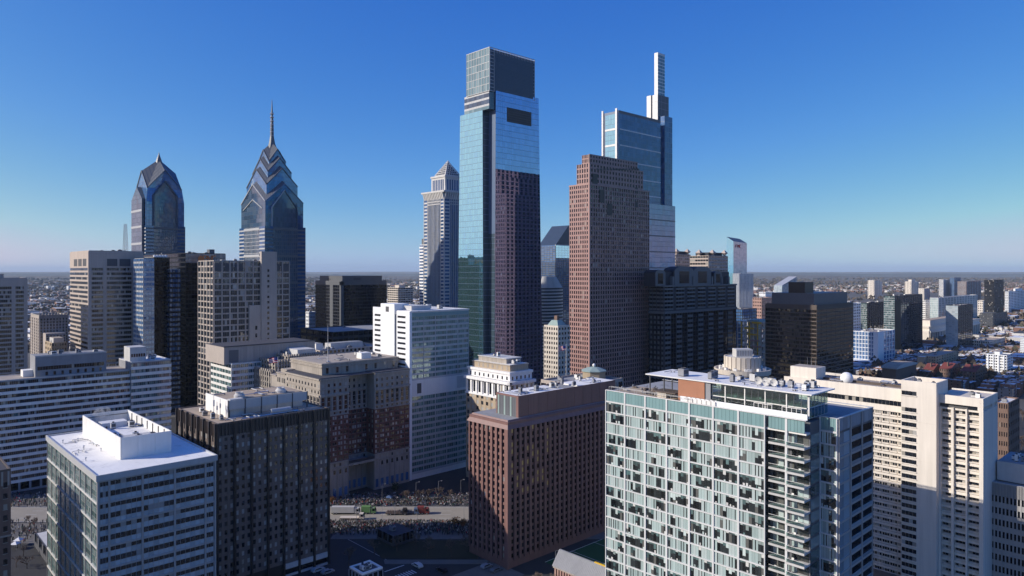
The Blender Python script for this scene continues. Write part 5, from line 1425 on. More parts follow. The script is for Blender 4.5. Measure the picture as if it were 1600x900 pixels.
# ---- stepped pink granite tower
def pink_tower():
    b = Bld('skyscraper', 'stepped pink-brown granite skyscraper with square windows between the two glass towers', 'skyscraper', 921, 570)
    s = 'pink_granite'
    v3, v2, v1 = b.v(890), b.v(901.5), b.v(909)
    u1, u2, u3 = b.u(996.5), b.u(1004.5), b.u(1014)
    zA, zB, zC = b.z(287), b.z(255), b.z(241)
    zr = b.z(296)
    b.mass(u3, v3, 0, zA, s)
    b.solid('upper_block', s, -.02, u2, 0, v2, zA, zB); b.solid('crown_block', s, .6, u1, .6, v1, zB, zC)
    nf = 48
    b.facade('L', 0, .8, v3, 6, zA - .8, nf, 9, s, 'glass_dark', sp=.36, pw=.42, dsp=.25, dpi=.4, minpx=4.0, cap=300,
             pick=lambda i, j, q: 'glass_office' if rg.random() < .3 else 'glass_dark')
    b.facade('R', 0, .8, u3, 6, zA - .8, nf, 26, s, 'glass_black', sp=.30, pw=.40, dsp=.2, dpi=.4, minpx=99, pick=lambda i, j, q: 'glass_dark' if rg.random() < .4 else 'glass_black')
    b.facade('B', v3, 0, u3, 6, zA - .8, nf, 16, s, 'glass_black', sp=.36, pw=.42, dsp=.2, dpi=.35); b.facade('K', u3, 0, v3, 6, zA - .8, nf, 8, s, 'glass_black', sp=.36, pw=.42, dsp=.2, dpi=.35)
    for (x1, y1, z0, z1, nr) in ((u2, v2, zA, zB, 4), (u1, v1, zB, zC, 2)):
        o = -.02 if z0 == zA else .6
        b.facade('L', o, 0.6, y1, z0, z1, nr, 5, s, 'glass_dark', sp=.25, pw=.4, minpx=6); b.facade('R', 0 if o < 0 else .6, .6, x1, z0, z1, nr, 18, s, 'glass_black', sp=.4, pw=.5, minpx=99); b.facade('B', y1, 0.6, x1, z0, z1, nr, 12, s, 'glass_black', sp=.25, pw=.4); b.facade('K', x1, .6, y1, z0, z1, nr, 5, s, 'glass_black', sp=.25, pw=.4)
    b.box('corner_pier', s, -.42, .8, -.42, .8, 0, zA); b.box('corner_pier', s, -.4, 1.2, -.4, 1.2, zA, zB)
    b.box('cornice', s, -.6, u3 + .3, -.6, .1, zA - .9, zA + .3); b.box('cornice', s, -.6, .1, .1, v3 + .3, zA - .9, zA + .3); b.box('cornice', s, -.3, u2 + .3, -.4, .1, zB - .6, zB + .4); b.box('cornice', s, .2, u1 + .3, .2, .7, zC - .6, zC + .4)
    # dark vertical notches on the shaded face
    for (pa, pb, ya, yb) in ((925, 933, 271, 287), (936, 944, 296, 316), (948, 956, 318, 336), (992, 996, 293, 302), (992, 996, 316, 324)):
        x0, x1 = b.u(pa), b.u(pb); b.box('notch', 'bronze_dark', x0, x1, -.5, -.1, b.z(yb, x0, 0), b.z(ya, x0, 0))
    x0, x1 = b.u(932), b.u(1000)
    for j in range(14): x = x0 + (x1 - x0) * j / 14; b.box('crown_vent', 'bronze_dark', x, x + (x1 - x0) / 22, -.5, -.2, b.z(266, x, 0), b.z(263, x, 0))
    b.solid('roof', 'tar_roof', 1, u1 - .5, 1, v1 - .5, zC, zC + .2); b.done()
pink_tower()

# ---- newest glass tower with lantern spire
def lantern_tower():
    b = Bld('skyscraper', 'blue glass skyscraper with white bands and tall white lantern spire', 'skyscraper', 966.5, 720)
    g = 'glass_ctc'
    V, U = b.v(940), b.u(1032); Z = b.z(172)
    U2 = b.u(1051, 3)
    b.mass(U, V, 0, Z - .5, 'blue_metal')
    nb = 17; 
    for k in range(nb):
        z1 = Z - 3 - k * (Z - 3) / nb; z0 = z1 - (Z - 3) / nb
        b.skin('right_panes', [(2, 0, z0 + .8), (U, 0, z0 + .8), (U, 0, z1), (2, 0, z1)], 3, 22, g, .07)
        b.skin('left_panes', [(0, V - 5, z0 + .8), (0, 4, z0 + .8), (0, 4, z1), (0, V - 5, z1)], 3, 6, 'glass_mirror', .06)
        b.box('floor_band', 'white_panel', 2, U, -.3, 0, z0 - .2, z0 + .9); b.box('floor_band', 'white_panel', -.5, 0, 4, V - 5, z0 - .4, z0 + 1.6)
    for (y0, y1) in ((1.2, 3.4), (V - 3.0, V - 1.0)): b.box('white_fin', 'white_panel', -1.2, .2, y0, y1, 0, Z + 2)
    b.skin('corner_panes', [(0, 1.2, 0), (0, 0, 0), (0, 0, Z), (0, 1.2, Z)], 60, 1, 'glass_liberty', .05); b.skin('corner_panes', [(0, 0, 0), (2, 0, 0), (2, 0, Z), (0, 0, Z)], 60, 1, 'glass_liberty', .05)
    b.skin('back_panes', [(U, V, 0), (0, V, 0), (0, V, Z), (U, V, Z)], 60, 20, g, .06)
    b.box('parapet', 'slate_band', 0, U, -.2, .4, Z - 2.6, Z)
    # core on the right
    y0 = -1.0; x0, x1 = b.u(1038.5, y0), b.u(1050.6, y0); zc = b.z(181, x0, y0)
    b.solid('core_shaft', 'blue_metal', x0, x1, y0, V - 6, 0, zc); b.skin('core_panes', [(x0, y0, 0), (x1, y0, 0), (x1, y0, zc), (x0, y0, zc)], 50, 4, 'glass_ctc', .08)
    b.skin('core_panes', [(x0, V - 6, 0), (x0, y0, 0), (x0, y0, zc), (x0, V - 6, zc)], 50, 6, 'glass_blue', .08)
    b.solid('core_gap', 'black_metal', U, x0, 3.5, V - 8, 0, Z - 4); b.skin('gap_panes', [(U, 3.5, 0), (x0, 3.5, 0), (x0, 3.5, Z - 6), (U, 3.5, Z - 6)], 60, 2, 'glass_liberty', .1)
    # top blocks
    ya = 6.0
    xa, xb = b.u(1022, ya), b.u(1044.8, ya); vb_ = b.v(1019.5, xa) if False else ya + 8
    z2 = b.z(145.5, xa, ya)
    xm = b.u(1027.8, ya)
    b.solid('core_top', 'pale_grey', xm, xb, ya, ya + 7, Z - 2, z2); b.skin('core_top_panes', [(xm, ya + 7, Z), (xm, ya, Z), (xm, ya, z2), (xm, ya + 7, z2)], 4, 2, 'white_panel', .02, .1)
    b.skin('core_top_panes', [(xm, ya, Z), (xb, ya, Z), (xb, ya, z2), (xm, ya, z2)], 4, 3, 'slate_band', .03, .1)
    yb = ya + 15
    xl0, xl1 = b.u(1017, yb), b.u(1022, yb); b.solid('core_top', 'white_panel', xl0, xl1, yb, b.v(1010.5, xl0), Z - 2, b.z(149, xl0, yb)); b.box('core_top_shade', 'slate_band', xl0, xl1, yb - .2, yb, Z - 2, b.z(149, xl0, yb))  # dark sheet stands for shade on the right face of the white block
    # lantern
    yc = ya + 2; xs, xe = b.u(1027.8, yc), b.u(1038.6, yc); ye = b.v(1022.4, xs); zt = b.z(84, xs, yc)
    b.solid('lantern', 'white_panel', xs, xe, yc, ye, z2 - 1, zt)
    n = 12
    for k in range(n):
        za = z2 + (zt - z2) * k / n; zb_ = z2 + (zt - z2) * (k + 1) / n
        b.skin('lantern_panes', [(xs, yc, za), (xe, yc, za), (xe, yc, zb_ - .8), (xs, yc, zb_ - .8)], 1, 3, 'glass_crown', .06, .1)
        b.box('lantern_band', 'white_panel', xs, xe, yc - .2, yc, zb_ - .75, zb_)
    b.box('lantern_cap', 'white_panel', xs - .1, xe + .1, yc - .25, yc + .2, zt, zt + 1.6); b.box('lantern_cap', 'white_panel', xs - .15, xs + .2, yc + .2, ye, zt, zt + 1.6)
    # wider base
    y3 = -8.0; x2, x3 = b.u(1006, y3), b.u(1055, y3); zb3 = b.z(317, x2, y3)
    b.solid('base_block', 'blue_metal', x2, x3, y3, -.5, 0, zb3)
    nb = 11
    for k in range(nb):
        za = zb3 * k / nb; zz = zb3 * (k + 1) / nb; b.skin('base_panes', [(x2, y3, za + .8), (x3, y3, za + .8), (x3, y3, zz), (x2, y3, zz)], 3, 12, 'glass_sky', .07); b.box('floor_band', 'slate_blue', x2, x3, y3 - .3, y3, za, za + .8)
    b.done()
lantern_tower()

# ---- pyramid-topped white tower
def pyramid_tower():
    b = Bld('skyscraper', 'white stone skyscraper crowned with an open lattice pyramid, half hidden by mirror tower', 'skyscraper', 694, 790)
    s = 'pale_stone'
    V = b.v(662.5); U = b.u(737); Z = b.z(299)
    b.mass(U, V, 0, Z, s)
    fl = 3.95; nf = 44; zb = Z - 8 - nf * fl
    for fc, L_ in (('L', V), ('R', U)):
        c0, c1 = L_ * .17, L_ * .80
        if fc == 'R': c0, c1 = L_ * .2, L_ * .83
        b.facade(fc, 0, 0, c0, max(zb, 1), Z - 8, nf, 1, s, 'glass_liberty', sp=.42, pw=.15, dsp=.3, dpi=.5, minpx=99)
        b.facade(fc, 0, c1, L_, max(zb, 1), Z - 8, nf, 1, s, 'glass_liberty', sp=.42, pw=.15, dsp=.3, dpi=.5, minpx=99)
        b.facade(fc, 0, c0, c1, max(zb, 1), Z - 14, nf, 10, s, 'glass_liberty', sp=.0, pw=.22, dsp=.1, dpi=.7, minpx=99)
        b.facade(fc, 0, c0, c1, Z - 14, Z - 8, 2, 10, s, 'glass_liberty', sp=.3, pw=.3, dsp=.5, dpi=.7, minpx=99)
        n = 13
        for j in range(n):
            c = L_ * (j + .5) / n; w = L_ / n * .3
            x = b.fb(fc, 0, c - w, c + w, 0, 0)
            m = MB()
            d0, d1 = .4, 2.6
            if fc == 'L': m.hexa([(-d0, c - w, Z - 8), (0, c - w, Z - 8), (0, c + w, Z - 8), (-d0, c + w, Z - 8)], [(-d1, c - w, Z - .6), (0, c - w, Z - .6), (0, c + w, Z - .6), (-d1, c + w, Z - .6)], s)
            else: m.hexa([(c - w, -d0, Z - 8), (c + w, -d0, Z - 8), (c + w, 0, Z - 8), (c - w, 0, Z - 8)], [(c - w, -d1, Z - .6), (c + w, -d1, Z - .6), (c + w, 0, Z - .6), (c - w, 0, Z - .6)], s)
            m.obj('bracket', b.root)
    b.box('cornice', s, -2.8, U + 2, -2.8, V + 2, Z - .6, Z + 1.2)
    i0 = V * .16
    z2 = b.z(276, i0, i0); b.solid('upper_block', s, i0, U - i0, i0, V - i0, Z + 1.2, z2)
    for fc, L_ in (('L', V), ('R', U)):
        for j in range(7): c = i0 + 2 + (L_ - 2 * i0 - 4) * (j + .5) / 7; b.piece('upper_window', 'glass_liberty', fc, i0, c - 1, c + 1, .02, .1, Z + 3, z2 - 2.5, False, 300, True)
    b.box('cornice', s, i0 - .8, U - i0 + .8, i0 - .8, V - i0 + .8, z2, z2 + 2)
    i1 = i0 + 3; zp = z2 + 2; cx, cy = U / 2, V / 2; zt = b.z(251, cx, cy)
    b.solid('pyramid_base', s, i1, U - i1, i1, V - i1, zp, zp + 1)
    m = MB(); cs = [(i1 + 1, i1 + 1), (U - i1 - 1, i1 + 1), (U - i1 - 1, V - i1 - 1), (i1 + 1, V - i1 - 1)]
    for i in range(4): a, c = cs[i], cs[(i + 1) % 4]; m.poly([(*a, zp + 1), (*c, zp + 1), (cx, cy, zt - 2)], 'slate_blue')
    m.obj('pyramid', b.root)
    m = MB(); n = 7; cs = [(i1, i1), (U - i1, i1), (U - i1, V - i1), (i1, V - i1)]; ap = Vector((cx, cy, zt))
    for i in range(4):
        a = Vector((*cs[i], zp + 1)); c = Vector((*cs[(i + 1) % 4], zp + 1)); m.tube(a, ap, .7, .3, s, 4)
        for k in range(n):
            t = k / n; p = a.lerp(ap, t); q = c.lerp(ap, t); m.tube(p, q, .45, .45, s, 4)
            for j in range(1, n - k): p0 = p.lerp(q, j / (n - k)); p1 = a.lerp(ap, (k + 1) / n).lerp(c.lerp(ap, (k + 1) / n), max(0, min(1, (j - .5) / max(1, n - k - 1)))); m.tube(p0, p1, .35, .35, s, 4, False)
    m.obj('pyramid_lattice', b.root); b.done()
    t = tower('slim pale balcony tower edge left of the pyramid-topped tower', 662, 860, 656, 676, 383, 'white_terracotta', 'glass_liberty', 38, 3, 2, sp=.5, pw=0, dsp=.8, minpx=99, name='apartment_tower', units=0); t.solid('penthouse', 'slate_band', 2, t.U - 1, 2, t.V - 1, t.Z, t.Z + 8); t.done()
pyramid_tower()

# ---- twin gabled blue towers
def gable_roof(b, m_name, x0, x1, y0, y1, z0, zr, axis, gm, rm):
    """a gabled bay: walls are below z0; ridge at zr along local axis ('x' ridge runs along x)"""
    m = MB()
    if axis == 'y':   # gable end faces -y, ridge runs along y at mid x
        xm = (x0 + x1) / 2
        A, B_, C_ = (x0, y0, z0), (x1, y0, z0), (xm, y0, zr); A2, B2, C2 = (x0, y1, z0), (x1, y1, z0), (xm, y1, zr)
        m.poly([A, B_, C_], gm); m.poly([B2, A2, C2], gm); m.poly([A2, A, C_, C2], rm); m.poly([B_, B2, C2, C_], rm)
    else:
        ym = (y0 + y1) / 2
        A, B_, C_ = (x0, y1, z0), (x0, y0, z0), (x0, ym, zr); A2, B2, C2 = (x1, y1, z0), (x1, y0, z0), (x1, ym, zr)
        m.poly([A, B_, C_], gm); m.poly([B2, A2, C2], gm); m.poly([A2, A, C_, C2], rm); m.poly([B_, B2, C2, C_], rm)
    return m.obj(m_name, b.root)

def gable_skin(b, name, face, off, a0, a1, z0, ze, zr, nf, nb, mat):
    """panes over a gabled wall: straight to ze then narrowing to the ridge zr"""
    am = (a0 + a1) / 2
    if face == 'R': P = lambda a, z: (a, off, z)
    else: P = lambda a, z: (off, a, z)
    L0, R0 = (a0, a1) if face == 'R' else (a1, a0)
    if ze > z0: b.skin(name, [P(L0, z0), P(R0, z0), P(R0, ze), P(L0, ze)], nf, nb, mat, .07)
    if zr > ze:
        n = max(2, int((zr - ze) / 4)); 
        for k in range(n):
            t0, t1 = k / n, (k + 1) / n; f = lambda e, t: e + (am - e) * t
            b.skin(name, [P(f(L0, t0), ze + (zr - ze) * t0), P(f(R0, t0), ze + (zr - ze) * t0), P(f(R0, t1 * .999), ze + (zr - ze) * t1), P(f(L0, t1 * .999), ze + (zr - ze) * t1)], 1, max(1, int(nb * (1 - (t0 + t1) / 2))), mat, .07)

def lib_body(b, U, V, zs, zsh):
    """shaft up to shoulder zs with banded corners and glazed centres; zsh = top of banded zone"""
    b.mass(U, V, 0, zs, 'slate_blue')
    fl = 3.9; nf = int(zsh / fl)
    for fc, L_ in (('L', V), ('R', U)):
        sil = 'silver_band'
        for (a0, a1) in ((0, L_ * .2), (L_ * .8, L_)):
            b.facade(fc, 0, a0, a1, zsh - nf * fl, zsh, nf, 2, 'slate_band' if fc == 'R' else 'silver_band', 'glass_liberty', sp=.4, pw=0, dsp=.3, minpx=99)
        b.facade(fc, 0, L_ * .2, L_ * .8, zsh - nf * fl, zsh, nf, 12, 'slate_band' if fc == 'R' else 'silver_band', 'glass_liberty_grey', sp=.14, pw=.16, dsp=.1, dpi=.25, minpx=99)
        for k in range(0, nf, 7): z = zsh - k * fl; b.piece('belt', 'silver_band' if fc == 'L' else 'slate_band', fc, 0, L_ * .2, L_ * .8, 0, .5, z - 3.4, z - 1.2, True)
    b.facade('K', U, 0, V, 1, zsh, nf, 8, 'slate_band', 'glass_liberty', sp=.3, pw=.1)

def star(b, nm, x0, x1, y0, y1, z0, ze, zp, za, gm, rm, nR=12, nL=8, gL=None, trim='slate_band', trimL='silver_band'):
    """a block with a gable on every side; the four ridges climb to one apex"""
    cx, cy = (x0 + x1) / 2, (y0 + y1) / 2
    if ze > z0: b.solid('gable_wall', 'slate_blue', x0, x1, y0, y1, z0, ze)
    c = [(x0, y0, ze), (x1, y0, ze), (x1, y1, ze), (x0, y1, ze)]; p = [(cx, y0, zp), (x1, cy, zp), (cx, y1, zp), (x0, cy, zp)]; ap = (cx, cy, za)
    m = MB()
    for i in range(4):
        a, d = c[i], c[(i + 1) % 4]; m.poly([a, d, p[i]], 'slate_blue'); m.poly([a, p[i], ap], rm); m.poly([p[i], d, ap], rm)
    m.obj('gable_roof', b.root)
    nfl = max(1, int((ze - z0) / 3.9))
    gable_skin(b, 'gable_panes', 'R', y0, x0, x1, z0, ze, zp, nfl, nR, gm); gable_skin(b, 'gable_panes', 'L', x0, y0, y1, z0, ze, zp, nfl, nL, gL or gm)
    for (a, q) in ((c[0], p[0]), (c[1], p[0]), (c[3], p[3]), (c[0], p[3])):
        seg = [a, q] if a in (c[0], c[3]) else [q, a]
        b.skin('roof_panes', [Vector(a), Vector(q), Vector(ap), Vector(ap) * .999 + Vector(a) * .001] if (a, q) in ((c[0], p[0]), (c[3], p[3])) else [Vector(q), Vector(a), Vector(ap), Vector(ap) * .999 + Vector(q) * .001], 5, 8, 'slate_band', .18, .12)
    m = MB()
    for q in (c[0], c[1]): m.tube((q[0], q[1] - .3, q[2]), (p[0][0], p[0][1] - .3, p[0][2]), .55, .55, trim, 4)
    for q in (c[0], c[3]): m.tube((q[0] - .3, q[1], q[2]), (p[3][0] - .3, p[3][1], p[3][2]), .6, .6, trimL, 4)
    m.obj('chevron_trim', b.root)

def portal(b, x0, x1, y, z0, ze, zp, gm, frame, w=.7):
    """a gabled panel standing a little proud of the face it is set in"""
    xm = (x0 + x1) / 2
    m = MB(); m.poly([(x0, y, z0), (x1, y, z0), (x1, y, ze), (xm, y, zp), (x0, y, ze)], 'slate_blue'); m.obj('portal', b.root)
    gable_skin(b, 'portal_panes', 'R', y - .02, x0, x1, z0, ze, zp, max(2, int((ze - z0) / 3.9)), 12, gm)
    m = MB()
    for (p, q, f) in (((x0, y - .3, z0), (x0, y - .3, ze), frame), ((x0, y - .3, ze), (xm, y - .3, zp), frame), ((xm, y - .3, zp), (x1, y - .3, ze), 'slate_blue'), ((x1, y - .3, ze), (x1, y - .3, z0), 'slate_blue')): m.tube(p, q, w, w, f, 4)
    m.obj('portal_frame', b.root)

def spire_tower():
    b = Bld('skyscraper', 'blue glass skyscraper with stacked chevron gables and tall needle spire', 'skyscraper', 414, 712)
    U, V = b.u(477), b.v(374); zsh = b.z(353)
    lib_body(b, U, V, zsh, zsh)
    cx, cy = U / 2, V / 2
    tiers = [(.03, 353, 318, 287, 262), (.115, 312, 292, 263, 246), (.205, 290, 271, 247, 232), (.29, 268, 254, 233, 222)]
    for k, (ins, yb, ye, yp, ya) in enumerate(tiers):
        x0, x1, y0, y1 = U * ins, U * (1 - ins), V * ins, V * (1 - ins)
        zz = lambda py: b.z(py, x1, y0)
        star(b, 'tier', x0, x1, y0, y1, zsh if k == 0 else zz(yb), zz(ye), b.z(yp, cx, y0), b.z(ya, cx, cy), 'glass_blue' if k else 'glass_liberty', 'slate_blue', 12, 8, 'glass_liberty_grey' if k == 0 else 'glass_blue', 'slate_blue' if k else 'blue_metal', 'silver_band' if k == 0 else 'slate_band')
        if k == 0:
            portal(b, x0 + (x1 - x0) * .16, x0 + (x1 - x0) * .82, y0 - .25, zsh, b.z(325, cx, y0), b.z(297, cx, y0), 'glass_liberty_grey', 'silver_band')
            ym = cy; m = MB(); zq, zr = b.z(330, 0, V), b.z(312, 0, cy)
            m.tube((x0 - .4, y1 * .9, zq), (x0 - .4, ym, zr), .5, .5, 'silver_band', 4); m.tube((x0 - .4, ym, zr), (x0 - .4, y0 + (y1 - y0) * .12, zq), .5, .5, 'silver_band', 4); m.obj('chevron_trim', b.root)
    z0, z1, z2, z3 = b.z(232, cx, cy), b.z(213, cx, cy), b.z(196, cx, cy), b.z(156, cx, cy)
    m = MB(); m.lathe([(6.5, z0 - 3), (3.4, z1 - 8), (2.0, z1), (1.7, z2), (1.0, (z2 + z3) / 2), (.5, (z2 + z3) / 2 + 8), (.25, z3)], 'slate_band', 8, cx, cy)
    for k in range(7): z = z1 + (z3 - z1) * k / 10; m.lathe([(1.6, z), (2.3, z + .6), (1.6, z + 1.4)], 'silver_band', 8, cx, cy)
    m.obj('spire', b.root); b.done()
spire_tower()

def gabled_tower():
    b = Bld('skyscraper', 'shorter blue glass skyscraper with single steep gabled crown and tiny finial', 'skyscraper', 228, 790)
    U, V = b.u(289), b.v(208); zsh = b.z(352)
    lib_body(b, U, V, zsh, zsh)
    cx, cy = U / 2, V / 2
    x0, x1, y0, y1 = U * .015, U * .985, V * .015, V * .985
    zm = b.z(318, U, 0)
    b.solid('upper_shaft', 'slate_blue', x0, x1, y0, y1, zsh, zm)
    gable_skin(b, 'gable_panes', 'R', y0, x0, x1, zsh, zm, zm, 8, 14, 'glass_blue'); gable_skin(b, 'gable_panes', 'L', x0, y0, y1, zsh, zm, zm, 8, 6, 'glass_blue')
    # shoulders draw in before the gables
    i = .06; zs = b.z(297, U, 0)
    m = MB(); xa, xb, ya, yb = U * i, U * (1 - i), V * i, V * (1 - i)
    m.hexa([(x0, y0, zm), (x1, y0, zm), (x1, y1, zm), (x0, y1, zm)], [(xa, ya, zs), (xb, ya, zs), (xb, yb, zs), (xa, yb, zs)], 'slate_blue'); m.obj('shoulder', b.root)
    b.skin('gable_panes', [(x0, y0, zm), (x1, y0, zm), (xb, ya, zs), (xa, ya, zs)], 5, 14, 'glass_blue', .07); b.skin('gable_panes', [(x0, y1, zm), (x0, y0, zm), (xa, ya, zs), (xa, yb, zs)], 5, 6, 'glass_blue', .07)
    star(b, 'crown', xa, xb, ya, yb, zs, zs, b.z(266, cx, ya), b.z(249, cx, cy), 'glass_blue', 'slate_blue', 12, 6, 'glass_blue', 'slate_blue', 'slate_band')
    portal(b, x0 + (x1 - x0) * .18, x0 + (x1 - x0) * .80, y0 - .3, zsh, b.z(306, cx, y0), b.z(283, cx, y0), 'glass_liberty_grey', 'slate_blue', 1.2)
    # lower gabled bay on the left side
    L0, L1 = V * .12, V * .95
    b.solid('left_bay', 'slate_blue', -2.5, 0, L0, L1, 0, b.z(312, 0, cy)); gable_roof(b, 'bay_roof', -2.5, U * .25, L0, L1, b.z(312, 0, cy), b.z(292, 0, cy), 'x', 'slate_blue', 'slate_band')
    gable_skin(b, 'bay_panes', 'L', -2.5, L0, L1, 60, b.z(312, 0, cy), b.z(292, 0, cy), 26, 6, 'glass_liberty_grey')
    for py in (330, 355, 381): z = b.z(py, 0, cy); b.box('belt', 'silver_band', -2.9, -2.4, L0, L1, z - 1.2, z + 1.2)
    zt = b.z(252, cx, cy)
    m = MB(); m.lathe([(4.6, zt - 4), (2.4, zt + 3), (.8, b.z(242, cx, cy)), (.2, b.z(238, cx, cy))], 'slate_band', 8, cx, cy); m.obj('finial', b.root); b.done()
gabled_tower()

# ---- dark arched-top office block
def arched_block():
    b = Bld('office_tower', 'dark granite office block with arched dormer roofline in full shade', 'building', 1037, 600)
    U, V = b.u(1150), b.v(1014); Z = b.z(447)
    b.mass(U, V, 0, Z, 'charcoal_band')
    zb1 = b.z(487)
    for fc, L_ in (('R', U), ('L', V)):
        n = 7 if fc == 'R' else 4
        bw = L_ / n
        for j in range(n):
            l, r = j * bw, (j + 1) * bw
            b.facade(fc, 0, l + bw * .10, l + bw * .58, 2, zb1 - 2, 18, 2, 'slate_band', 'glass_black', sp=.5, pw=.05, dsp=.5, dpi=.2, minpx=99)
            b.facade(fc, 0, l + bw * .62, r + bw * .06 if j < n - 1 else r, 2, zb1 - 2, 18, 2, 'charcoal_band', 'glass_black', sp=.1, pw=.1, dsp=.1, dpi=.3, minpx=99)
            b.facade(fc, 0, l + bw * .05, l + bw * .80, zb1 + 1, Z, 6, 3, 'slate_band', 'glass_black', sp=.45, pw=.05, dsp=.5, dpi=.2, minpx=99)
        b.piece('belt', 'slate_band', fc, 0, 0, L_, 0, 1.2, zb1 - 2, zb1, True); b.piece('belt', 'slate_band', fc, 0, 0, L_, 0, .9, 24, 25.5, True); b.piece('belt', 'slate_band', fc, 0, 0, L_, 0, 1.1, Z - .8, Z + .5, True)
    b.facade('K', U, 0, V, 2, Z, 24, 8, 'slate_band', 'glass_black', sp=.45, pw=.1)
    # attic with barrel-arched dormers
    zA = b.z(425); i0 = 4.0
    b.solid('attic', 'charcoal_band', i0, U - i0 - 2, i0, V - 3, Z, zA)
    def arch(x0, x1, y0, y1, z0, zs, zt, nm='arched_dormer'):
        m = MB(); n = 10; pts = []
        for k in range(n + 1): t = math.pi * k / n; pts.append(((x0 + x1) / 2 + (x1 - x0) / 2 * math.cos(t), zs + (zt - zs) * math.sin(t)))
        out = [(x1, z0)] + pts + [(x0, z0)]
        m.poly([(p[0], y0, p[1]) for p in reversed(out)][::-1] if False else [(p[0], y0, p[1]) for p in out], 'slate_band'); m.poly([(p[0], y1, p[1]) for p in reversed(out)], 'slate_band')
        for k in range(len(out) - 1): p, q = out[k], out[k + 1]; m.poly([(p[0], y0, p[1]), (p[0], y1, p[1]), (q[0], y1, q[1]), (q[0], y0, q[1])], 'charcoal_band')
        return m.obj(nm, b.root)
    for (pa, pb, ys, yt) in ((1054, 1084, 424, 416), (1084, 1111, 424, 416.5), (1024, 1040, 427, 421.5), (1116, 1128, 428, 424)):
        x0, x1 = b.u(pa, 1.5), b.u(pb, 1.5); o = arch(x0, x1, 1.5, V - 2, Z, b.z(ys, x0, 0), b.z(yt, x0, 0))
        xm = (x0 + x1) / 2; b.box('dormer_window', 'glass_black', x0 + (x1 - x0) * .25, x1 - (x1 - x0) * .25, 1.35, 1.5, Z + 2, b.z(ys, x0, 0))
    for px in (1052, 1084, 1113, 1128, 1139): x = b.u(px, 1); b.box('turret', 'slate_band', x - 1.2, x + 1.2, .8, 4, Z, b.z(432, x, 0))
    b.done()
arched_block()

# ---- brown banded office reflecting the sun
b = tower('brown banded office block whose right half mirrors sunlit neighbours', 1276, 600, 1196, 1333, 478, 'brown_band', 'glass_brown', 24, 8, 10, sp=.30, pw=.04, dsp=.16, dpi=.2, sub=3, roof='tar_roof', minpx=99, units=0, topband=3.5, gap=.1)
zc = b.z(459); b.solid('crown', 'slate_band', 4, b.U - 3, 4, b.V - 4, b.Z, zc)
x0 = 8; b.solid('crown_block', 'bronze_dark', x0, x0 + 17, b.V * .30, b.V * .62, zc, b.z(441, x0, b.V * .3)); b.done()

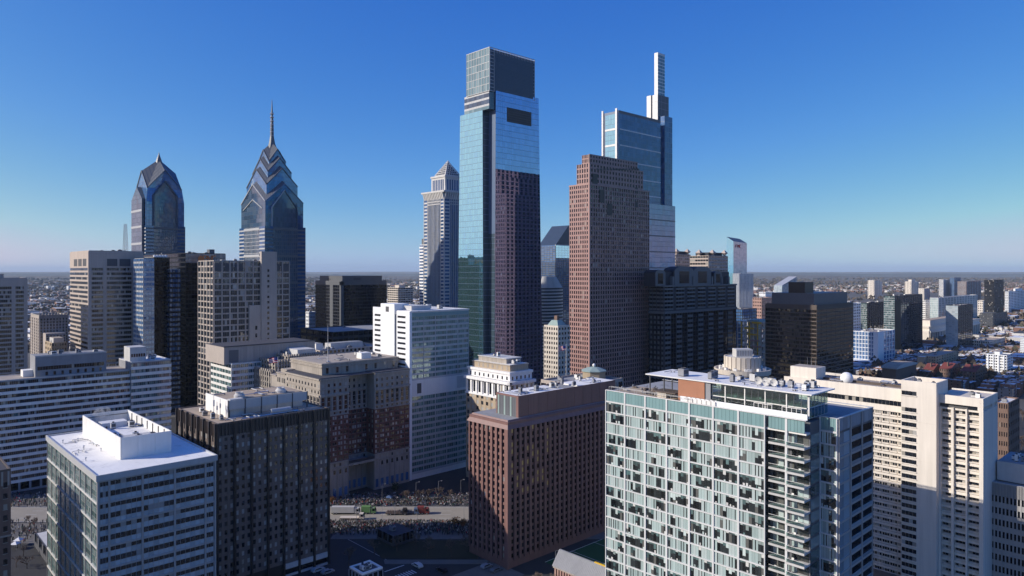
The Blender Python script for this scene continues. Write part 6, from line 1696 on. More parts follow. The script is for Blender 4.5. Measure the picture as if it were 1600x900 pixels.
# ---- towers seen through the gap between the glass towers
def gap_towers():
    b = Bld('office_tower', 'blue glass tower with slanted mirrored top seen between the mirror and pink towers', 'building', 868, 900)
    U = b.u(905); V = 30; Z0 = b.z(383)
    b.mass(U, V, 0, Z0, 'slate_blue'); b.facade('R', 0, 0, U, 1, Z0, 60, 9, 'slate_band', 'glass_liberty', sp=.35, pw=.05, minpx=99); b.facade('L', 0, 0, V, 1, Z0, 60, 6, 'slate_band', 'glass_blue', sp=.35, pw=.05, minpx=99)
    zt = b.z(352, U * .5, 0); m = MB()
    m.hexa([(0, 0, Z0), (U, 0, Z0), (U, V, Z0), (0, V, Z0)], [(U * .55, 0, zt), (U, 0, zt), (U, V, zt), (U * .55, V, zt)], 'slate_blue'); m.obj('sloped_top', b.root); b.box('trim', 'white_panel', -.5, U, -.5, .2, Z0 - .6, Z0 + .6)
    b.skin('top_panes', [(0, V, Z0), (0, 0, Z0), (U * .55, 0, zt), (U * .55, V, zt)], 8, 8, 'slate_blue', .1); zs = b.z(403)
    b.skin('mid_panes', [(0, 0, zs), (U, 0, zs), (U, 0, Z0), (0, 0, Z0)], 5, 8, 'glass_mirror', .05, .5)
    b.solid('wing', 'slate_blue', -4, 0, -3, V, 0, b.z(410)); b.facade('L', -4, -3, V, 1, b.z(410), 56, 6, 'slate_band', 'glass_liberty', sp=.35, pw=.05, minpx=99); b.facade('R', -3, -4, 8, 1, b.z(410), 56, 3, 'slate_band', 'glass_liberty', sp=.35, pw=.05, minpx=99); b.done()
    b = Bld('office_tower', 'grey tower with curved banded front and round shoulder behind the cream apartments', 'building', 852, 800)
    U, V = b.u(886), 26; Z = b.z(450); Z2 = b.z(432)
    # rounded plan
    def plan(r): return [(U * .5 + (U * .5) * math.cos(R(a)) , 10 - 10 * math.sin(R(a)) ) for a in range(180, -1, -15)]
    n = 26
    outline = [(U * .5 - U * .5 * math.cos(R(a)), 9 - 9 * math.sin(R(a))) for a in range(0, 181, 15)] + [(U, V), (0, V)]
    m = MB(); m.prism(outline, 0, Z - .2, 'charcoal_band', 'grey_roof'); m.obj('wall', b.root); b.foot(0, U, 0, V)
    out2 = [((p[0] - U / 2) * 1.012 + U / 2, (p[1] - V / 2) * 1.012 + V / 2) for p in outline]
    for k in range(n): z = Z * k / n; m = MB(); m.prism(out2, z, z + Z / n * .48, 'silver_band'); m.obj('spandrel', b.root)
    out3 = [((p[0] - U / 2) * .98 + U / 2, (p[1] - V / 2) * .98 + V / 2) for p in outline]
    m = MB(); nn = len(out3); base = [(p[0], p[1], Z - .2) for p in out3]; top = [((p[0] - U * .25) * .62 + U * .25, (p[1] - V / 2) * .8 + V / 2, Z2) for p in out3]
    for i in range(nn): j = (i + 1) % nn; m.poly([base[i], base[j], top[j], top[i]], 'pale_grey')
    m.poly(top, 'pale_grey'); m.obj('shoulder_roof', b.root); b.done()
    b = tower('slim cream apartment block with sunlit left side before the pink tower', 872, 470, 850, 890, 512, 'cream_shade', 'glass_dark', 24, 4, 6, name='apartment_building', sp=.45, pw=.45, dsp=.12, dpi=.2, minpx=4, units=0, roof='grey_roof', para=1.5)
    U, V, Z = b.U, b.V, b.Z
    m = MB(); m.hexa([(1, 1, Z), (U - 1, 1, Z), (U - 1, V - 1, Z), (1, V - 1, Z)], [(U * .3, V * .3, Z + 4.5), (U * .7, V * .3, Z + 4.5), (U * .7, V * .7, Z + 4.5), (U * .3, V * .7, Z + 4.5)], 'copper_green'); m.obj('hipped_roof', b.root); b.solid('chimney', 'brown_brick', U * .4, U * .6, V * .4, V * .6, Z + 4, Z + 7.5); b.done()
    # flag in front of the pink tower
    D = 410.0; x = (884.5 - 800) / F * D; zt = H + (EY - 540) / F * D
    e = empty('flag', (0, 0, 0)); tag(e, 'stars and stripes flag on a roof pole before the foot of the pink tower', 'flag'); m = MB(); m.tube((x, D, 0), (x, D, zt + 1), .2, .1, 'white_panel', 6); m.obj('pole', e); flag_cloth(e, x, D, zt, 4.4, 2.6, -1)
gap_towers()

# copper-domed low block behind the rose granite tower
def dome_block():
    b = Bld('institution_building', 'low block with tan octagonal copper-roofed pavilion behind the reddish brown tower', 'building', 905, 345)
    U, V, Z = 34, 26, b.z(604)
    b.mass(U, V, 0, Z - .3, 'taupe_precast'); b.around(U, V, 1, Z - 1, 12, 8, 6, 'taupe_precast', 'glass_dark', minpx=9); b.flat_roof(U, V, Z - .3, 'grey_roof', 1, 'taupe_precast'); b.units(10, 4, U - 3, 2, V - 3, Z, 91, (1.5, 3.5))
    cx = b.u(928, 12); r = 6.2; z = Z; m = MB(); m.lathe([(r, z), (r, z + 4.0)], 'copper_brown', 8, cx, 12, R(22)); m.obj('pavilion', b.root)
    m = MB(); m.lathe([(r * 1.1, z + 4.0), (r * 1.1, z + 4.4), (r * .5, z + 5.8), (.5, z + 6.2)], 'copper_green', 8, cx, 12, R(22)); m.obj('pavilion_roof', b.root); m = MB(); m.lathe([(.5, z + 6.2), (.9, z + 6.9), (.6, z + 7.6), (.05, z + 7.9)], 'white_panel', 10, cx, 12); m.obj('finial', b.root); b.done()
dome_block()

# ---- round concrete building
def round_building():
    D = 440.0; x = (1160 - 800) / F * D; e = empty('round_building', (x, D, 0), 0); tag(e, 'round cream concrete building with drum top and projecting ring roof', 'building')
    k = D / F
    r1, r2 = 27 * k, 42 * k; zt = H + (EY - 556) * k; zr = H + (EY - 575) * k; zb = H + (EY - 584) * k
    m = MB(); m.lathe([(r1 - .4, zr - 1), (r1 - .4, zt - .5), (r1 * .8, zt - .5), (.1, zt - .4)], 'pale_grey', 32); m.obj('drum', e)
    for i in range(24):
        a = 2 * math.pi * i / 24; q = MB(); w = r1 * 2 * math.pi / 24 * .42
        q.box(-w, w, -.3, .3, zr - .5, zt, 'cream_shade'); o = q.obj('drum_panel', e, (r1 * math.sin(a), -r1 * math.cos(a), 0), a)
    m = MB(); m.lathe([(r2 * .8, zb - 1), (r2, zb + .6), (r2 * 1.02, zr), (r2 * .97, zr), (r2 * .95, zr - 1.0), (.1, zr - .9)], 'cream_shade', 40); m.obj('ring_roof', e)
    m = MB(); m.lathe([(r2 * .86, 0), (r2 * .86, zb - .5)], 'dark_grey', 40); m.obj('wall', e)
    fl = 3.4; n = int(zb / fl)
    for i in range(n): m = MB(); z = zb - 2.6 - i * fl; m.lathe([(r2 * .88, z - 1.2), (r2 * .94, z - 1.2), (r2 * .94, z), (r2 * .88, z)], 'cream_shade', 40); m.obj('floor_ring', e)
    for i in range(24): a = 2 * math.pi * i / 24; q = MB(); q.box(-.35, .35, -.35, .35, 0, zb, 'cream_shade'); q.obj('column', e, (r2 * .9 * math.sin(a), -r2 * .9 * math.cos(a), 0), a)
    m = MB(); m.box(-5, 5, -4, 4, zt - .4, zt + 4.4, 'pale_grey'); 
    for i in range(6): m.box(-4.6 + i * 1.6, -3.6 + i * 1.6, -4.1, -4, zt + .5, zt + 3.6, 'mid_grey')
    m.obj('cooling_tower', e)
    for i in range(14):
        a = R(i * 27); q = MB(); q.box(-1, 1, -.8, .8, zr - .9, zr + 1.0, 'white_panel'); q.lathe([(.5, zr + 1), (.5, zr + 1.3)], 'mid_grey', 8); q.obj('rooftop_unit', e, (r1 * 1.25 * math.sin(a), -r1 * 1.25 * math.cos(a), 0), a)
    FOOT.append((Vector((x, D)), Vector((1, 0)), Vector((0, 1)), -r2, r2, -r2, r2))
round_building()
# ================================================================== FAR RIGHT AND THE CITY BEYOND
def simple(label, xc, xl, xr, yt, yb, wm, gm, nf, nu, nv, D=None, **k):
    """a far block whose foot shows at row yb"""
    D = D or F * H / (yb - EY)
    name = k.pop('name', 'office_tower')
    b = tower(label, xc, D, xl, xr, yt, wm, gm, nf, nu, nv, name=name, back=False, **k)
    return b
# twin notched-corner towers
def diamond_tower(label, xc, xl, xr, yt, D, spots):
    b = tower(label, xc, D, xl, xr, yt, 'beige_precast', 'glass_dark', 30, 7, 7, sp=.48, pw=.1, minpx=99, units=0, back=False)
    U, V, Z = b.U, b.V, b.Z
    b.solid('roof_block', 'charcoal_band', U * .15, U * .85, V * .15, V * .85, Z, Z + 5)
    for (fx, fy) in spots:
        m = MB(); cx, cy, r = U * fx, V * fy, 3.6; z0, zm, zt = Z, Z + 4.5, Z + 9
        m.box(cx - 2, cx + 2, cy - 2, cy + 2, z0, zm - 3, 'beige_precast')
        ring = [(cx - r, cy - r), (cx + r, cy - r), (cx + r, cy + r), (cx - r, cy + r)]
        for i in range(4): a, c = ring[i], ring[(i + 1) % 4]; m.poly([(*a, zm), (*c, zm), (cx, cy, zt)], 'beige_precast'); m.poly([(*c, zm), (*a, zm), (cx, cy, zm - 3.6)], 'beige_precast')
        m.obj('diamond_top', b.root)
    b.done()
diamond_tower('beige tower with diamond corner tops, half of it hidden by the blue lantern tower', 1056, 1040, 1079, 398, 980, [(.12, .12), (.85, .1)])
diamond_tower('beige sunlit tower with diamond corner tops above the arched dark block', 1107, 1078, 1137, 400, 930, [(.05, .55), (.9, .08), (.3, .1)])
# tall slanted glass tower with red letters
def slant_tower():
    b = Bld('skyscraper', 'pale mirrored tower with slanted top and small red letters', 'skyscraper', 1146, 1500)
    U, V = b.u(1167), b.v(1135); z1 = b.z(377); z2 = b.z(380, U, 0); zl = b.z(372, 0, V)
    m = MB(); m.hexa([(0, 0, 0), (U, 0, 0), (U, V, 0), (0, V, 0)], [(0, 0, z1), (U, 0, z2), (U, V, zl), (0, V, zl + 3)], 'slate_band'); m.obj('wall', b.root)
    b.skin('right_panes', [(0, 0, 0), (U, 0, 0), (U, 0, z2), (0, 0, z1)], 50, 10, 'glass_silver', .06); b.skin('left_panes', [(0, V, 0), (0, 0, 0), (0, 0, z1), (0, V, zl + 3)], 50, 8, 'glass_mirror', .05)
    txt(b, 'FMC', b.u(1149), b.u(1158), z1 - 13, z1 - 7, -.5, 'sign_red'); b.done()
    b = tower('lower pale glass tower beside the slanted one with red letters', 1155, 1450, 1145, 1177, 428, 'silver_band', 'glass_silver', 30, 10, 6, sp=.1, pw=.3, dpi=.6, minpx=99, units=2, back=False); b.done()
slant_tower()
def crystal():
    b = Bld('office_tower', 'faceted silver glass block with steep slanted roof behind the brown banded office', 'building', 1222, 1250)
    U, V = b.u(1245), b.v(1209); za, zb = b.z(446), b.z(432, U, 0)
    m = MB(); m.hexa([(0, 0, 0), (U, 0, 0), (U, V, 0), (0, V, 0)], [(0, 0, za), (U, 0, zb), (U, V, zb), (0, V, za)], 'silver_band'); m.obj('wall', b.root)
    b.skin('panes', [(0, 0, 0), (U, 0, 0), (U, 0, zb), (0, 0, za)], 28, 10, 'glass_silver', .06); b.skin('panes', [(0, V, 0), (0, 0, 0), (0, 0, za), (0, V, za)], 28, 8, 'glass_aqua', .06); b.done()
crystal()
b = simple('white-framed blue office with bright corner pier beside the brown banded office', 1371, 1333, 1397.5, 520, 577, 'white_paint', 'glass_blue', 9, 6, 8, sp=.16, pw=.2, dsp=.3, dpi=.5, minpx=6, units=6, seed=2, sub=2)
b.box('corner_pier', 'white_paint', -.8, 0, -.6, b.V * .16, 0, b.Z + 1); b.box('corner_pier', 'white_paint', -.8, b.U * .3, -.9, -.6, 0, b.Z + 1); b.done()
b = simple('tall dark glass office with greenish sunlit end, the larger of a pair', 1398, 1381, 1441, 463, 561, 'charcoal_band', 'glass_slate', 28, 12, 8, sp=.12, pw=.05, dsp=.1, minpx=99, units=4, seed=4, gap=.15)
b.facade('L', -.3, 0, b.V, 1, b.Z, 28, 7, 'silver_band', 'glass_green', sp=.2, pw=.05, minpx=99); b.box('corner_pier', 'black_metal', 0, b.U * .2, -.5, -.2, 0, b.Z - 6); b.done()
b = simple('smaller dark glass office left of the taller greenish-ended one', 1355, 1345, 1382, 474, 553, 'charcoal_band', 'glass_slate', 26, 8, 6, sp=.12, pw=.06, dsp=.1, minpx=99, units=3, seed=5); b.facade('L', -.3, 0, b.V, 1, b.Z, 26, 6, 'silver_band', 'glass_green', sp=.2, pw=.05, minpx=99); b.done()
b = simple('dark balconied glass tower standing alone before the white station block', 1497, 1478, 1519.5, 478, 553, 'charcoal_band', 'glass_slate', 26, 8, 8, sp=.2, pw=.05, dsp=.4, minpx=99, units=2, seed=6, name='apartment_tower'); b.facade('L', -.4, 0, b.V, 1, b.Z, 26, 4, 'silver_band', 'glass_aqua', sp=.25, pw=.05, minpx=99); b.done()
b = simple('wide green glass office with white grid frame beyond the rail station', 1466, 1453, 1527, 466, 512, 'white_panel', 'glass_teal', 13, 14, 4, sp=.08, pw=.12, dsp=.2, dpi=.4, minpx=99, units=3, seed=8, sub=2); b.done()
b = simple('white windowed block left of the wide green glass office', 1446, 1441, 1456, 470, 508, 'white_panel', 'glass_dark', 12, 5, 3, sp=.4, pw=.4, minpx=99, units=2); b.done()
# rail station
def station():
    D = F * H / (543 - EY); b = Bld('rail_station', 'cream stone rail station with tall portico columns and tan flat roof', 'building', 1452, D)
    U, V = b.u(1530), b.v(1428); Z = b.z(511); s = 'cream_concrete'
    b.mass(U, V, 0, Z, s)
    zc = Z * .68
    b.solid('attic', s, U * .04, U * .55, V * .1, V * .9, Z, Z + 9); b.solid('roof', 'tan_roof', U * .05, U * .54, V * .12, V * .88, Z + 9, Z + 9.4)
    for fc, L_, n in (('R', U, 22), ('L', V, 9)):
        for j in range(n): c = L_ * (j + .5) / n; b.piece('tall_window', 'glass_dark', fc, 0, c - L_ / n * .28, c + L_ / n * .28, .02, .1, 4, zc, False, 300, True)
        for j in range(n + 1): c = L_ * j / n; b.piece('column', s, fc, 0, max(0, c - 1.1), min(L_, c + 1.1), 0, 1.4, 0, zc + 1, True)
        b.piece('cornice', s, fc, 0, 0, L_, 0, 1.8, zc + 1, zc + 4, True); b.piece('cornice', s, fc, 0, 0, L_, 0, 1.2, Z - 1.5, Z + 1, True)
    b.solid('roof', 'tan_roof', U * .6, U - 1, 1, V - 1, Z, Z + .5); b.done()
station()
b = simple('dark tower rising from a broader gridded base near the right horizon', 1553, 1538, 1568, 438, 515, 'charcoal_band', 'glass_dark', 34, 7, 8, sp=.2, pw=.25, minpx=99, units=2); b.solid('base_block', 'slate_band', -34, 0, -6, b.V, 0, b.z(488)); b.facade('L', -34, -6, b.V, 1, b.z(488), 16, 12, 'slate_band', 'glass_dark', sp=.3, pw=.3, minpx=99); b.facade('R', -6, -34, b.U, 1, b.z(488), 16, 14, 'slate_band', 'glass_dark', sp=.3, pw=.3, minpx=99); b.done()
b = simple('white gridded hospital block at the right picture edge', 1576, 1570, 1612, 456, 492, 'white_paint', 'glass_dark', 14, 16, 5, sp=.4, pw=.4, minpx=99, units=3, pent=[(.3, .6, .2, .7, 7, 'white_paint')]); b.done()
b = simple('white tower with vertical slots beside a blue glass tower on the skyline', 1474, 1467, 1484, 437, 470, 'white_paint', 'glass_dark', 18, 6, 5, sp=.2, pw=.45, minpx=99, units=1); b.done()
b = simple('blue glass tower between the slotted white and the red-brown towers', 1491, 1484, 1501, 434, 470, 'slate_band', 'glass_blue', 20, 6, 5, sp=.2, pw=.1, minpx=99, units=1); b.done()
b = simple('red-brown apartment towers with white window lines on the skyline', 1510, 1496, 1533, 440, 474, 'red_brick', 'glass_aqua', 18, 9, 8, sp=.3, pw=.35, minpx=99, units=5, name='apartment_tower'); b.done()
b = simple('cream double apartment tower with shaded recess, leftmost on the right skyline', 1366, 1356, 1375, 438, 467, 'cream_concrete', 'glass_dark', 20, 4, 4, sp=.6, pw=.5, minpx=99, units=1, name='apartment_tower'); b.solid('second_slab', 'cream_concrete', b.U * .75, b.U * 1.9, b.V * .45, b.V * 1.3, 0, b.z(440)); b.done()
b = simple('cream skyline tower with rounded cap above the tall dark glass office', 1424, 1414, 1435, 440, 468, 'cream_concrete', 'glass_dark', 20, 4, 4, sp=.6, pw=.5, minpx=99, units=1, name='apartment_tower', pent=[(.2, .7, .2, .7, 8, 'cream_concrete')]); b.done()
b = simple('small cream double slab just right of the rounded cream tower', 1444, 1435, 1453, 451, 472, 'cream_concrete', 'glass_dark', 14, 4, 4, sp=.6, pw=.5, minpx=99, units=1, name='apartment_tower'); b.done()
b = simple('white apartment slab with stacked balconies among the row houses', 1573, 1541, 1582, 556, 596, 'white_paint', 'glass_dark', 9, 3, 9, sp=.48, pw=.30, dsp=.5, dpi=.3, minpx=5, units=2, name='apartment_building', pent=[(.2, .7, .4, .65, 3, 'white_paint')])
for k in range(4): y = b.V * (.1 + .26 * k); b.box('balcony_stack', 'white_paint', -1.4, 0, y, y + 1.0, 0, b.Z)
b.done()
b = simple('tan brick block with shadowed court left of the white apartment slab', 1462, 1437, 1497, 558, 584, 'tan_brick', 'glass_dark', 6, 9, 7, sp=.55, pw=.6, minpx=99, units=3, name='brick_building'); b.solid('wing', 'tan_brick', -8, 0, b.V * .55, b.V, 0, b.Z); b.solid('roof', 'white_roof', -7.6, -.4, b.V * .57, b.V - .5, b.Z, b.Z + .2); b.done()
b = simple('tall white slab cut by the right picture edge', 1601, 1594, 1640, 528, 568, 'white_paint', 'glass_dark', 14, 8, 4, sp=.5, pw=.5, minpx=99, units=1, name='apartment_building'); b.done()
b = simple('low cream station annex with long flat roof right of the lone glass tower', 1546, 1519, 1570, 534, 548, 'cream_concrete', 'glass_dark', 3, 12, 8, sp=.4, pw=.4, minpx=99, units=4, roof='tan_roof', name='station_annex'); b.done()
# unfinished concrete frame
def frame_building():
    b = Bld('construction_frame', 'unfinished concrete frame with yellow formwork and pink insulation between dark offices', 'building', 1190, 780)
    U, V = b.u(1206), b.v(1152); Z = b.z(503); n = 9
    b.foot(0, U, 0, V); b.solid('core', 'pale_grey', U * .35, U * .75, V * .3, V * .7, 0, Z)
    for i in range(n): z = Z * (i + 1) / n; b.box('floor_slab', 'cream_shade', 0, U, 0, V, z - .9, z - .2); b.box('edge_board', 'yellow_paint' if i > 5 else 'salmon_brick', -.2, 0, V * (.1 * (i % 4)), V * (.4 + .1 * (i % 4)), z - 2.2, z - .2)
    for j in range(7):
        for q in range(2): y = V * j / 6; b.box('column', 'yellow_paint' if j % 2 else 'cream_shade', q * (U - 1) , q * (U - 1) + 1, max(0, y - .5), min(V, y + .5), 0, Z)
    for j in range(3): b.box('column', 'cream_shade', U * j / 3, U * j / 3 + 1, 0, 1, 0, Z)
    b.solid('net', 'copper_green', 0, U, V * .1, V * .6, Z - .2, Z + 1.6); b.done()
frame_building()
b = tower('dark low glass block under the slanted red-lettered tower', 1160, 860, 1140, 1182, 484, 'charcoal_band', 'glass_blue', 18, 8, 6, sp=.2, pw=.1, minpx=99, back=False); b.done()
b = tower('salmon brick block near the river right of the pale glass towers', 1190, 1350, 1176, 1206, 466, 'salmon_brick', 'glass_dark', 10, 8, 5, sp=.5, pw=.5, minpx=99, back=False, name='brick_building'); b.done()
b = tower('pale block above the salmon brick one', 1196, 1700, 1186, 1210, 457, 'white_paint', 'glass_dark', 8, 8, 5, sp=.5, pw=.5, minpx=99, back=False); b.done()
b = simple('white low block left of the dark glass pair', 1333, 1322, 1349, 475, 530, 'white_paint', 'glass_dark', 12, 6, 5, sp=.4, pw=.4, minpx=99, units=3); b.done()
b = simple('white row of civic buildings before the dark base tower', 1536, 1525, 1541, 470, 500, 'cream_concrete', 'glass_dark', 8, 5, 4, sp=.5, pw=.5, minpx=99, units=1); b.done()
# red-roofed brick villas
def villa(xc, xl, xr, yt, D, label):
    b = Bld('brick_house', label, 'house', xc, D, group='red-roofed brick houses')
    U, V = b.u(xr), b.v(xl); Z = b.z(yt) - 4
    b.mass(U, V, 0, Z, 'orange_brick' if False else 'brown_brick')
    b.facade('L', 0, 0, V, 1, Z - .5, 4, 5, 'brown_brick', 'glass_dark', sp=.5, pw=.6, minpx=99); b.facade('R', 0, 0, U, 1, Z - .5, 4, 5, 'brown_brick', 'glass_dark', sp=.5, pw=.6, minpx=99)
    gable_roof(b, 'roof', -.5, U + .5, -.5, V + .5, Z, Z + 5, 'y', 'brown_brick', 'red_tile')
    b.solid('chimney', 'brown_brick', U * .2, U * .32, V * .4, V * .5, Z + 1, Z + 6.5); b.done()
villa(1458, 1443, 1472, 572, 735, 'red-roofed brick house nearest the tan block, first of three')
villa(1485, 1468, 1500, 571, 720, 'red-roofed brick house in the middle of three')
villa(1524, 1501, 1542, 575, 705, 'red-roofed brick house beside the white apartment slab')
# lit dome pavilion and low curved roof
def plaza_roof():
    b = Bld('pavilion', 'low pavilion with curved pale roof below the white-framed blue office', 'building', 1400, 690)
    U, V = b.u(1432), b.v(1378); Z = b.z(577)
    b.mass(U, V, 0, Z, 'brown_brick'); m = MB(); n = 10
    for k in range(n):
        a0, a1 = math.pi * k / n, math.pi * (k + 1) / n
        m.poly([(U / 2 - (U / 2 + 1) * math.cos(a0), -1, Z + 4 * math.sin(a0)), (U / 2 - (U / 2 + 1) * math.cos(a1), -1, Z + 4 * math.sin(a1)), (U / 2 - (U / 2 + 1) * math.cos(a1), V + 1, Z + 4 * math.sin(a1)), (U / 2 - (U / 2 + 1) * math.cos(a0), V + 1, Z + 4 * math.sin(a0))], 'tan_roof')
    m.poly([(U / 2 - (U / 2 + 1) * math.cos(math.pi * k / n), -1, Z + 4 * math.sin(math.pi * k / n)) for k in range(n + 1)], 'pale_grey'); m.obj('roof', b.root); b.done()
plaza_roof()
b = tower('brown brick walk-up with stacked porches right of the cream hotel', 1575, 430, 1553, 1592, 632, 'brown_brick', 'glass_dark', 6, 6, 6, sp=.5, pw=.5, minpx=6, units=2, name='brick_building', roof='white_roof'); b.done()
# left edge of the far field : pale slabs by the river
for i, (x, w, y) in enumerate(((75, 3, 447), (81, 4, 448), (107, 3, 447))):
    lb = ['slim white slab far off on the left plain, first of two side by side', 'slim white slab far off on the left plain, second of two side by side', 'pale slab far off on the left plain close to the beige ribbon tower'][i]
    b = tower(lb, x, 4200, x - w, x + w, y, 'white_paint', 'glass_dark', 14, 3, 3, sp=.5, pw=.5, minpx=99, units=0, back=False, name='apartment_tower', group='slabs on the far plain'); b.done()

# ------------------------------------------------------------------ row houses
wall('house_brick', (0.20, 0.115, 0.085), .9, .2, .3, 0, rnd=.5); wall('house_pale', (0.60, 0.57, 0.53), .9, .2, .3, 0, rnd=.5); wall('house_grey', (0.26, 0.25, 0.25), .9, .2, .3, 0, rnd=.6)
wall('roof_white', (0.74, 0.74, 0.74), .9, .15, .3, 0, rnd=.25); wall('roof_silver', (0.42, 0.43, 0.45), .9, .2, .3, 0, rnd=.5); wall('roof_tar', (0.08, 0.08, 0.085), .9, .3, .3, 0, rnd=.6)
HW, HR = ('house_brick', 'house_brick', 'house_pale', 'house_grey'), ('roof_white', 'roof_silver', 'roof_tar', 'roof_white', 'roof_silver')
def in_foot(x, y, pad=2.0):
    for (c, e, l, x0, x1, y0, y1) in FOOT:
        d = Vector((x, y)) - c; u = d.dot(e); v = d.dot(l)
        if x0 - pad < u < x1 + pad and y0 - pad < v < y1 + pad: return True
    return False
def house_box(m, w, d, h, wm, rm, r):
    m.box(-w / 2, w / 2, -d / 2, d / 2, 0, h, wm); m.box(-w / 2 + .15, w / 2 - .15, -d / 2 + .15, d / 2 - .15, h, h + .12, rm)
    m.box(-w / 2, w / 2, -d / 2 - .25, -d / 2, h - .5, h + .35, wm)
    for k in range(2):
        for i in range(int(h / 3)): m.box(-w / 4 - .45 + k * w / 2, -w / 4 + .45 + k * w / 2, -d / 2 - .04, -d / 2, 1 + i * 3, 2.6 + i * 3, 'glass_dark'); m.box(-w / 2 - .04, -w / 2, -d / 4 - .45 + k * d / 2, -d / 4 + .45 + k * d / 2, 1 + i * 3, 2.6 + i * 3, 'glass_dark')
    m.box(w * .1, w * .3, d * .1, d * .25, h, h + 1.6, wm); m.box(-w * .35, -w * .15, -d * .1, d * .1, h + .1, h + .9, 'pale_grey')
def row_houses():
    r = random.Random(23)
    protos = []
    for k in range(10):
        m = MB(); house_box(m, r.uniform(5, 7), r.uniform(10, 13), r.choice((7, 9, 10, 12)), HW[k % 4], HR[k % 5], r); protos.append(m.mesh('row_house'))
    spots = []
    # near quarter to the right of the hotel : blocks on the street grid
    for a in range(-12, 46):
        for c in range(-10, 40):
            base = Vector((560, 640)) + EX * (a * 6.4) + EYV * (c * 15.5 + (c // 2) * 9)
            if a % 15 == 14: continue
            base += Vector((r.uniform(-.4, .4), r.uniform(-.4, .4)))
            px = 800 + F * base.x / base.y; py = EY + F * H / base.y
            if not (1375 < px < 1640 and base.y > 420): continue
            if in_foot(base.x, base.y, 6): continue
            spots.append((base.y, base))
    spots.sort(key=lambda t: t[0])
    labels = 'brick or pale flat-roofed row house in the close-set streets beyond the cream hotel'
    for k, (_, p) in enumerate(spots[:300]):
        o = bpy.data.objects.new('row_house', protos[r.randrange(10)]); COL.objects.link(o); o.location = (p.x, p.y, 0); o.rotation_euler = (0, 0, GRID + (math.pi if r.random() < .5 else 0))
        tag(o, labels, 'house', 'row houses beyond the hotel')
    rest = [p for _, p in spots[300:]]
    # everything farther : one mass of houses
    m = MB(); n = 0
    def add(p, s, hm=1.0):
        w, d, h = r.uniform(5, 9) * s, r.uniform(9, 16) * s, r.uniform(6, 11) * hm; a = GRID + r.choice((0, math.pi / 2)) + r.uniform(-.05, .05)
        c_, s_ = math.cos(a), math.sin(a); b0 = len(m.v)
        for z in (0, h):
            for (x, y) in ((-w / 2, -d / 2), (w / 2, -d / 2), (w / 2, d / 2), (-w / 2, d / 2)): m.v.append((p[0] + x * c_ - y * s_, p[1] + x * s_ + y * c_, z))
        kw, kr = m.mi(r.choice(HW)), m.mi(r.choice(HR))
        for q in ((0, 1, 5, 4), (1, 2, 6, 5), (2, 3, 7, 6), (3, 0, 4, 7)): m.f.append(tuple(b0 + i for i in q)); m.m.append(kw)
        m.f.append((b0 + 4, b0 + 5, b0 + 6, b0 + 7)); m.m.append(kr)
    for p in rest: add(p, 1)
    for k in range(26000):
        y = 750 * (7000 / 750) ** (r.random() ** .9); t = r.uniform(-.76, .78); x = y * t
        px = 800 + F * t
        if y < 1050 and px < 1300: continue
        if in_foot(x, y, 5): continue
        if math.sin(x * .0016 + 1) + math.sin(y * .0013 + x * .0007) < -.7: continue
        big = r.random() < .05
        add((x, y), r.uniform(2.5, 5) if big else (1.0 if y < 2500 else 1.7), 1.4 if big else 1)
    o = m.obj('distant_houses'); tag(o, 'carpet of tiny pale-roofed houses reaching to the horizon', 'houses', kind='stuff')
row_houses()

# ------------------------------------------------------------------ bare winter woods far off
def woods():
    r = random.Random(31); m = MB()
    def tuft(x, y, rad, h, mat, n):
        for k in range(n):
            a = r.uniform(0, 6.28); d = rad * math.sqrt(r.random()); z = h * r.uniform(.15, 1); s = rad * r.uniform(.35, .7)
            px, py = x + d * math.cos(a), y + d * math.sin(a); b = r.uniform(0, 6.28)
            m.poly([(px - s * math.cos(b), py - s * math.sin(b), z - s * .5), (px + s * math.cos(b), py + s * math.sin(b), z - s * .4), (px + r.uniform(-.3, .3) * s, py + r.uniform(-.3, .3) * s, z + s * .7)], mat)
    for k in range(11000):
        y = 700 * (11000 / 700) ** r.random(); t = r.uniform(-.76, .78); x = y * t
        if y < 1000 and 800 + F * t < 1350: continue
        if in_foot(x, y, 4): continue
        dens = math.sin(x * .0021 + 2) + math.sin(y * .0017 - x * .0006)
        if dens < -.2 and r.random() < .6: continue
        s = 1 + y / 3500
        tuft(x, y, r.uniform(4, 7) * s, r.uniform(9, 15) * (1 + y / 12000), 'woods' if r.random() < .8 else 'wood_green', 9)
    tag(m.obj('distant_woods'), 'brown leafless woods scattered between the far houses', 'woods', kind='stuff')
woods()
# ================================================================== STREET LEVEL
# ------------------------------------------------------------------ bare trees
def tree_mesh(seed, h=12.0, lean=0.0):
    r = random.Random(seed); trunk = MB(); crown = MB()
    def grow(p, d, L_, rad, depth):
        q = p + d * L_
        (trunk if depth < 2 else crown).tube(p, q, max(rad, .06), max(rad * .68, .05), 'bark' if depth < 2 else 'twig', 5 if depth < 2 else 3, False)
        if depth >= 5: return
        n = 3 if depth < 4 else 3
        for k in range(n):
            ax = Vector((r.uniform(-1, 1), r.uniform(-1, 1), r.uniform(-.3, .5))).normalized()
            nd = (d + ax * r.uniform(.45, .85)).normalized(); nd.z = max(nd.z, -.05); nd.normalize()
            grow(p + d * L_ * r.uniform(.6, 1.0), nd, L_ * r.uniform(.6, .82), rad * .6, depth + 1)
    grow(Vector((0, 0, 0)), Vector((lean, 0, 1)).normalized(), h * .27, h * .022, 0)
    return trunk.mesh('trunk'), crown.mesh('crown')
TREES = [tree_mesh(s) for s in (1, 2, 3, 4)]
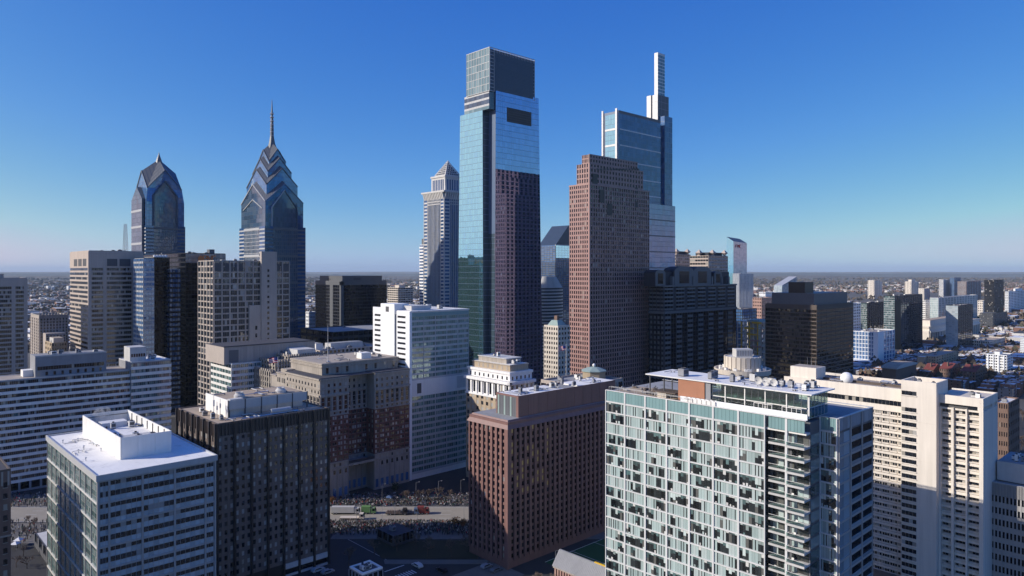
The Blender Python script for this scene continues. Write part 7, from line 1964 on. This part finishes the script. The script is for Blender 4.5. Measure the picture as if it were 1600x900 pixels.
def tree(x, y, s, label, group='leafless street trees', k=0, rz=0.0):
    e = empty('bare_tree', (x, y, 0), rz); e.scale = (s, s, s); tag(e, label, 'tree', group)
    for nm, me in zip(('trunk', 'crown'), TREES[k % 4]): o = bpy.data.objects.new(nm, me); COL.objects.link(o); o.parent = e
    return e
def gp(px, py):
    D = F * H / (py - EY); return (px - 800) / F * D, D
rt = random.Random(77)
for i, (px, py) in enumerate(((636, 788), (668, 785), (684, 782), (655, 786), (700, 786))): 
    x, y = gp(px, py); tree(x, y, .8 + .15 * rt.random(), 'leafless tree on the far verge of the parade road', k=i, rz=rt.random() * 6)
for i, (px, py) in enumerate(((545, 884), (585, 866), (620, 862), (668, 868), (705, 870), (730, 862), (650, 858))):
    x, y = gp(px, py); tree(x, y, .8 + .25 * rt.random(), 'leafless tree in the shaded little park below the parade', group='leafless park trees', k=i + 1, rz=rt.random() * 6)
tree(11, 254, 1.0, 'big pale leafless tree before the pleated grey-roofed hall', group=None, k=2)
tree(19, 226, .8, 'leafless tree hugging the foot of the pale green apartments', group=None, k=1, rz=2)
x, y = 300.0, 420.0
tree((1572 - 800) / F * 440, 440, 1.35, 'large leafless tree right of the cream hotel', group=None, k=0, rz=1)
for i in range(16):
    D = rt.uniform(380, 560); px = rt.uniform(1562, 1610); tree((px - 800) / F * D, D, rt.uniform(.7, 1.1), 'leafless tree in the shaded street right of the cream hotel', group='leafless trees right of the hotel', k=i, rz=rt.random() * 6)
for i in range(6):
    px, py = rt.uniform(24, 72), rt.uniform(800, 890); x, y = gp(px, py); tree(x, y, rt.uniform(.5, .7), 'leafless tree among the crowd left of the white-roofed office', group='leafless trees at the lower left', k=i, rz=rt.random() * 6)

def leafy(px, py, s, mat, label, name='shrub', cat='shrub'):
    x, y = gp(px, py); e = empty(name, (x, y, 0)); tag(e, label, cat)
    m = MB(); m.tube((0, 0, 0), (0, 0, s * .8), .12 * s, .06 * s, 'bark', 5); m.obj('trunk', e)
    r = random.Random(int(px)); m = MB()
    for k in range(260):
        a, u = r.uniform(0, 6.28), r.uniform(-1, 1); q = r.random() ** .4; rad = s * (1 + .25 * math.sin(3 * a))
        p = Vector((rad * q * math.cos(a) * math.sqrt(1 - u * u), rad * q * math.sin(a) * math.sqrt(1 - u * u), s * 1.1 + s * .8 * q * u)); d = Vector((r.uniform(-1, 1), r.uniform(-1, 1), r.uniform(-1, 1))) * .28 * s; g = Vector((r.uniform(-1, 1), r.uniform(-1, 1), r.uniform(-1, 1))) * .28 * s
        m.poly([p, p + d, p + d * .5 + g], mat)
    m.obj('crown', e)
leafy(712, 822, 2.2, 'leaf_brown', 'russet-leaved small tree at the near crowd edge, next to the granite tower', 'small_tree', 'tree')
leafy(724, 824, 1.9, 'leaf_brown', 'second russet-leaved small tree, right beside the granite tower', 'small_tree', 'tree')
leafy(519, 786, 1.8, 'leaf_brown', 'russet-leaved small tree at the corner of the bronze office', 'small_tree', 'tree')
leafy(618, 768, 2.6, 'evergreen', 'dark evergreen bush by the old hotel entrance', 'evergreen_bush', 'bush')

# ------------------------------------------------------------------ crowd
for nm, c in (('coat_black', (.015, .015, .018)), ('coat_navy', (.03, .045, .09)), ('coat_grey', (.14, .14, .15)), ('coat_green', (.02, .07, .05)), ('coat_white', (.55, .54, .52)), ('coat_red', (.35, .03, .03)), ('coat_tan', (.28, .2, .13)), ('skin_tone', (.36, .21, .14)), ('hair_dark', (.03, .02, .015))):
    wall(nm, c, .85, .05, .5, 0, rnd=.1)
def figure(m, x, y, a, h, coat, leg, r):
    """standing person: two legs, coat, arms, neck, head and hair"""
    c, s = math.cos(a), math.sin(a); k = h / 1.72
    def T(px, py, pz): return (x + (px * c - py * s) * k, y + (px * s + py * c) * k, .13 + pz * k)
    st = r.uniform(-.08, .12)
    for sx, dy in ((-.1, st), (.1, -st)): m.tube(T(sx, dy, 0), T(sx * .9, 0, .85), .07, .1, leg, 4, False)
    m.tube(T(0, 0, .78), T(0, 0, 1.18), .17, .2, coat, 6, False); m.tube(T(0, 0, 1.18), T(0, 0, 1.46), .2, .1, coat, 6)
    up = r.random() < .15
    for sx in (-1, 1):
        e = T(sx * .30, .06, 1.12) if not up else T(sx * .28, .2, 1.5); m.tube(T(sx * .2, 0, 1.4), e, .065, .055, coat, 4, False); m.tube(e, T(sx * .27, .2, .9) if not up else T(sx * .2, .25, 1.78), .05, .04, coat, 4)
    m.lathe([(.06 * k, .13 + 1.44 * k), (.1 * k, .13 + 1.54 * k), (.105 * k, .13 + 1.62 * k)], 'skin_tone', 6, x, y); m.lathe([(.112 * k, .13 + 1.60 * k), (.10 * k, .13 + 1.68 * k), (.04 * k, .13 + 1.73 * k)], r.choice(('hair_dark', 'hair_dark', 'coat_black', 'coat_green', 'coat_white')), 6, x, y)
COATS = ['coat_black'] * 6 + ['coat_navy'] * 3 + ['coat_grey'] * 4 + ['coat_green'] * 4 + ['coat_white'] * 4 + ['coat_tan'] * 2 + ['coat_red']
def crowd(nm, label, n, xr, yr, seed, dens=None):
    r = random.Random(seed); m = MB(); k = 0; t = 0
    while k < n and t < n * 6:
        t += 1; x, y = r.uniform(*xr), r.uniform(*yr)
        if in_foot(x, y, .5): continue
        if dens and r.random() > dens(x, y): continue
        figure(m, x, y, r.uniform(-.8, .8) + (0 if y < 336 else math.pi), r.uniform(1.55, 1.88), r.choice(COATS), r.choice(('coat_black', 'coat_navy', 'coat_black', 'coat_grey')), r); k += 1
    tag(m.obj(nm), label, 'crowd', kind='stuff')
crowd('crowd', 'dense crowd of parade watchers behind the near kerb', 1500, (-88, -16), (309, 325), 1, lambda x, y: .3 + .7 * (y - 309) / 16)
crowd('crowd', 'crowd of parade watchers along the far kerb before the old hotel', 1200, (-92, -16), (347, 366), 2, lambda x, y: 1.0 if y < 355 else .35)
crowd('crowd', 'crowd gathered by the road at the lower left picture edge', 800, (-262, -205), (286, 366), 3, lambda x, y: .0 if 327 < y < 346 else (.9 if y > 300 else .3))
# barriers along both kerbs
def barriers():
    proto = None
    for row, (y, lb) in enumerate(((324.6, 'steel crowd barrier along the near kerb of the parade road'), (347.6, 'steel crowd barrier along the far kerb of the parade road'))):
        for k in range(26):
            x = -88 + k * 2.75
            if proto is None:
                m = MB(); m.tube((0, 0, .15), (0, 0, 1.05), .03, .03, 'steel', 4); m.tube((2.5, 0, .15), (2.5, 0, 1.05), .03, .03, 'steel', 4); m.tube((0, 0, 1.05), (2.5, 0, 1.05), .03, .03, 'steel', 4); m.tube((0, 0, .3), (2.5, 0, .3), .03, .03, 'steel', 4)
                for q in range(1, 9): m.tube((q * .28, 0, .3), (q * .28, 0, 1.05), .015, .015, 'steel', 3, False)
                proto = m.mesh('crowd_barrier')
            if in_foot(x, y, 0): continue
            o = bpy.data.objects.new('crowd_barrier', proto); COL.objects.link(o); o.location = (x, y, .12); tag(o, lb, 'barrier', 'crowd barriers, near side' if row == 0 else 'crowd barriers, far side')
barriers()

# ------------------------------------------------------------------ vehicles
def wheels(e, xs, w, r=.48):
    for x in xs:
        for y in (-w / 2, w / 2 - .28):
            m = MB(); m.tube((x, y, r), (x, y + .28, r), r, r, 'tyre', 12); o = m.obj('wheel', e); m = MB(); m.tube((x, y - .02, r), (x, y + .3, r), r * .5, r * .5, 'steel', 8); m.obj('rim', o)
def truck(x, y, a, label, cab='truck_white', box='truck_white', L_=9.0, flat=False, load=None):
    e = empty('parade_truck', (x, y, .014), a); tag(e, label, 'truck'); w = 2.5
    m = MB(); m.hexa([(0, -w / 2, .6), (2.3, -w / 2, .6), (2.3, w / 2, .6), (0, w / 2, .6)], [(0, -w / 2, 2.9), (1.8, -w / 2 + .1, 2.9), (1.8, w / 2 - .1, 2.9), (0, w / 2, 2.9)], cab); m.obj('cab', e)
    m = MB(); m.poly([(2.26, -w / 2 + .2, 1.6), (2.26, w / 2 - .2, 1.6), (1.92, w / 2 - .25, 2.65), (1.92, -w / 2 + .25, 2.65)], 'glass_black'); m.obj('windscreen', e)
    for s in (-1, 1): m = MB(); m.box(.7, 1.8, s * (w / 2) - .02, s * (w / 2) + .03, 1.6, 2.5, 'glass_black'); m.obj('side_window', e)
    m = MB(); m.box(-L_, 2.2, -w / 2 + .3, w / 2 - .3, .45, .8, 'black_metal'); m.obj('chassis', e)
    m = MB(); m.box(-L_, -.3, -w / 2, w / 2, .8, 1.1 if flat else 3.5, box); m.obj('cargo_bed' if flat else 'cargo_box', e)
    if load:
        for k in range(6): m = MB(); m.box(-L_ + .6 + k * (L_ - 1.4) / 6, -L_ + .6 + (k + .7) * (L_ - 1.4) / 6, -.9, .9, 1.1, 1.9, load); m.obj('float_bench', e)
    for s in (-.8, .8): m = MB(); m.box(2.28, 2.36, s - .18, s + .18, .85, 1.1, 'white_panel'); m.obj('headlight', e)
    wheels(e, (1.2, -L_ + 1.2, -L_ + 2.4), w)
    return e
x, y = gp(546, 806); truck(x + 2, 337, 0, 'white box truck on the parade road, behind the lime green one', L_=11)
x, y = gp(562, 803); truck(x + 5.4, 337.5, 0, 'lime green truck on the parade road', 'truck_green', 'truck_green', L_=4.6)
x, y = gp(610, 803); truck(x + 6, 336, 0, 'dark flatbed float with benches, last of the two floats', 'bronze_dark', 'bronze_panel', 8, True, 'bronze_panel')
x, y = gp(640, 801); truck(x + 2.5, 336.5, 0, 'dark blue flatbed float with benches ahead of the other float', 'blue_metal', 'slate_band', 8, True, 'slate_band')
x, y = gp(655, 799); truck(x + 3, 337, 0, 'red truck leading the floats on the parade road', 'truck_red', 'truck_red', 3.4)
x, y = gp(546, 815); truck(x + 4, 329.5, 0, 'pale low flatbed parked along the near side of the parade road', 'cream_shade', 'cream_shade', 9, True)
def car(px, py, a, label, mat, s=1.0, name='parked_car'):
    x, y = gp(px, py); e = empty(name, (x, y, .02), a); e.scale = (s, s, s); tag(e, label, 'car'); w = .9
    prof = [(-2.2, .35), (2.2, .35), (2.25, .75), (1.2, .95), (.55, 1.42), (-1.3, 1.42), (-2.1, .98), (-2.25, .8)]
    m = MB(); n = len(prof)
    m.poly([(p[0], -w, p[1]) for p in prof], mat); m.poly([(p[0], w, p[1]) for p in reversed(prof)], mat)
    for i in range(n): p, q = prof[i], prof[(i + 1) % n]; m.poly([(p[0], w, p[1]), (q[0], w, q[1]), (q[0], -w, q[1]), (p[0], -w, p[1])], mat)
    m.obj('body', e)
    for sy in (-1, 1): m = MB(); m.poly([(x_, sy * (w + .012), z_) for (x_, z_) in ((-1.85, .98), (1.0, .98), (.5, 1.36), (-1.25, 1.36))][::sy], 'glass_black'); m.obj('side_window', e)
    m = MB(); m.poly([(1.14, -w + .1, 1.0), (1.14, w - .1, 1.0), (.6, w - .12, 1.40), (.6, -w + .12, 1.40)], 'glass_black'); m.obj('windscreen', e)
    for sy in (-.62, .62): m = MB(); m.box(2.2, 2.28, sy - .16, sy + .16, .62, .76, 'white_panel'); m.obj('headlight', e)
    wheels(e, (-1.4, 1.4), 1.84, .33)
    return e
car(652, 886, GRID + R(90), 'white car waiting at the street crossing', 'truck_white', 1.15, 'waiting_car'); car(497, 893, GRID, 'white car on the dark forecourt beside the bronze office', 'truck_white', 1.15)
car(512, 896, GRID, 'silver car beside the white one on the dark forecourt', 'steel', 1.1); car(775, 893, GRID, 'dark car parked below the granite tower', 'slate_band', 1.1); car(760, 887, GRID, 'grey car parked below the granite tower, behind the dark one', 'mid_grey', 1.1); car(690, 893, GRID + R(90), 'black car turning at the crossing', 'black_metal', 1.1, 'turning_car')

# ------------------------------------------------------------------ lamp posts
def lamp_posts():
    proto = None
    for k, (px, py) in enumerate(((597, 822), (557, 822), (578, 826), (617, 820), (652, 818), (725, 812), (597, 785), (650, 782), (720, 778), (685, 780), (868, 898))):
        x, y = gp(px, py)
        e = empty('lamp_post', (x, y, .12)); tag(e, 'slim lamp post standing tallest at the near edge by the playing field' if px == 868 else 'slim grey lamp post beside the parade road', 'lamp post', 'lamp posts along the parade road' if px != 868 else None)
        if proto is None:
            m = MB(); m.tube((0, 0, 0), (0, 0, 9), .1, .06, 'mid_grey', 6); m.lathe([(.22, 0), (.16, .8)], 'dark_grey', 8); p = m.mesh('pole'); m = MB(); m.tube((0, 0, 8.9), (1.4, 0, 9.2), .05, .04, 'mid_grey', 5); q = m.mesh('arm'); m = MB(); m.box(1.2, 1.9, -.14, .14, 9.12, 9.26, 'pale_grey'); proto = (p, q, m.mesh('lamp_head'))
        for nm, me in zip(('pole', 'arm', 'lamp_head'), proto): o = bpy.data.objects.new(nm, me); COL.objects.link(o); o.parent = e
lamp_posts()

# ------------------------------------------------------------------ small buildings at the bottom edge
def small_roof():
    b = Bld('low_building', 'small low building with white-rimmed flat roof by the crossing', 'building', 566, 232)
    U, V = b.u(598), b.v(546); Z = b.z(897)
    b.mass(U, V, 0, Z - .4, 'mid_grey'); b.flat_roof(U, V, Z - .4, 'tar_roof', .5, 'white_panel', t=.8); b.units(5, 1.5, U - 2, 1.5, V - 2, Z - .3, 6, (.8, 1.8)); b.facade('R', 0, 0, U, .3, Z - .8, 1, 4, 'mid_grey', 'glass_dark', pw=.2, minpx=5); b.facade('L', 0, 0, V, .3, Z - .8, 1, 4, 'mid_grey', 'glass_dark', pw=.2, minpx=5); b.done()
small_roof()
def hall():
    """hall with a steep grey roof and ribbed brick wall beside the playing field"""
    b = Bld('hall', 'low hall with steep grey roof and ribbed brown brick wall by the playing field', 'building', 962, 235.6)
    L0 = 28.0; ze, zr = 9.0, 14.0
    b.solid('wall', 'brown_brick', 0, 7, 0, L0, 0, ze); b.foot(-1, 8, 0, L0)
    n = 22; w = L0 / n
    for j in range(n):
        b.box('rib', 'salmon_brick', -.5, 0, j * w, j * w + w * .5, 0, ze); b.box('slit_window', 'glass_dark', -.06, .02, j * w + w * .58, j * w + w * .92, .8, ze - 1)
        b.box('coping_block', 'limestone', -.7, 0, j * w + .03, j * w + w - .03, ze - .5, ze)
    m = MB(); m.hexa([(-.6, 0, ze), (7.4, 0, ze), (7.4, L0 + .5, ze), (-.6, L0 + .5, ze)], [(3, 0, zr), (3.6, 0, zr), (3.6, L0 + .3, zr), (3, L0 + .3, zr)], 'mid_grey'); o = m.obj('roof', b.root)
    for j in range(40): y = (L0 + .3) * j / 40; m = MB(); m.tube((-.6, y, ze + .05), (3, y, zr + .05), .05, .05, 'mid_grey', 4); m.obj('roof_seam', o)
    b.box('ridge_cap', 'yellow_paint', 3, 3.7, 0, L0 * .42, zr, zr + .3); b.done()
hall()
b = tower('low shed with pale tilted roof among the crowd at the lower left', 75, 278, 55, 100, 860, 'dark_grey', 'glass_dark', 1, 3, 3, name='shed', roof='pale_grey', para=.2, units=0, sp=.4, pw=.3, minpx=6); b.done()
b = tower('dark low park pavilion behind the near crowd', 615, 296, 590, 646, 838, 'dark_grey', 'glass_black', 1, 5, 3, name='park_pavilion', roof='tar_roof', para=.3, units=1, sp=.2, pw=.2, minpx=6); b.done()
# tents and steam
def tent(px, py, lb, mat='white_panel'):
    x, y = gp(px, py); e = empty('canopy_tent', (x, y, .1)); tag(e, lb, 'tent')
    m = MB()
    for i in range(4): c = ((-1.5, -1.5), (1.5, -1.5), (1.5, 1.5), (-1.5, 1.5)); m.poly([(*c[i], 2.2), (*c[(i + 1) % 4], 2.2), (0, 0, 3.3)], mat)
    m.obj('canopy', e)
    for (a, c) in ((-1.45, -1.45), (1.45, -1.45), (1.45, 1.45), (-1.45, 1.45)): m = MB(); m.tube((a, c, 0), (a, c, 2.2), .04, .04, 'steel', 4); m.obj('leg', e)
tent(24, 858, 'white canopy tent by the brown brick sliver'); tent(29, 852, 'second white canopy tent just behind the first one'); tent(608, 784, 'blue canopy tent behind the far crowd', 'blue_metal')

# ------------------------------------------------------------------ steam from the plant decks
def steam(name, label, loc, rad, h, dens):
    m, nt, b = new_mat('steam_air'); N, L = nt.nodes, nt.links; N.remove(b)
    tc = N.new('ShaderNodeTexCoord'); nz = N.new('ShaderNodeTexNoise'); nz.inputs['Scale'].default_value = .55; nz.inputs['Detail'].default_value = 4; nz.inputs['Distortion'].default_value = .8
    L.new(tc.outputs['Object'], nz.inputs['Vector'])
    mr = N.new('ShaderNodeMapRange'); mr.inputs['From Min'].default_value = .5; mr.inputs['From Max'].default_value = .72; mr.inputs['To Max'].default_value = dens; L.new(nz.outputs['Fac'], mr.inputs['Value'])
    v = N.new('ShaderNodeVolumePrincipled'); v.inputs['Color'].default_value = (.95, .95, .97, 1); L.new(mr.outputs[0], v.inputs['Density']); L.new(v.outputs[0], N['Material Output'].inputs['Volume'])
    MATS['steam_air'] = m
    q = MB(); q.lathe([(.2, 0), (rad * .6, h * .15), (rad * .95, h * .4), (rad, h * .65), (rad * .7, h * .9), (.1, h)], 'steam_air', 12)
    o = q.obj(name, None, loc); tag(o, label, 'steam', kind='stuff')
D_ = 262.0
steam('steam', 'thin white steam curling from the white plant screen', ((160 - 800) / F * D_, D_, H + (EY - 676) / F * D_), 3.6, 10.0, .5)
# ------------------------------------------------------------------ haze
def haze():
    m, nt, b = new_mat('haze_air'); N, L = nt.nodes, nt.links; N.remove(b)
    v = N.new('ShaderNodeVolumePrincipled'); v.inputs['Color'].default_value = (.70, .86, 1.0, 1); v.inputs['Density'].default_value = HAZE; v.inputs['Anisotropy'].default_value = .0
    L.new(v.outputs[0], N['Material Output'].inputs['Volume']); MATS['haze_air'] = m
    q = MB(); q.box(-58000, 58000, -58000, 58000, -4, 400, 'haze_air'); o = q.obj('haze'); tag(o, kind='stuff')
HAZE = 2.6e-5
haze()
